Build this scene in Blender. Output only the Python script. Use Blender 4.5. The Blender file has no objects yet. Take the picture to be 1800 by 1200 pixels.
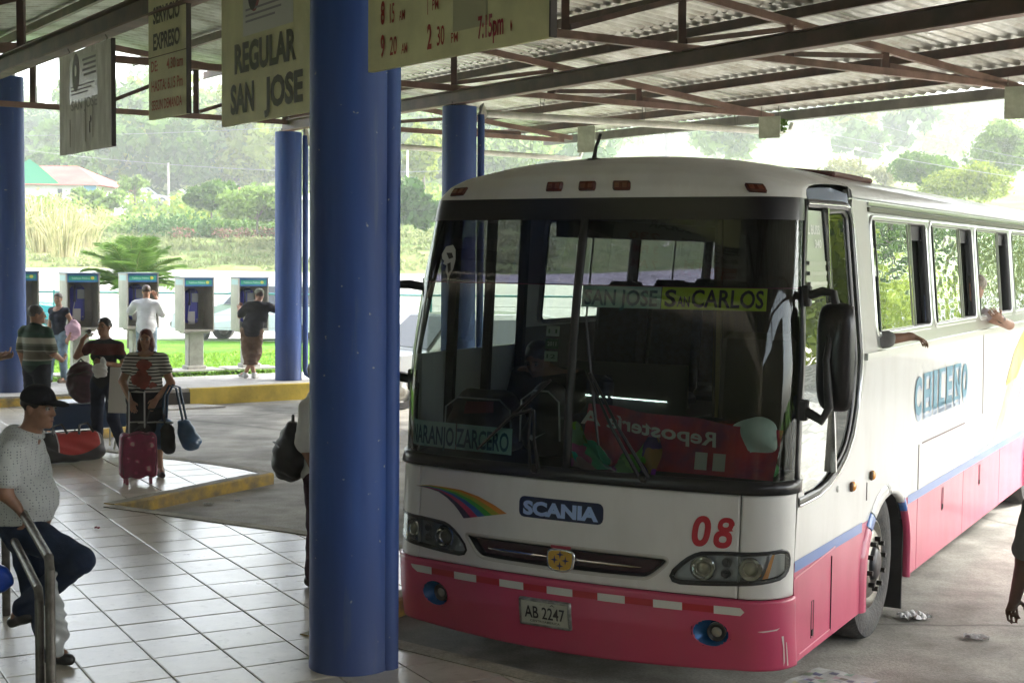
import bpy, math, random, time
import numpy as np
from mathutils import Vector, Matrix
T0 = time.time()
R = math.radians
random.seed(4)
rng = np.random.default_rng(7)
sc = bpy.context.scene
C = sc.collection
# ------------------------------------------------------------ camera, world, sun, exposure
cam_d = bpy.data.cameras.new('camera'); cam = bpy.data.objects.new('camera', cam_d); C.objects.link(cam)
cam_d.sensor_width = 36.0; cam_d.lens = 36.0 * 2500 / 1800
cam_d.clip_end = 3000; cam_d.clip_start = 0.05
CAMP = np.array([0, 0, 2.5])
PITCH = math.atan(151 / 2500.); ROLL = 0.0095
_fw = np.array([0, math.cos(PITCH), -math.sin(PITCH)]); _r0 = np.array([1., 0, 0]); _u0 = np.cross(_r0, _fw)
_R = math.cos(ROLL) * _r0 + math.sin(ROLL) * _u0
_U = -math.sin(ROLL) * _r0 + math.cos(ROLL) * _u0
cam.matrix_world = Matrix(((_R[0], _U[0], -_fw[0], 0), (_R[1], _U[1], -_fw[1], 0), (_R[2], _U[2], -_fw[2], 2.5), (0, 0, 0, 1)))
sc.camera = cam
world = bpy.data.worlds.new('World'); sc.world = world; world.use_nodes = True
wn = world.node_tree.nodes; wl = world.node_tree.links
sky = wn.new('ShaderNodeTexSky'); sky.sky_type = 'NISHITA'; sky.sun_disc = False
SUN_EL, SUN_AZ = R(35), R(65)          # azimuth from +Y towards +X
sky.sun_elevation = SUN_EL; sky.sun_rotation = SUN_AZ
sky.dust_density = 4.0; sky.air_density = 1.0; sky.ozone_density = 1.0; sky.altitude = 600
wn['Background'].inputs[1].default_value = 0.15
hsv = wn.new('ShaderNodeHueSaturation'); hsv.inputs['Saturation'].default_value = .35; wl.new(sky.outputs[0], hsv.inputs['Color'])     # thin overcast: paler than a clear sky
wl.new(hsv.outputs[0], wn['Background'].inputs[0])
sun_d = bpy.data.lights.new('sun', 'SUN'); sun = bpy.data.objects.new('sun', sun_d); C.objects.link(sun)
sun_d.energy = 1.5; sun_d.angle = R(12); sun_d.color = (1.0, 0.96, 0.9)
_sd = Vector((math.sin(SUN_AZ) * math.cos(SUN_EL), math.cos(SUN_AZ) * math.cos(SUN_EL), math.sin(SUN_EL)))
sun.rotation_euler = _sd.to_track_quat('Z', 'Y').to_euler(); sun.location = (20, 20, 30)
sc.view_settings.view_transform = 'Standard'; sc.view_settings.look = 'None'
sc.view_settings.exposure = 3.1; sc.view_settings.gamma = 1.0; sc.view_settings.use_curve_mapping = False
sc.render.engine = 'CYCLES'
sc.cycles.use_denoising = True
sc.cycles.max_bounces = 7; sc.cycles.diffuse_bounces = 4; sc.cycles.glossy_bounces = 4
sc.cycles.transparent_max_bounces = 14; sc.cycles.transmission_bounces = 4
sc.cycles.sample_clamp_indirect = 6.0

# ------------------------------------------------------------ helpers
def ray(x, y): return _fw + (x - 900) / 2500. * _R + (600 - y) / 2500. * _U
def onz(x, y, z):
    d = ray(x, y); return CAMP + d * ((z - 2.5) / d[2])
def ony(x, y, Y):
    d = ray(x, y); return CAMP + d * (Y / d[1])

def srgb(h):
    h = h.lstrip('#'); c = [int(h[i:i + 2], 16) / 255 for i in (0, 2, 4)]
    return tuple(((v + .055) / 1.055) ** 2.4 if v > .04045 else v / 12.92 for v in c)

MATS = {}
def mat(name, col, rough=.6, metal=0., spec=.5, var=0., vscale=4., vcol=None, bump=0., bscale=30., objvar=0., coat=0., trans=0., stretch=None, emit=None, detail=4.0):
    """procedural material: base colour, patchy variation (var, vcol), bump, per-object variation"""
    if name in MATS: return MATS[name]
    m = bpy.data.materials.new(name); m.use_nodes = True
    n, l = m.node_tree.nodes, m.node_tree.links
    b = n['Principled BSDF']
    b.inputs['Base Color'].default_value = (*col, 1); b.inputs['Roughness'].default_value = rough
    b.inputs['Metallic'].default_value = metal; b.inputs['Specular IOR Level'].default_value = spec
    b.inputs['Coat Weight'].default_value = coat; b.inputs['Transmission Weight'].default_value = trans
    if emit: b.inputs['Emission Color'].default_value = (*emit[0], 1); b.inputs['Emission Strength'].default_value = emit[1]
    tc = n.new('ShaderNodeTexCoord'); vec = tc.outputs['Object']
    if stretch:
        mp = n.new('ShaderNodeMapping'); mp.inputs['Scale'].default_value = stretch; l.new(vec, mp.inputs[0]); vec = mp.outputs[0]
    csock = None
    if var > 0:
        nz = n.new('ShaderNodeTexNoise'); nz.inputs['Scale'].default_value = vscale; nz.inputs['Detail'].default_value = detail; nz.inputs['Roughness'].default_value = .6
        l.new(vec, nz.inputs['Vector'])
        rp = n.new('ShaderNodeValToRGB'); rp.color_ramp.elements[0].position = .35; rp.color_ramp.elements[1].position = .65
        vc = vcol if vcol else tuple(c * (1 - var) for c in col)
        hi = tuple(min(1, c * (1 + var * .35)) for c in col)
        rp.color_ramp.elements[0].color = (*vc, 1); rp.color_ramp.elements[1].color = (*hi, 1)
        l.new(nz.outputs['Fac'], rp.inputs[0]); csock = rp.outputs[0]
        l.new(csock, b.inputs['Base Color'])
    if objvar > 0:
        oi = n.new('ShaderNodeObjectInfo'); hs = n.new('ShaderNodeHueSaturation')
        mr = n.new('ShaderNodeMapRange'); mr.inputs[3].default_value = 1 - objvar; mr.inputs[4].default_value = 1 + objvar
        l.new(oi.outputs['Random'], mr.inputs[0]); l.new(mr.outputs[0], hs.inputs['Value'])
        if csock: l.new(csock, hs.inputs['Color'])
        else: hs.inputs['Color'].default_value = (*col, 1)
        l.new(hs.outputs[0], b.inputs['Base Color'])
    if bump > 0:
        nb = n.new('ShaderNodeTexNoise'); nb.inputs['Scale'].default_value = bscale; nb.inputs['Detail'].default_value = 3
        l.new(vec, nb.inputs['Vector'])
        bp = n.new('ShaderNodeBump'); bp.inputs['Strength'].default_value = bump; bp.inputs['Distance'].default_value = .02
        l.new(nb.outputs['Fac'], bp.inputs['Height']); l.new(bp.outputs[0], b.inputs['Normal'])
    MATS[name] = m
    return m

def link(o, parent=None):
    C.objects.link(o)
    if parent is not None: o.parent = parent
    return o
def tag(o, label=None, cat=None, group=None, kind=None):
    if label: o['label'] = label
    if cat: o['category'] = cat
    if group: o['group'] = group
    if kind: o['kind'] = kind
    return o
def empty(name, loc=(0, 0, 0), rz=0., label=None, cat=None, group=None):
    o = bpy.data.objects.new(name, None); o.location = loc; o.rotation_euler = (0, 0, rz); C.objects.link(o)
    return tag(o, label, cat, group)
def mesh_obj(name, V, F, m, parent=None, smooth=False, loc=None, rz=None):
    me = bpy.data.meshes.new(name)
    V = [tuple(v) for v in V] if not isinstance(V, np.ndarray) else V.tolist()
    F = F.tolist() if isinstance(F, np.ndarray) else F
    me.from_pydata(V, [], F); me.update()
    ms = m if isinstance(m, (list, tuple)) else [m]
    for x in ms: me.materials.append(x)
    if smooth: me.polygons.foreach_set('use_smooth', [True] * len(me.polygons))
    o = bpy.data.objects.new(name, me); link(o, parent)
    if loc is not None: o.location = loc
    if rz is not None: o.rotation_euler = (0, 0, rz)
    return o
def copy_tree(o, parent=None):
    c = o.copy(); C.objects.link(c); c.parent = parent
    for ch in list(o.children): copy_tree(ch, c)
    return c

class MB:
    """collects shapes, builds ONE mesh object"""
    def __init__(s): s.v = []; s.f = []; s.mi = []; s.cur = 0
    def add(s, V, F):
        k = len(s.v); s.v += [tuple(map(float, v)) for v in V]; s.f += [tuple(int(i) + k for i in f) for f in F]; s.mi += [s.cur] * len(F); return s
    def box(s, c, size, rz=0., rx=0., ry=0., bev=0.):
        hx, hy, hz = size[0] / 2, size[1] / 2, size[2] / 2
        M = Matrix.Rotation(rz, 3, 'Z') @ Matrix.Rotation(ry, 3, 'Y') @ Matrix.Rotation(rx, 3, 'X')
        if bev <= 0:
            P = [(-hx, -hy, -hz), (hx, -hy, -hz), (hx, hy, -hz), (-hx, hy, -hz), (-hx, -hy, hz), (hx, -hy, hz), (hx, hy, hz), (-hx, hy, hz)]
            F = [(0, 3, 2, 1), (4, 5, 6, 7), (0, 1, 5, 4), (1, 2, 6, 5), (2, 3, 7, 6), (3, 0, 4, 7)]
        else:
            b = min(bev, hx * .9, hy * .9, hz * .9); P = []
            ring = lambda a, c_, z: [(-a, -c_ + b, z), (-a + b, -c_, z), (a - b, -c_, z), (a, -c_ + b, z), (a, c_ - b, z), (a - b, c_, z), (-a + b, c_, z), (-a, c_ - b, z)]
            P += ring(hx - b * .7, hy - b * .7, -hz); P += ring(hx, hy, -hz + b); P += ring(hx, hy, hz - b); P += ring(hx - b * .7, hy - b * .7, hz)
            F = [tuple(range(7, -1, -1)), tuple(range(24, 32))]
            for r_ in range(3):
                for i in range(8): j = (i + 1) % 8; F.append((r_ * 8 + i, r_ * 8 + j, r_ * 8 + 8 + j, r_ * 8 + 8 + i))
        P = [M @ Vector(p) + Vector(c) for p in P]
        return s.add(P, F)
    def bar(s, p0, p1, w, h, up=(0, 0, 1)):
        p0, p1 = Vector(p0), Vector(p1); d = (p1 - p0).normalized(); u = Vector(up)
        sd = d.cross(u)
        if sd.length < 1e-4: sd = d.cross(Vector((1, 0, 0)))
        sd.normalize(); u = sd.cross(d)
        P = []
        for p in (p0, p1):
            for a, b in ((-1, -1), (1, -1), (1, 1), (-1, 1)): P.append(p + sd * a * w / 2 + u * b * h / 2)
        return s.add(P, [(0, 1, 2, 3), (7, 6, 5, 4), (0, 4, 5, 1), (1, 5, 6, 2), (2, 6, 7, 3), (3, 7, 4, 0)])
    def tube(s, pts, r, n=8, cap=True, sq=1.0):
        pts = [Vector(p) for p in pts]; rs = r if isinstance(r, (list, tuple)) else [r] * len(pts)
        P = []; ref = None
        for i, p in enumerate(pts):
            d = (pts[min(i + 1, len(pts) - 1)] - pts[max(i - 1, 0)]).normalized()
            if ref is None:
                ref = d.cross(Vector((0, 0, 1)))
                if ref.length < .1: ref = d.cross(Vector((1, 0, 0)))
            sd = (ref - d * ref.dot(d)).normalized(); ref = sd; u = d.cross(sd)
            for k in range(n):
                a = 2 * math.pi * k / n; P.append(p + (sd * math.cos(a) + u * math.sin(a) * sq) * rs[i])
        F = []
        for i in range(len(pts) - 1):
            for k in range(n): j = (k + 1) % n; F.append((i * n + k, i * n + j, (i + 1) * n + j, (i + 1) * n + k))
        if cap: F.append(tuple(range(n - 1, -1, -1))); F.append(tuple(range((len(pts) - 1) * n, len(pts) * n)))
        return s.add(P, F)
    def cyl(s, p0, p1, r, n=16): return s.tube([p0, p1], r, n)
    def lathe(s, c, prof, n=24, axis='z'):
        P = []; F = []
        for r_, h in prof:
            for k in range(n):
                a = 2 * math.pi * k / n; x, y = r_ * math.cos(a), r_ * math.sin(a)
                q = (x, y, h) if axis == 'z' else ((h, x, y) if axis == 'x' else (x, h, y))
                P.append((c[0] + q[0], c[1] + q[1], c[2] + q[2]))
        for i in range(len(prof) - 1):
            for k in range(n): j = (k + 1) % n; F.append((i * n + k, i * n + j, (i + 1) * n + j, (i + 1) * n + k))
        return s.add(P, F)
    def prism(s, poly, z0, z1):
        n = len(poly); P = [(x, y, z0) for x, y in poly] + [(x, y, z1) for x, y in poly]
        F = [tuple(range(n - 1, -1, -1)), tuple(range(n, 2 * n))] + [(i, (i + 1) % n, n + (i + 1) % n, n + i) for i in range(n)]
        return s.add(P, F)
    def grid(s, fn, nu, nv):
        P = [fn(i / nu, j / nv) for j in range(nv + 1) for i in range(nu + 1)]
        F = [(j * (nu + 1) + i, j * (nu + 1) + i + 1, (j + 1) * (nu + 1) + i + 1, (j + 1) * (nu + 1) + i) for j in range(nv) for i in range(nu)]
        return s.add(P, F)
    def ball(s, c, r, n=10, m=7):
        r = (r, r, r) if not isinstance(r, (tuple, list)) else r
        P = []; F = []
        for i in range(m + 1):
            t = math.pi * i / m
            for k in range(n): a = 2 * math.pi * k / n; P.append((c[0] + r[0] * math.sin(t) * math.cos(a), c[1] + r[1] * math.sin(t) * math.sin(a), c[2] - r[2] * math.cos(t)))
        for i in range(m):
            for k in range(n): j = (k + 1) % n; F.append((i * n + k, i * n + j, (i + 1) * n + j, (i + 1) * n + k))
        return s.add(P, F)
    def xform(s, M):
        s.v = [tuple(M @ Vector(p)) for p in s.v]; return s
    def build(s, name, m, parent=None, smooth=False, loc=None, rz=None):
        o = mesh_obj(name, s.v, s.f, m, parent, smooth, loc, rz)
        if isinstance(m, (list, tuple)): o.data.polygons.foreach_set('material_index', s.mi)
        if smooth == 'auto' or smooth:
            try: o.data.set_sharp_from_angle(angle=R(40))
            except Exception: pass
        return o

_TXT = {}
def text2d(s, bold=0.0, res=3):
    """flat text -> (verts Nx2 with height of capitals = 1, faces)"""
    k = (s, bold)
    if k in _TXT: return _TXT[k]
    cu = bpy.data.curves.new('t', 'FONT'); cu.body = s; cu.size = 1.38; cu.offset = bold; cu.resolution_u = res; cu.fill_mode = 'FRONT'
    o = bpy.data.objects.new('t', cu); C.objects.link(o)
    dg = bpy.context.evaluated_depsgraph_get(); me = bpy.data.meshes.new_from_object(o.evaluated_get(dg))
    V = np.array([(v.co.x, v.co.y) for v in me.vertices]); F = [tuple(p.vertices) for p in me.polygons]
    bpy.data.objects.remove(o); bpy.data.curves.remove(cu); bpy.data.meshes.remove(me)
    if len(V): V[:, 0] -= V[:, 0].min()
    _TXT[k] = (V, F); return V, F
def text_on(mb, s, fn, x, y, w, h, bold=0.0, shear=0., mirror=False):
    """text fitted into width w / cap height h with its lower left at (x,y); fn maps 2d -> 3d"""
    V, F = text2d(s, bold)
    if not len(V): return
    W = V[:, 0].max(); X = V[:, 0] / W * w; Y = V[:, 1] * h; X = X + shear * Y
    if mirror: X = w - X
    mb.add([fn(x + a, y + b) for a, b in zip(X, Y)], F)

def clip_convex(poly, conv):
    out = list(poly); n = len(conv)
    for i in range(n):
        a, b = conv[i], conv[(i + 1) % n]; inp = out; out = []
        sd = lambda p: (b[0] - a[0]) * (p[1] - a[1]) - (b[1] - a[1]) * (p[0] - a[0])
        for j in range(len(inp)):
            p, q = inp[j], inp[(j + 1) % len(inp)]; sp, sq = sd(p), sd(q)
            if sp >= 0: out.append(p)
            if (sp >= 0) != (sq >= 0):
                t = sp / (sp - sq); out.append((p[0] + (q[0] - p[0]) * t, p[1] + (q[1] - p[1]) * t))
        if len(out) < 3: return []
    return out
def area(p): return .5 * sum(p[i][0] * p[(i + 1) % len(p)][1] - p[(i + 1) % len(p)][0] * p[i][1] for i in range(len(p)))
# ------------------------------------------------------------ smooth implicit bodies (surface nets)
class SDF:
    def __init__(s, lo, hi, h):
        s.lo = np.array(lo, np.float32); s.h = h; s.n = np.maximum(4, np.ceil((np.array(hi) - s.lo) / h).astype(int) + 1)
        s.f = np.full(s.n, 1.0, np.float32); s.ax = [s.lo[i] + h * np.arange(s.n[i], dtype=np.float32) for i in range(3)]
    def _sub(s, lo, hi):
        i0 = np.clip(np.floor((np.array(lo) - s.lo) / s.h).astype(int), 0, s.n - 1); i1 = np.clip(np.ceil((np.array(hi) - s.lo) / s.h).astype(int) + 1, 1, s.n)
        sl = tuple(slice(a, b) for a, b in zip(i0, i1))
        X, Y, Z = (s.ax[k][sl[k]] for k in range(3))
        return sl, X[:, None, None], Y[None, :, None], Z[None, None, :]
    def _comb(s, sl, d, k, sub=False):
        a = s.f[sl]
        if a.size == 0: return
        if sub:
            s.f[sl] = np.maximum(a, -d) if k <= 0 else -((lambda p, q: np.minimum(p, q) - np.maximum(k - np.abs(p - q), 0) ** 2 / (4 * k))(-a, d)); return
        if k <= 0: s.f[sl] = np.minimum(a, d)
        else: s.f[sl] = np.minimum(a, d) - np.maximum(k - np.abs(a - d), 0) ** 2 / (4 * k)
    def cap(s, a, b, ra, rb, k=.02, sq=None):
        a = np.array(a, np.float32); b = np.array(b, np.float32); m = max(ra, rb) + 2 * k + 3 * s.h
        sl, X, Y, Z = s._sub(np.minimum(a, b) - m, np.maximum(a, b) + m)
        ba = b - a; L = float(ba @ ba) + 1e-9
        px, py, pz = X - a[0], Y - a[1], Z - a[2]
        t = np.clip((px * ba[0] + py * ba[1] + pz * ba[2]) / L, 0, 1)
        d = np.sqrt((px - t * ba[0]) ** 2 + (py - t * ba[1]) ** 2 + (pz - t * ba[2]) ** 2) - (ra + (rb - ra) * t)
        s._comb(sl, d, k)
    def chain(s, pts, rs, k=.02):
        for i in range(len(pts) - 1): s.cap(pts[i], pts[i + 1], rs[i], rs[i + 1], k)
    def ell(s, c, r, k=.02, M=None, sub=False):
        c = np.array(c, np.float32); r = np.array(r, np.float32); m = float(r.max()) + 2 * k + 3 * s.h
        sl, X, Y, Z = s._sub(c - m, c + m); x, y, z = X - c[0], Y - c[1], Z - c[2]
        if M is not None:
            M = np.array(M, np.float32); x, y, z = (M[0][i] * x + M[1][i] * y + M[2][i] * z for i in range(3))
        k0 = np.sqrt((x / r[0]) ** 2 + (y / r[1]) ** 2 + (z / r[2]) ** 2); k1 = np.sqrt((x / r[0] ** 2) ** 2 + (y / r[1] ** 2) ** 2 + (z / r[2] ** 2) ** 2) + 1e-6
        s._comb(sl, k0 * (k0 - 1) / k1, k, sub)
    def cut(s, p, nrm):
        """removes the side the normal points to"""
        n_ = np.array(nrm, np.float32); n_ /= np.linalg.norm(n_)
        X, Y, Z = s.ax[0][:, None, None], s.ax[1][None, :, None], s.ax[2][None, None, :]
        s.f = np.maximum(s.f, (X - p[0]) * n_[0] + (Y - p[1]) * n_[1] + (Z - p[2]) * n_[2])
    def folds(s, amp, fn=None, sc=1.):
        X, Y, Z = s.ax[0][:, None, None], s.ax[1][None, :, None], s.ax[2][None, None, :]
        w = np.sin(23 * sc * X + 7 * np.sin(9 * Z * sc + 4 * Y)) * np.sin(19 * sc * Y + 5 * np.sin(11 * Z * sc + 3 * X) + 1.3) + .6 * np.sin(37 * sc * Z + 21 * X * sc + 3 * np.sin(17 * Y * sc))
        s.f = s.f + amp * w.astype(np.float32)
    def mesh(s):
        f = s.f; n = s.n
        f = f.copy(); f[0], f[-1], f[:, 0], f[:, -1], f[:, :, 0], f[:, :, -1] = 1, 1, 1, 1, 1, 1
        ins = f < 0
        c = np.zeros(tuple(n - 1), np.int8)
        for i in (0, 1):
            for j in (0, 1):
                for k in (0, 1): c += ins[i:n[0] - 1 + i, j:n[1] - 1 + j, k:n[2] - 1 + k]
        act = (c > 0) & (c < 8); I = np.argwhere(act); idx = np.full(act.shape, -1, np.int64); idx[act] = np.arange(len(I))
        if not len(I): return np.zeros((0, 3)), np.zeros((0, 4), int)
        cor = {}
        for i in (0, 1):
            for j in (0, 1):
                for k in (0, 1): cor[i, j, k] = f[I[:, 0] + i, I[:, 1] + j, I[:, 2] + k]
        S = np.zeros((len(I), 3)); N = np.zeros(len(I))
        for a in range(3):
            for u in (0, 1):
                for v in (0, 1):
                    p = [u, v]; p.insert(a, 0); q = [u, v]; q.insert(a, 1); A, B = cor[tuple(p)], cor[tuple(q)]
                    m = (A < 0) != (B < 0); t = np.where(m, A / (A - B + 1e-12), 0)
                    P = np.tile(np.array(p, float), (len(I), 1)); P[:, a] = t; S[m] += P[m]; N[m] += 1
        V = (I + S / N[:, None]) * s.h + s.lo
        F = []
        for a in range(3):
            b, c_ = (a + 1) % 3, (a + 2) % 3
            sl0 = [slice(None)] * 3; sl1 = [slice(None)] * 3; sl0[a] = slice(0, n[a] - 1); sl1[a] = slice(1, n[a])
            for d in (b, c_): sl0[d] = slice(1, n[d] - 1); sl1[d] = slice(1, n[d] - 1)
            A, B = ins[tuple(sl0)], ins[tuple(sl1)]; m = A != B; E = np.argwhere(m)
            if not len(E): continue
            off = np.zeros(3, int); off[b] = 1; off[c_] = 1; E = E + off; fl = A[m]
            eb = np.zeros(3, int); eb[b] = 1; ec = np.zeros(3, int); ec[c_] = 1
            g = lambda Q: idx[Q[:, 0], Q[:, 1], Q[:, 2]]
            q = np.stack([g(E), g(E - eb), g(E - eb - ec), g(E - ec)], 1); q[~fl] = q[~fl][:, ::-1]; F.append(q)
        F = np.concatenate(F); F = F[(F >= 0).all(1)]
        return V, F
    def obj(s, name, m, parent=None):
        V, F = s.mesh(); return mesh_obj(name, V, F, m, parent, True)

def rotz(a): c, s = math.cos(a), math.sin(a); return np.array([[c, -s, 0], [s, c, 0], [0, 0, 1.]])
def rotx(a): c, s = math.cos(a), math.sin(a); return np.array([[1, 0, 0], [0, c, -s], [0, s, c.real]])
def roty(a): c, s = math.cos(a), math.sin(a); return np.array([[c, 0, s], [0, 1, 0], [-s, 0, c]])
# ------------------------------------------------------------ building frame (a along the row, b across)
def AB(a, b, z=0.): return Vector((-.557 * a + .8305 * b, .8305 * a + .557 * b, z))
def ABxy(a, b): v = AB(a, b); return (v.x, v.y)
ANG_B = math.atan2(.557, .8305)

# ------------------------------------------------------------ ground sheets
def concrete(name, col, dark, scale=1.2, rough=.85, crack=True, spots=.5):
    m = bpy.data.materials.new(name); m.use_nodes = True; n, l = m.node_tree.nodes, m.node_tree.links; b = n['Principled BSDF']
    tc = n.new('ShaderNodeTexCoord')
    n1 = n.new('ShaderNodeTexNoise'); n1.inputs['Scale'].default_value = scale; n1.inputs['Detail'].default_value = 8; n1.inputs['Roughness'].default_value = .65; l.new(tc.outputs['Object'], n1.inputs['Vector'])
    r1 = n.new('ShaderNodeValToRGB'); r1.color_ramp.elements[0].position = .34; r1.color_ramp.elements[1].position = .62
    r1.color_ramp.elements[0].color = (*dark, 1); r1.color_ramp.elements[1].color = (*col, 1); l.new(n1.outputs['Fac'], r1.inputs[0])
    n2 = n.new('ShaderNodeTexNoise'); n2.inputs['Scale'].default_value = scale * .32; n2.inputs['Detail'].default_value = 6; l.new(tc.outputs['Object'], n2.inputs['Vector'])
    r2 = n.new('ShaderNodeValToRGB'); r2.color_ramp.elements[0].position = .36; r2.color_ramp.elements[1].position = .52
    s_ = 1 - spots; r2.color_ramp.elements[0].color = (s_, s_, s_ * .97, 1); r2.color_ramp.elements[1].color = (1, 1, 1, 1); l.new(n2.outputs['Fac'], r2.inputs[0])
    mx = n.new('ShaderNodeMix'); mx.data_type = 'RGBA'; mx.blend_type = 'MULTIPLY'; mx.inputs[0].default_value = 1
    l.new(r1.outputs[0], mx.inputs[6]); l.new(r2.outputs[0], mx.inputs[7]); out = mx.outputs[2]
    n3 = n.new('ShaderNodeTexNoise'); n3.inputs['Scale'].default_value = 60; n3.inputs['Detail'].default_value = 3; l.new(tc.outputs['Object'], n3.inputs['Vector'])
    r3 = n.new('ShaderNodeValToRGB'); r3.color_ramp.elements[0].position = .38; r3.color_ramp.elements[1].position = .6; r3.color_ramp.elements[0].color = (.72, .72, .72, 1)
    l.new(n3.outputs['Fac'], r3.inputs[0])
    m3 = n.new('ShaderNodeMix'); m3.data_type = 'RGBA'; m3.blend_type = 'MULTIPLY'; m3.inputs[0].default_value = .8; l.new(out, m3.inputs[6]); l.new(r3.outputs[0], m3.inputs[7]); out = m3.outputs[2]
    if crack:
        vo = n.new('ShaderNodeTexVoronoi'); vo.feature = 'DISTANCE_TO_EDGE'; vo.inputs['Scale'].default_value = .22
        n4 = n.new('ShaderNodeTexNoise'); n4.inputs['Scale'].default_value = 1.3; n4.inputs['Detail'].default_value = 6; l.new(tc.outputs['Object'], n4.inputs['Vector'])
        mv = n.new('ShaderNodeMix'); mv.data_type = 'VECTOR'; mv.inputs[0].default_value = .22; l.new(tc.outputs['Object'], mv.inputs[4]); l.new(n4.outputs['Color'], mv.inputs[5])
        l.new(mv.outputs[1], vo.inputs['Vector'])
        r4 = n.new('ShaderNodeValToRGB'); r4.color_ramp.elements[0].position = .0; r4.color_ramp.elements[1].position = .006; r4.color_ramp.elements[0].color = (.35, .34, .32, 1)
        l.new(vo.outputs[0], r4.inputs[0])
        m4 = n.new('ShaderNodeMix'); m4.data_type = 'RGBA'; m4.blend_type = 'MULTIPLY'; m4.inputs[0].default_value = .8; l.new(out, m4.inputs[6]); l.new(r4.outputs[0], m4.inputs[7]); out = m4.outputs[2]
    l.new(out, b.inputs['Base Color']); b.inputs['Roughness'].default_value = rough
    bp = n.new('ShaderNodeBump'); bp.inputs['Strength'].default_value = .35; bp.inputs['Distance'].default_value = .01; l.new(n3.outputs['Fac'], bp.inputs['Height']); l.new(bp.outputs[0], b.inputs['Normal'])
    return m
M_ROAD = concrete('bay_concrete', (.44, .42, .37), (.25, .235, .20), 1.9, .8, True, .55)
M_WALK = concrete('sidewalk_concrete', (.5, .48, .44), (.38, .36, .33), 2.5, .8, False, .2)
M_KERB = concrete('kerb_concrete', (.36, .33, .25), (.2, .18, .13), 5, .8, False, .4)
M_YEL = mat('yellow_kerb_paint', (.50, .33, .05), .7, var=.6, vscale=5, vcol=(.25, .2, .1), bump=.3, bscale=20)
M_YELF = mat('yellow_kerb_paint_fresh', (.62, .46, .06), .7, var=.25, vscale=3, bump=.2, bscale=20)
M_GROUT = mat('grout', (.20, .18, .15), .9)

def road_z(x, y=0.): t = max(0., min(1., (x + .2) / 2.0)); return -.09 * t * t * (3 - 2 * t)
_rx = [-40, -1, -.2] + [-.2 + .2 * i for i in range(1, 11)] + [3, 34]
road = MB().add([(x, y, road_z(x)) for x in _rx for y in (-12, 31)], [(2 * i, 2 * i + 2, 2 * i + 3, 2 * i + 1) for i in range(len(_rx) - 1)]).build('road', M_ROAD); tag(road, kind='structure', label='worn grey concrete of the bus bays and lane')

TIP = lambda k: np.array([-1.31 - 2.42 * k, 8.78 + 4.5 * k])
TDIR = np.array([.487, .873]); TIP0X = (-1.13, 9.02)      # inner corner of the bay the bus stands in
def tongue(k):
    """platform tongue between bay k and bay k+1, convex polygon"""
    a, b = TIP(k), TIP(k + 1); E = a + TDIR * 2.35
    o = TIP(k) - TIP(1)
    mid = [(-2.87, 15.68), (-3.30, 16.02), (-3.80, 16.35), (-4.3, 16.68)]
    if k == 0: pts = [tuple(a), TIP0X, tuple(E)] + [(x + o[0], y + o[1]) for x, y in mid] + [tuple(b)]; return pts
    if k == -1: return [tuple(a), tuple(E)] + [(x + o[0], y + o[1]) for x, y in mid] + [TIP0X, tuple(b)]
    pts = [tuple(a), tuple(E)] + [(x + o[0], y + o[1]) for x, y in mid] + [tuple(b)]
    return pts
EDGE = [TIP(k) for k in range(-2, 5)]
main_poly = [tuple(TIP(-2)), tuple(TIP(4)), (-22, TIP(4)[1]), (-22, -8), (TIP(-2)[0], -8)]
convs = [main_poly] + [tongue(k) for k in range(-2, 4)]
convs = [p if area(p) > 0 else p[::-1] for p in convs]
pb = MB()
for p in convs: pb.prism(p, -.05, .112)
platform = pb.build('platform_floor', [M_GROUT]); tag(platform, kind='structure', label='boarding platform floor laid with pale square tiles')

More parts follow.
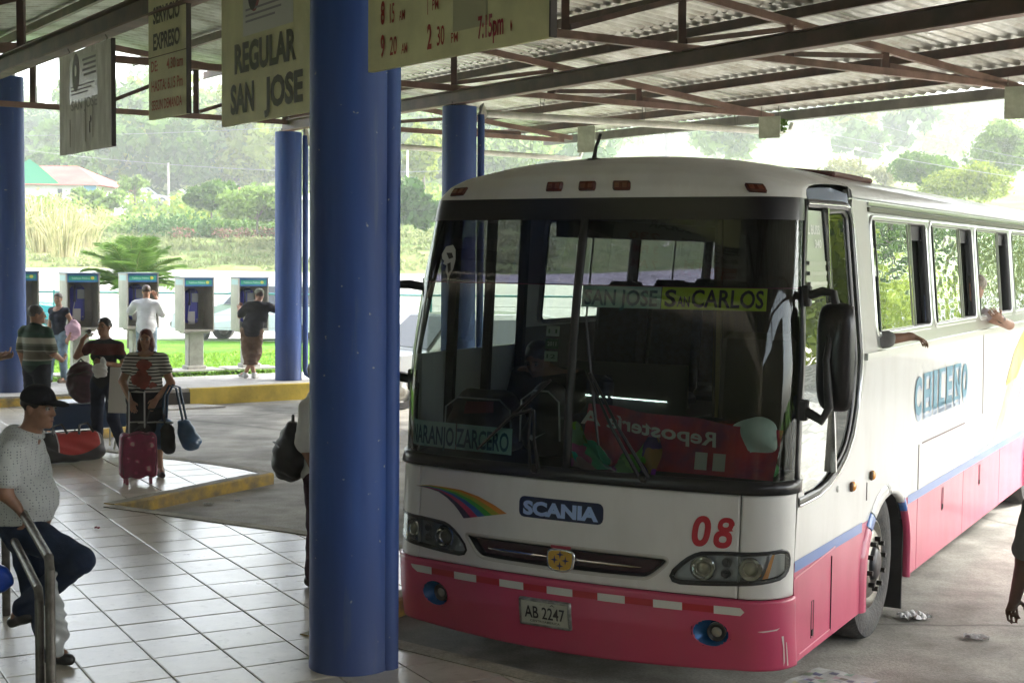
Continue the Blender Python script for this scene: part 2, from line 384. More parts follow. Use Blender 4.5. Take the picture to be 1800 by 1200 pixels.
# tiles: own objects near the camera, joined beyond
def tile_mat():
    m = bpy.data.materials.new('floor_tile'); m.use_nodes = True; n, l = m.node_tree.nodes, m.node_tree.links; b = n['Principled BSDF']
    geo = n.new('ShaderNodeNewGeometry'); oi = n.new('ShaderNodeObjectInfo')
    n1 = n.new('ShaderNodeTexNoise'); n1.inputs['Scale'].default_value = 2.3; n1.inputs['Detail'].default_value = 7; n1.inputs['Roughness'].default_value = .65; l.new(geo.outputs['Position'], n1.inputs['Vector'])
    r1 = n.new('ShaderNodeValToRGB'); r1.color_ramp.elements[0].position = .3; r1.color_ramp.elements[1].position = .62
    r1.color_ramp.elements[0].color = (.41, .365, .28, 1); r1.color_ramp.elements[1].color = (.60, .555, .46, 1); l.new(n1.outputs['Fac'], r1.inputs[0])
    n2 = n.new('ShaderNodeTexNoise'); n2.inputs['Scale'].default_value = 14; n2.inputs['Detail'].default_value = 6; n2.inputs['Roughness'].default_value = .7; l.new(geo.outputs['Position'], n2.inputs['Vector'])
    r2 = n.new('ShaderNodeValToRGB'); r2.color_ramp.elements[0].position = .3; r2.color_ramp.elements[1].position = .42; r2.color_ramp.elements[0].color = (.62, .58, .52, 1); l.new(n2.outputs['Fac'], r2.inputs[0])
    mx = n.new('ShaderNodeMix'); mx.data_type = 'RGBA'; mx.blend_type = 'MULTIPLY'; mx.inputs[0].default_value = .8; l.new(r1.outputs[0], mx.inputs[6]); l.new(r2.outputs[0], mx.inputs[7])
    hs = n.new('ShaderNodeHueSaturation'); mr = n.new('ShaderNodeMapRange'); mr.inputs[3].default_value = .9; mr.inputs[4].default_value = 1.08
    l.new(oi.outputs['Random'], mr.inputs[0]); n5 = n.new('ShaderNodeTexNoise'); n5.inputs['Scale'].default_value = 4.5; n5.inputs['Detail'].default_value = 12; n5.inputs['Roughness'].default_value = .75; l.new(geo.outputs['Position'], n5.inputs['Vector'])
    r5 = n.new('ShaderNodeValToRGB'); r5.color_ramp.elements[0].position = .60; r5.color_ramp.elements[1].position = .66; r5.color_ramp.elements[0].color = (1, 1, 1, 1); r5.color_ramp.elements[1].color = (.62, .58, .52, 1); l.new(n5.outputs['Fac'], r5.inputs[0])
    mx5 = n.new('ShaderNodeMix'); mx5.data_type = 'RGBA'; mx5.blend_type = 'MULTIPLY'; mx5.inputs[0].default_value = 1; l.new(mx.outputs[2], mx5.inputs[6]); l.new(r5.outputs[0], mx5.inputs[7])
    l.new(mr.outputs[0], hs.inputs['Value']); l.new(mx5.outputs[2], hs.inputs['Color']); l.new(hs.outputs[0], b.inputs['Base Color'])
    mr2 = n.new('ShaderNodeMapRange'); mr2.inputs[3].default_value = .2; mr2.inputs[4].default_value = .42; b.inputs['Coat Weight'].default_value = .35; b.inputs['Coat Roughness'].default_value = .2; l.new(n1.outputs['Fac'], mr2.inputs[0]); l.new(mr2.outputs[0], b.inputs['Roughness'])
    bp = n.new('ShaderNodeBump'); bp.inputs['Strength'].default_value = .08; bp.inputs['Distance'].default_value = .01; l.new(n2.outputs['Fac'], bp.inputs['Height']); l.new(bp.outputs[0], b.inputs['Normal'])
    return m
M_TILE = tile_mat()
TA = np.array([-.489, .8723]); TB = np.array([.8723, .489]); T0p = np.array([-2.18, 10.08]); TS = .415; G = .0038
def in_view(x, y): return y > 4.5 and abs(x) < y * .40 + .4
tiles = []; edge_polys = []
KW = .14
def shrink_edges():
    out = []
    for k in range(-2, 4):
        out.append((TIP(k), TIP(k) + TDIR * 2.2))
    return out
for i in range(-30, 40):
    for j in range(-34, 40):
        c = T0p + TA * TS * (i + .5) + TB * TS * (j + .5)
        if not in_view(c[0], c[1]) or c[1] > 25: continue
        sq = [tuple(c + TA * u * (TS / 2 - G) + TB * v * (TS / 2 - G)) for u, v in ((-1, -1), (-1, 1), (1, 1), (1, -1))]
        if area(sq) < 0: sq = sq[::-1]
        full = False; parts_ = []
        for p in convs:
            q = clip_convex(sq, p)
            if q and area(q) > 1e-4:
                parts_.append(q)
                if area(q) > .999 * area(sq): full = True
        if full: tiles.append((c[1], c))
        else:
            tot = sum(area(q) for q in parts_)
            if tot > .998 * area(sq): tiles.append((c[1], c))
            else: edge_polys += parts_
tiles.sort(key=lambda t: t[0])
h = TS / 2 - G; e = .004
tv = []
for z, s_ in ((.106, 1), (.117, 1), (.1205, 1 - e / h * 1.6)):
    for u, v in ((-1, -1), (1, -1), (1, 1), (-1, 1)): tv.append((u * h * s_, v * h * s_, z))
tf = [(8, 9, 10, 11)] + [(r * 4 + i, r * 4 + (i + 1) % 4, r * 4 + 4 + (i + 1) % 4, r * 4 + 4 + i) for r in (0, 1) for i in range(4)]
tang = math.atan2(TB[1], TB[0])
t_first = None
for y, c in tiles[:298]:
    if t_first is None:
        o = mesh_obj('floor_tile', tv, tf, M_TILE, platform); t_first = o
    else:
        o = t_first.copy(); C.objects.link(o)
    o.location = (c[0], c[1], random.uniform(-.0008, .0008)); o.rotation_euler = (random.uniform(-.0015, .0015), random.uniform(-.0015, .0015), tang)
tb = MB(); ca, sa = math.cos(tang), math.sin(tang)
for y, c in tiles[298:]:
    tb.add([(c[0] + p[0] * ca - p[1] * sa, c[1] + p[0] * sa + p[1] * ca, p[2]) for p in tv], tf)
for q in edge_polys: tb.prism(q, .106, .1203)
o = tb.build('tile_field', M_TILE, platform); tag(o, kind='stuff')

# kerbs of the bays
def kerb_run(name, pts, w, z1, face_m, top_m, parent=None, side=1, z0=-.02):
    """kerb along a polyline; the face on its right hand side"""
    pts = [np.array(p[:2], float) for p in pts]; n = len(pts); off = []
    for i in range(n):
        d = pts[min(i + 1, n - 1)] - pts[max(i - 1, 0)]; d /= np.linalg.norm(d); off.append(np.array([d[1], -d[0]]) * side)
    P = []; b = .018
    for p, o_ in zip(pts, off):
        for s_, z in ((.012, z0), (.012, z1 - b), (.012 - b, z1), (-w, z1), (-w, z0)):
            q = p + o_ * s_; P.append((q[0] + random.uniform(-.004, .004), q[1], z + (random.uniform(-.004, .004) if z > .05 else 0)))
    F = []; mi = []
    for i in range(n - 1):
        for k in range(4):
            F.append((i * 5 + k, (i + 1) * 5 + k, (i + 1) * 5 + k + 1, i * 5 + k + 1)); mi.append(0 if k < 2 else 1)
    F += [(0, 1, 2, 3, 4), tuple(range(n * 5 - 1, n * 5 - 6, -1))]; mi += [0, 0]
    o = mesh_obj(name, P, F, [face_m, top_m], parent); o.data.polygons.foreach_set('material_index', mi); return o
def subdiv(p, q, n): return [tuple(np.array(p) + (np.array(q) - np.array(p)) * i / n) for i in range(n + 1)]
for k in range(-1, 4):
    tg = tongue(k)[1:] if k == 0 else tongue(k)
    o = kerb_run('bay_kerb', subdiv(tg[0], tg[1], 10) + [tuple(p) for p in tg[2:]], KW, .128, M_YEL, M_KERB, None, 1)
    tag(o, 'yellow painted kerb round the tongue of bay %d, %s' % (k + 1, ['under the right of the frame', 'beside the nose of the bus', 'with the floral suitcase standing on its tongue', 'behind the red duffel bag', 'farthest back to the left'][k + 1]), kind='structure')

# far sidewalk
SW = .28
def slab(name, b0, b1, a0=22.2, a1=24.35, z=SW, m=M_WALK):
    P = [ABxy(a0, b0), ABxy(a0, b1), ABxy(a1, b1), ABxy(a1, b0)]
    if area(P) < 0: P = P[::-1]
    return MB().prism(P, -.03, z).build(name, m)
bk = 8.42
o = slab('far_sidewalk', bk, 24, 22.215); tag(o, kind='structure', label='raised sidewalk with the payphones')
o = slab('far_sidewalk', -12, bk - .002, 22.215, 24.35, SW - .0); tag(o, kind='structure', label='left stretch of the raised payphone sidewalk')
o = kerb_run('sidewalk_kerb', subdiv(ABxy(22.2, bk + .12), ABxy(22.2, 24), 30), .13, SW + .006, M_YELF, M_WALK, None, 1); tag(o, kind='structure', label='bright yellow kerb of the payphone sidewalk')
o = kerb_run('sidewalk_kerb', subdiv(ABxy(22.2, -12), ABxy(22.2, bk - .25), 30), .13, SW - .03, M_YEL, M_WALK, None, 1); tag(o, kind='structure', label='duller yellow kerb left of the drain gap')
dg_ = MB(); 
for u in (0, 1): pass
P = [ABxy(22.17, bk - .25), ABxy(22.17, bk + .12), ABxy(22.20, bk + .12), ABxy(22.20, bk - .25)]
dg_.prism(P if area(P) > 0 else P[::-1], .0, .22); dg_.build('drain_gap', mat('dark_drain', (.03, .025, .02), .9))
tag(bpy.data.objects['drain_gap'], kind='structure', label='dark drain opening in the yellow kerb')
P = [ABxy(21.6, bk - 1.0), ABxy(21.6, bk + .5), ABxy(22.15, bk + .25), ABxy(22.15, bk - 1.0)]
MB().prism(P if area(P) > 0 else P[::-1], .0, .03).build('drain_apron', M_WALK); tag(bpy.data.objects['drain_apron'], kind='structure', label='low concrete apron in front of the drain')

# ------------------------------------------------------------ blue columns
def column_mat():
    m = bpy.data.materials.new('blue_column_paint'); m.use_nodes = True; n, l = m.node_tree.nodes, m.node_tree.links; b = n['Principled BSDF']
    tc = n.new('ShaderNodeTexCoord'); mp = n.new('ShaderNodeMapping'); mp.inputs['Scale'].default_value = (6, 6, .5); l.new(tc.outputs['Object'], mp.inputs[0])
    n1 = n.new('ShaderNodeTexNoise'); n1.inputs['Scale'].default_value = 1; n1.inputs['Detail'].default_value = 6; l.new(mp.outputs[0], n1.inputs['Vector'])
    r1 = n.new('ShaderNodeValToRGB'); r1.color_ramp.elements[0].position = .3; r1.color_ramp.elements[1].position = .7
    r1.color_ramp.elements[0].color = (.011, .042, .19, 1); r1.color_ramp.elements[1].color = (.022, .078, .30, 1); l.new(n1.outputs['Fac'], r1.inputs[0])
    n2 = n.new('ShaderNodeTexNoise'); n2.inputs['Scale'].default_value = 22; n2.inputs['Detail'].default_value = 2; l.new(tc.outputs['Object'], n2.inputs['Vector'])
    r2 = n.new('ShaderNodeValToRGB'); r2.color_ramp.elements[0].position = .735; r2.color_ramp.elements[1].position = .77; l.new(n2.outputs['Fac'], r2.inputs[0])
    mx = n.new('ShaderNodeMix'); mx.data_type = 'RGBA'; l.new(r2.outputs[0], mx.inputs[0]); l.new(r1.outputs[0], mx.inputs[6]); mx.inputs[7].default_value = (.3, .33, .36, 1)
    # scuffs: long pale scrapes and grime near the ground
    mp2 = n.new('ShaderNodeMapping'); mp2.inputs['Scale'].default_value = (14, 14, 1.6); l.new(tc.outputs['Object'], mp2.inputs[0]); n3 = n.new('ShaderNodeTexNoise'); n3.inputs['Scale'].default_value = 1; n3.inputs['Detail'].default_value = 5; l.new(mp2.outputs[0], n3.inputs['Vector'])
    r3 = n.new('ShaderNodeMapRange'); r3.inputs[1].default_value = .63; r3.inputs[2].default_value = .72; r3.inputs[4].default_value = .35; l.new(n3.outputs['Fac'], r3.inputs[0])
    m2 = n.new('ShaderNodeMix'); m2.data_type = 'RGBA'; l.new(r3.outputs[0], m2.inputs[0]); l.new(mx.outputs[2], m2.inputs[6]); m2.inputs[7].default_value = (.09, .13, .20, 1)
    sp = n.new('ShaderNodeSeparateXYZ'); l.new(tc.outputs['Object'], sp.inputs[0]); r4 = n.new('ShaderNodeMapRange'); r4.inputs[1].default_value = .0; r4.inputs[2].default_value = .9; r4.inputs[3].default_value = .75; r4.inputs[4].default_value = 0; l.new(sp.outputs[2], r4.inputs[0])
    mu = n.new('ShaderNodeMath'); mu.operation = 'MULTIPLY'; l.new(r4.outputs[0], mu.inputs[0]); l.new(n1.outputs['Fac'], mu.inputs[1]); m3 = n.new('ShaderNodeMix'); m3.data_type = 'RGBA'; l.new(mu.outputs[0], m3.inputs[0]); l.new(m2.outputs[2], m3.inputs[6]); m3.inputs[7].default_value = (.05, .05, .055, 1)
    l.new(m3.outputs[2], b.inputs['Base Color']); b.inputs['Roughness'].default_value = .58
    bp = n.new('ShaderNodeBump'); bp.inputs['Strength'].default_value = .15; bp.inputs['Distance'].default_value = .01; l.new(n1.outputs['Fac'], bp.inputs['Height']); l.new(bp.outputs[0], b.inputs['Normal'])
    return m
M_COL = column_mat()
M_STEEL = mat('brown_red_steel', (.115, .052, .038), .55, var=.45, vscale=3, vcol=(.06, .03, .024), bump=.15, bscale=25)
M_STEELL = mat('pinkish_primer_steel', (.21, .115, .09), .6, var=.4, vscale=3, vcol=(.13, .07, .05), bump=.15, bscale=25)
M_STUB = mat('grey_green_stub', (.2, .21, .17), .6)
M_PVC = mat('white_pvc_pipe', (.62, .6, .52), .45, var=.2, vscale=5)
def column(x, y, z0, z1, rad, label, pipe=None, pipe_r=.05, pz=None, foot=True):
    e_ = empty('blue_column', (x, y, z0), 0, label, 'column', 'round blue columns carrying the roof')
    H = z1 - z0; prof = [(0, 0), (rad + .003, 0), (rad + .003, .03), (rad, .04)]
    nn = 14; prof += [(rad + random.uniform(-.0015, .0015), .06 + (H - .06) * i / nn) for i in range(1, nn + 1)] + [(0, H)]
    MB().lathe((0, 0, 0), prof, 40).build('shaft', M_COL, e_, True)
    for sx in (-.1, -.06): MB().cyl((sx, -.1, H), (sx, -.1, H + .06), .011, 6).build('bolt', mat('dark_bolt', (.03, .03, .03), .5, .8), e_)
    MB().box((.02, 0, H + .11), (.16, .16, .22)).build('stub_post', M_STUB, e_)
    if pipe is not None:
        px, py = pipe; ph = (pz if pz else z1) - z0
        MB().tube([(px, py, .20 if foot else 0), (px, py, ph)], pipe_r, 16).build('downpipe', M_COL, e_, True)
        if foot: MB().tube([(px, py, .22), (px + .02, py, .12), (px + .16, py, .03)], pipe_r * 1.06, 14).build('pipe_foot', M_COL, e_, True)
    return e_
column(-.920, 8.14, .12, 4.58, .239, 'big blue column in the foreground left of the bus', (.215, -.05), .066, foot=False)
column(-.77, 20.2, .0, 4.58, .243, 'blue column rising behind the left front corner of the bus', (.305, .06), .05, 4.48)
column(-3.93, 24.95, SW, 4.60, .232, 'blue column on the far sidewalk beside the man in shorts', (.29, .04), .05, 4.55)
column(-7.92, 22.4, SW, 5.2, .245, 'blue column at the left edge behind the man in the striped shirt')

# ------------------------------------------------------------ roof: beams, trusses, purlins, sheets
def ibeam(name, a0, a1, b, z0, z1, w, m, label):
    e_ = empty(name, AB((a0 + a1) / 2, b, z0), 0, label, 'beam')
    for nm, za, zb, ww, mm in (('web', z0 + .015, z1 - .015, .022, m), ('lower_flange', z0, z0 + .014, w, M_STEELL), ('upper_flange', z1 - .014, z1, w, m)):
        mb = MB(); p0, p1 = AB(a0, b, (za + zb) / 2), AB(a1, b, (za + zb) / 2); off = e_.location
        mb.bar(p0 - off, p1 - off, ww, zb - za); mb.build(nm, mm, e_)
    return e_
ibeam('roof_beam', 2, 22.85, 10.5, 4.60, 4.79, .15, M_STEEL, 'long brown steel beam running above the bus roof')
ibeam('roof_beam', -5, 22.85, 3.95, 4.345, 4.53, .15, M_STEEL, 'brown steel beam the hanging signs are chained to')
A_MIN = -5
ROOF_B0, RIDGE, ROOF_B1 = -2.6, 7.2, 16.95
def ztop(b): return 5.45 + .1 - .105 * (abs(b - RIDGE) - 0) + .2     # chord centre
def zc(b): return 5.78 - .105 * abs(b - RIDGE)
TRUSS_A = [-3.2, 2.0, 7.1, 12.25, 17.1, 22.65]
posts = [-2.0, -.4, 1.25, 2.9, 4.55, 6.2, 7.2, 8.85, 10.45, 12.1, 13.75, 15.4]
TL = {7.1: 'roof truss nearest above the bus nose', 12.25: 'roof truss crossing above the front of the bus', 17.1: 'roof truss over the column behind the bus', 22.65: 'farthest roof truss above the payphone sidewalk', 2.0: 'roof truss above the camera side of the platform', -3.2: 'roof truss behind the viewpoint', -8.5: 'rearmost roof truss behind the viewpoint'}
for a in TRUSS_A:
    o0 = AB(a, RIDGE, 4.8); e_ = empty('roof_truss', o0, 0, TL[a], 'roof truss')
    L = lambda b, z: AB(a, b, z) - o0; ZB = 4.75 if a > 20 else 4.82
    MB().bar(L(-2.4, ZB), L(16.35, ZB), .075, .085).build('bottom_chord', M_STEELL, e_)
    mb = MB(); mb.bar(L(-2.4, zc(-2.4)), L(RIDGE, zc(RIDGE)), .075, .09); mb.bar(L(RIDGE, zc(RIDGE)), L(16.55, zc(16.55)), .075, .09); mb.build('top_chord', M_STEELL, e_)
    for b in posts:
        if zc(b) - 4.84 < .1: continue
        MB().bar(L(b, ZB + .043), L(b, zc(b) - .046), .08, .085, up=(1, 0, 0)).build('post', M_STEEL, e_)
    for b0, b1 in zip(posts[:-1], posts[1:]):
        if b1 - b0 < 1.2: continue
        MB().bar(L(b0 + .06, ZB + .08), L(b1 - .06, zc(b1) - .09), .05, .06).build('diagonal', M_STEEL, e_)
PUR = [7.1 + 1.265 * k for k in range(8)] + [7.1 - 1.265 * k for k in range(1, 8)]
for b in sorted(PUR):
    z = zc(b) + .115
    mb = MB(); o0 = AB(9, b, z); p0, p1 = AB(A_MIN, b, z) - o0, AB(24.3, b, z) - o0
    mb.bar(p0, p1, .012, .12); mb.bar(p0 + Vector((0, 0, -.062)), p1 + Vector((0, 0, -.062)), .06, .006)
    o = mb.build('purlin', M_STEEL, None, loc=o0); tag(o, 'steel purlin %s' % ('carrying the roof sheets, number %d from the far eave' % (round((15.96 - b) / 1.265) + 1)), 'purlin', 'steel purlins under the roof sheets')
    i_ = round((15.955 - b) / 1.265)
    o['label'] = ('outermost purlin along the far eave over the bus' if i_ == 0 else 'purlin carrying the roof sheets, %s in from the far eave' % ['', 'second', 'third', 'fourth', 'fifth', 'sixth', 'seventh', 'eighth at the ridge', 'ninth', 'tenth', 'eleventh', 'twelfth', 'thirteenth', 'fourteenth', 'last'][min(i_, 14)])
def sheet_mat():
    m = bpy.data.materials.new('galvanised_sheet'); m.use_nodes = True; n, l = m.node_tree.nodes, m.node_tree.links; b = n['Principled BSDF']
    tc = n.new('ShaderNodeTexCoord'); oi = n.new('ShaderNodeObjectInfo')
    n1 = n.new('ShaderNodeTexNoise'); n1.inputs['Scale'].default_value = 1.4; n1.inputs['Detail'].default_value = 7; n1.inputs['Roughness'].default_value = .7; l.new(tc.outputs['Object'], n1.inputs['Vector'])
    r1 = n.new('ShaderNodeValToRGB'); r1.color_ramp.elements[0].position = .36; r1.color_ramp.elements[1].position = .6
    r1.color_ramp.elements[0].color = (.26, .24, .19, 1); r1.color_ramp.elements[1].color = (.52, .52, .48, 1); l.new(n1.outputs['Fac'], r1.inputs[0])
    hs = n.new('ShaderNodeHueSaturation'); mr = n.new('ShaderNodeMapRange'); mr.inputs[3].default_value = .85; mr.inputs[4].default_value = 1.12
    l.new(oi.outputs['Random'], mr.inputs[0]); l.new(mr.outputs[0], hs.inputs['Value']); l.new(r1.outputs[0], hs.inputs['Color']); l.new(hs.outputs[0], b.inputs['Base Color'])
    b.inputs['Metallic'].default_value = .6; b.inputs['Roughness'].default_value = .33
    return m
M_SHEET = sheet_mat()
W_SH = 1.0; NR = 5
def sheet_mesh(L_):
    V = []; n = NR * 10
    for j in (0, 1):
        for i in range(n + 1):
            x = i / n * W_SH; w_ = math.sin(2 * math.pi * x * NR / W_SH); V.append((x, j * L_, .021 * math.copysign(abs(w_) ** .6, w_)))
    F = [(i, i + 1, n + 2 + i, n + 1 + i) for i in range(n)]
    return V, F
slope = math.atan(.105)
Ls = (ROOF_B1 - RIDGE) / 2 / math.cos(slope)
V, F = sheet_mesh(Ls + .18)
roof = empty('shelter_roof', AB(9, RIDGE, 5.9), 0, 'corrugated galvanised roof over the bus platform', 'roof'); 
first = None
zr = lambda b: zc(b) + .20
for ia in range(A_MIN, 24):
    for side in (1, -1):
        for k in (0, 1):
            b_lo = RIDGE + side * (k + 1) * (ROOF_B1 - RIDGE) / 2
            if first is None:
                me = mesh_obj('roof_sheet', V, F, M_SHEET, None, True); first = me; o = me
            else:
                o = first.copy(); C.objects.link(o)
            # local x -> along -A or A, local y -> up the slope towards the ridge
            xa = Vector(AB(1, 0)).normalized(); yb = -side * AB(0, 1); yb.normalize()
            up = Vector((yb.x * math.cos(slope), yb.y * math.cos(slope), math.sin(slope)))
            nz = xa.cross(up)
            if nz.z < 0: xa = -xa; nz = -nz
            a_ = ia if xa.dot(AB(1, 0)) > 0 else ia + 1
            p = AB(a_, b_lo, zr(b_lo) + (.012 if k == 0 else 0))
            M4 = Matrix((xa, up, nz)).transposed().to_4x4(); M4.translation = p - roof.location
            o.parent = roof; o.matrix_basis = M4
mb = MB()
for side in (1, -1):
    f0 = AB(A_MIN - .2, RIDGE, zc(RIDGE) + .245); f1 = AB(24.2, RIDGE, zc(RIDGE) + .245); s1 = AB(0, side * .25); s1.z = -.03
    mb.add([f0 - roof.location, f1 - roof.location, f1 + s1 - roof.location, f0 + s1 - roof.location], [(0, 1, 2, 3)])
mb.build('ridge_cap', M_SHEET, roof)
# gutter along the far eave + eave fascia
gm = mat('gutter_metal', (.16, .14, .12), .5, .3, var=.4, vscale=2)
mb = MB(); b = ROOF_B1 + .02; z = zc(b) + .10
for db, dz, w, hh in ((0, 0, .012, .15), (.12, -.02, .012, .11), (.06, -.075, .13, .012)):
    mb.bar(AB(A_MIN, b + db, z + dz), AB(24.2, b + db, z + dz), w, hh)
o = mb.build('eave_gutter', gm); tag(o, 'dark sheet metal gutter along the far eave of the roof', 'gutter')
mb = MB(); b = ROOF_B0 - .02
for db, dz, w, hh in ((0, 0, .012, .15), (-.12, -.02, .012, .11), (-.06, -.075, .13, .012)):
    mb.bar(AB(A_MIN, b + db, z + dz), AB(24.2, b + db, z + dz), w, hh)
o = mb.build('eave_gutter', gm); tag(o, 'gutter along the eave on the camera side of the roof', 'gutter')
# white drain pipes from gutter to columns
def drain(a, b0, b1, z0, z1, x, y, zdown, label, n):
    e_ = empty('drain_pipe', (x, y, zdown), 0, label, 'drain pipe'); off = Vector(e_.location)
    P = [Vector((x, y, zdown)), Vector((x, y, zdown + .12))]
    s = AB(a, b0, z0); 
    P += [Vector((x + .05, y + .03, z0 - .06)), s, AB(a, b1, z1)]
    MB().tube([p - off for p in P], .052, 14).build('pipe', M_PVC, e_, True)
    for i in range(n):
        b = b0 + (b1 - b0) * (i + .5) / n; zz = z0 + (z1 - z0) * (i + .5) / n
        MB().tube([AB(a, b -.03, 4.8) - off, AB(a, b + .0, zz - .06) - off, AB(a, b + .05, 4.8) - off], .004, 5).build('hanger_wire', mat('thin_wire', (.05, .04, .035), .6, .5), e_)
    g = MB().tube([AB(a, b1, z1) - off, AB(a, b1 + .25, z1 + .03) - off, AB(a, b1 + .3, z1 + .16) - off], .04, 10); g.build('elbow', M_PVC, e_, True)
drain(17.1, 11.0, 16.7, 4.5, 4.56, -.77 + .305, 20.26, 4.48, 'white drain pipe hung under the truss behind the bus', 3)
drain(22.65, 11.1, 16.5, 4.46, 4.4, -3.93 + .29, 24.99, 4.55, 'white drain pipe hung under the farthest truss', 3)
# small bay number plates at the eave
pm = mat('plate_back', (.40, .42, .30), .6, var=.3, vscale=4)
def eave_plate(px, py0, py1, w, Y, label, cat='plate'):
    p = ony(px, py0, Y); q = ony(px, py1, Y); h_ = p[2] - q[2]
    e_ = empty('hanging_plate', (p[0], p[1], q[2]), ANG_B + R(90) + R(28), label, 'plate')
    MB().box((0, 0, h_ / 2), (w, .02, h_)).build('panel', pm, e_)
    for s_ in (-.4, .4): MB().cyl((w * s_, 0, h_), (w * s_, 0, h_ + .16), .004, 5).build('hanger_wire', mat('thin_wire', (.05, .04, .035)), e_)
eave_plate(1031, 222, 268, .34, 25.5, 'blank greenish plate hanging at the eave farther from the bus')
eave_plate(1353, 205, 243, .35, 22.8, 'blank greenish plate hanging behind the white drain pipe end')
eave_plate(1792, 152, 209, .36, 18.6, 'wavy edged plate hanging at the right edge of the view')
# ------------------------------------------------------------ the bus (local: x across, y backwards, z up)
from mathutils.geometry import tessellate_polygon
BUS_S = Vector((.487, .8734, 0)); BUS_R = Vector((.8734, -.487, 0))
BUS0 = Vector((.383, 8.45, -.018))
bus = empty('intercity_bus', BUS0, math.atan2(-.487, .8734), 'white and pink intercity bus parked nose in at the platform', 'bus')
def dirt_paint(name, col, rough, dirt=(.3, .27, .22), amt=.35, coat=.4, fade=None):
    """car paint with thin dust streaks"""
    m = bpy.data.materials.new(name); m.use_nodes = True; n, l = m.node_tree.nodes, m.node_tree.links; b = n['Principled BSDF']
    tc = n.new('ShaderNodeTexCoord'); mp = n.new('ShaderNodeMapping'); mp.inputs['Scale'].default_value = (3, 3, .8); l.new(tc.outputs['Object'], mp.inputs[0])
    n1 = n.new('ShaderNodeTexNoise'); n1.inputs['Scale'].default_value = 1.5; n1.inputs['Detail'].default_value = 7; n1.inputs['Roughness'].default_value = .65; l.new(mp.outputs[0], n1.inputs['Vector'])
    r1 = n.new('ShaderNodeMapRange'); r1.inputs[1].default_value = .45; r1.inputs[2].default_value = .8; r1.inputs[3].default_value = 0; r1.inputs[4].default_value = amt; l.new(n1.outputs['Fac'], r1.inputs[0])
    mx = n.new('ShaderNodeMix'); mx.data_type = 'RGBA'; l.new(r1.outputs[0], mx.inputs[0]); mx.inputs[6].default_value = (*col, 1); mx.inputs[7].default_value = (*dirt, 1)
    l.new(mx.outputs[2], b.inputs['Base Color'])
    r2 = n.new('ShaderNodeMapRange'); r2.inputs[3].default_value = rough; r2.inputs[4].default_value = rough + .25; l.new(n1.outputs['Fac'], r2.inputs[0]); l.new(r2.outputs[0], b.inputs['Roughness'])
    b.inputs['Coat Weight'].default_value = coat; b.inputs['Coat Roughness'].default_value = .08
    nb = n.new('ShaderNodeTexNoise'); nb.inputs['Scale'].default_value = 2.2; nb.inputs['Detail'].default_value = 1; l.new(tc.outputs['Object'], nb.inputs['Vector'])
    bp = n.new('ShaderNodeBump'); bp.inputs['Strength'].default_value = .12; bp.inputs['Distance'].default_value = .03; l.new(nb.outputs['Fac'], bp.inputs['Height']); l.new(bp.outputs[0], b.inputs['Normal']); l.new(bp.outputs[0], b.inputs['Coat Normal'])
    return m
P_WHITE = dirt_paint('bus_white_paint', (.63, .63, .605), .28, (.36, .33, .27), .3, .3)
P_PINK = dirt_paint('bus_pink_paint', (.50, .038, .115), .28, (.32, .09, .11), .3, .5)
P_BLUE = mat('bus_blue_stripe', (.03, .13, .42), .3, coat=.3)
P_BLACK = mat('bus_black_trim', (.006, .006, .008), .28)
P_RUB = mat('black_rubber', (.012, .012, .012), .55)
P_CHROME = mat('chrome', (.6, .62, .62), .12, 1.0)
P_ALU = mat('brushed_aluminium', (.5, .52, .5), .3, 1.0, bump=.1, bscale=8)
P_DARKIN = mat('dark_interior_plastic', (.02, .02, .022), .6)
P_SEAT = mat('seat_cloth', (.03, .045, .09), .85, var=.5, vscale=25)
def glass_mat(name, tint, refl=1.0, rough=.0, wav=0.):
    m = bpy.data.materials.new(name); m.use_nodes = True; n, l = m.node_tree.nodes, m.node_tree.links
    for x in list(n):
        if x.type != 'OUTPUT_MATERIAL': n.remove(x)
    out = [x for x in n if x.type == 'OUTPUT_MATERIAL'][0]
    tr = n.new('ShaderNodeBsdfTransparent'); tr.inputs[0].default_value = (*tint, 1)
    gl = n.new('ShaderNodeBsdfGlossy'); gl.inputs['Roughness'].default_value = rough; gl.inputs['Color'].default_value = (.95, 1, .97, 1)
    fr = n.new('ShaderNodeFresnel'); fr.inputs[0].default_value = 1.5
    mt = n.new('ShaderNodeMath'); mt.operation = 'MULTIPLY'; mt.inputs[1].default_value = refl * 1.6; mt.use_clamp = True; l.new(fr.outputs[0], mt.inputs[0])
    mx = n.new('ShaderNodeMixShader'); l.new(mt.outputs[0], mx.inputs[0]); l.new(tr.outputs[0], mx.inputs[1]); l.new(gl.outputs[0], mx.inputs[2]); l.new(mx.outputs[0], out.inputs[0])
    if wav > 0:
        tc = n.new('ShaderNodeTexCoord'); mp = n.new('ShaderNodeMapping'); mp.inputs['Scale'].default_value = (1, .8, 3.2); l.new(tc.outputs['Object'], mp.inputs[0])
        nz = n.new('ShaderNodeTexNoise'); nz.inputs['Scale'].default_value = 3.5; nz.inputs['Detail'].default_value = 1; l.new(mp.outputs[0], nz.inputs['Vector'])
        bp = n.new('ShaderNodeBump'); bp.inputs['Strength'].default_value = wav; bp.inputs['Distance'].default_value = .02; l.new(nz.outputs['Fac'], bp.inputs['Height']); l.new(bp.outputs[0], gl.inputs['Normal'])
    return m
G_WIND = glass_mat('windscreen_glass', (.50, .56, .53), .55)
G_FILM = glass_mat('violet_sun_film', (.26, .22, .36), .3)
G_SIDE = glass_mat('side_window_glass', (.32, .37, .33), 4.2, .0, .35)
G_DARK = glass_mat('dark_blue_glass', (.05, .07, .14), .3)
G_LENS = glass_mat('clear_lens', (.86, .88, .86), 1.1)

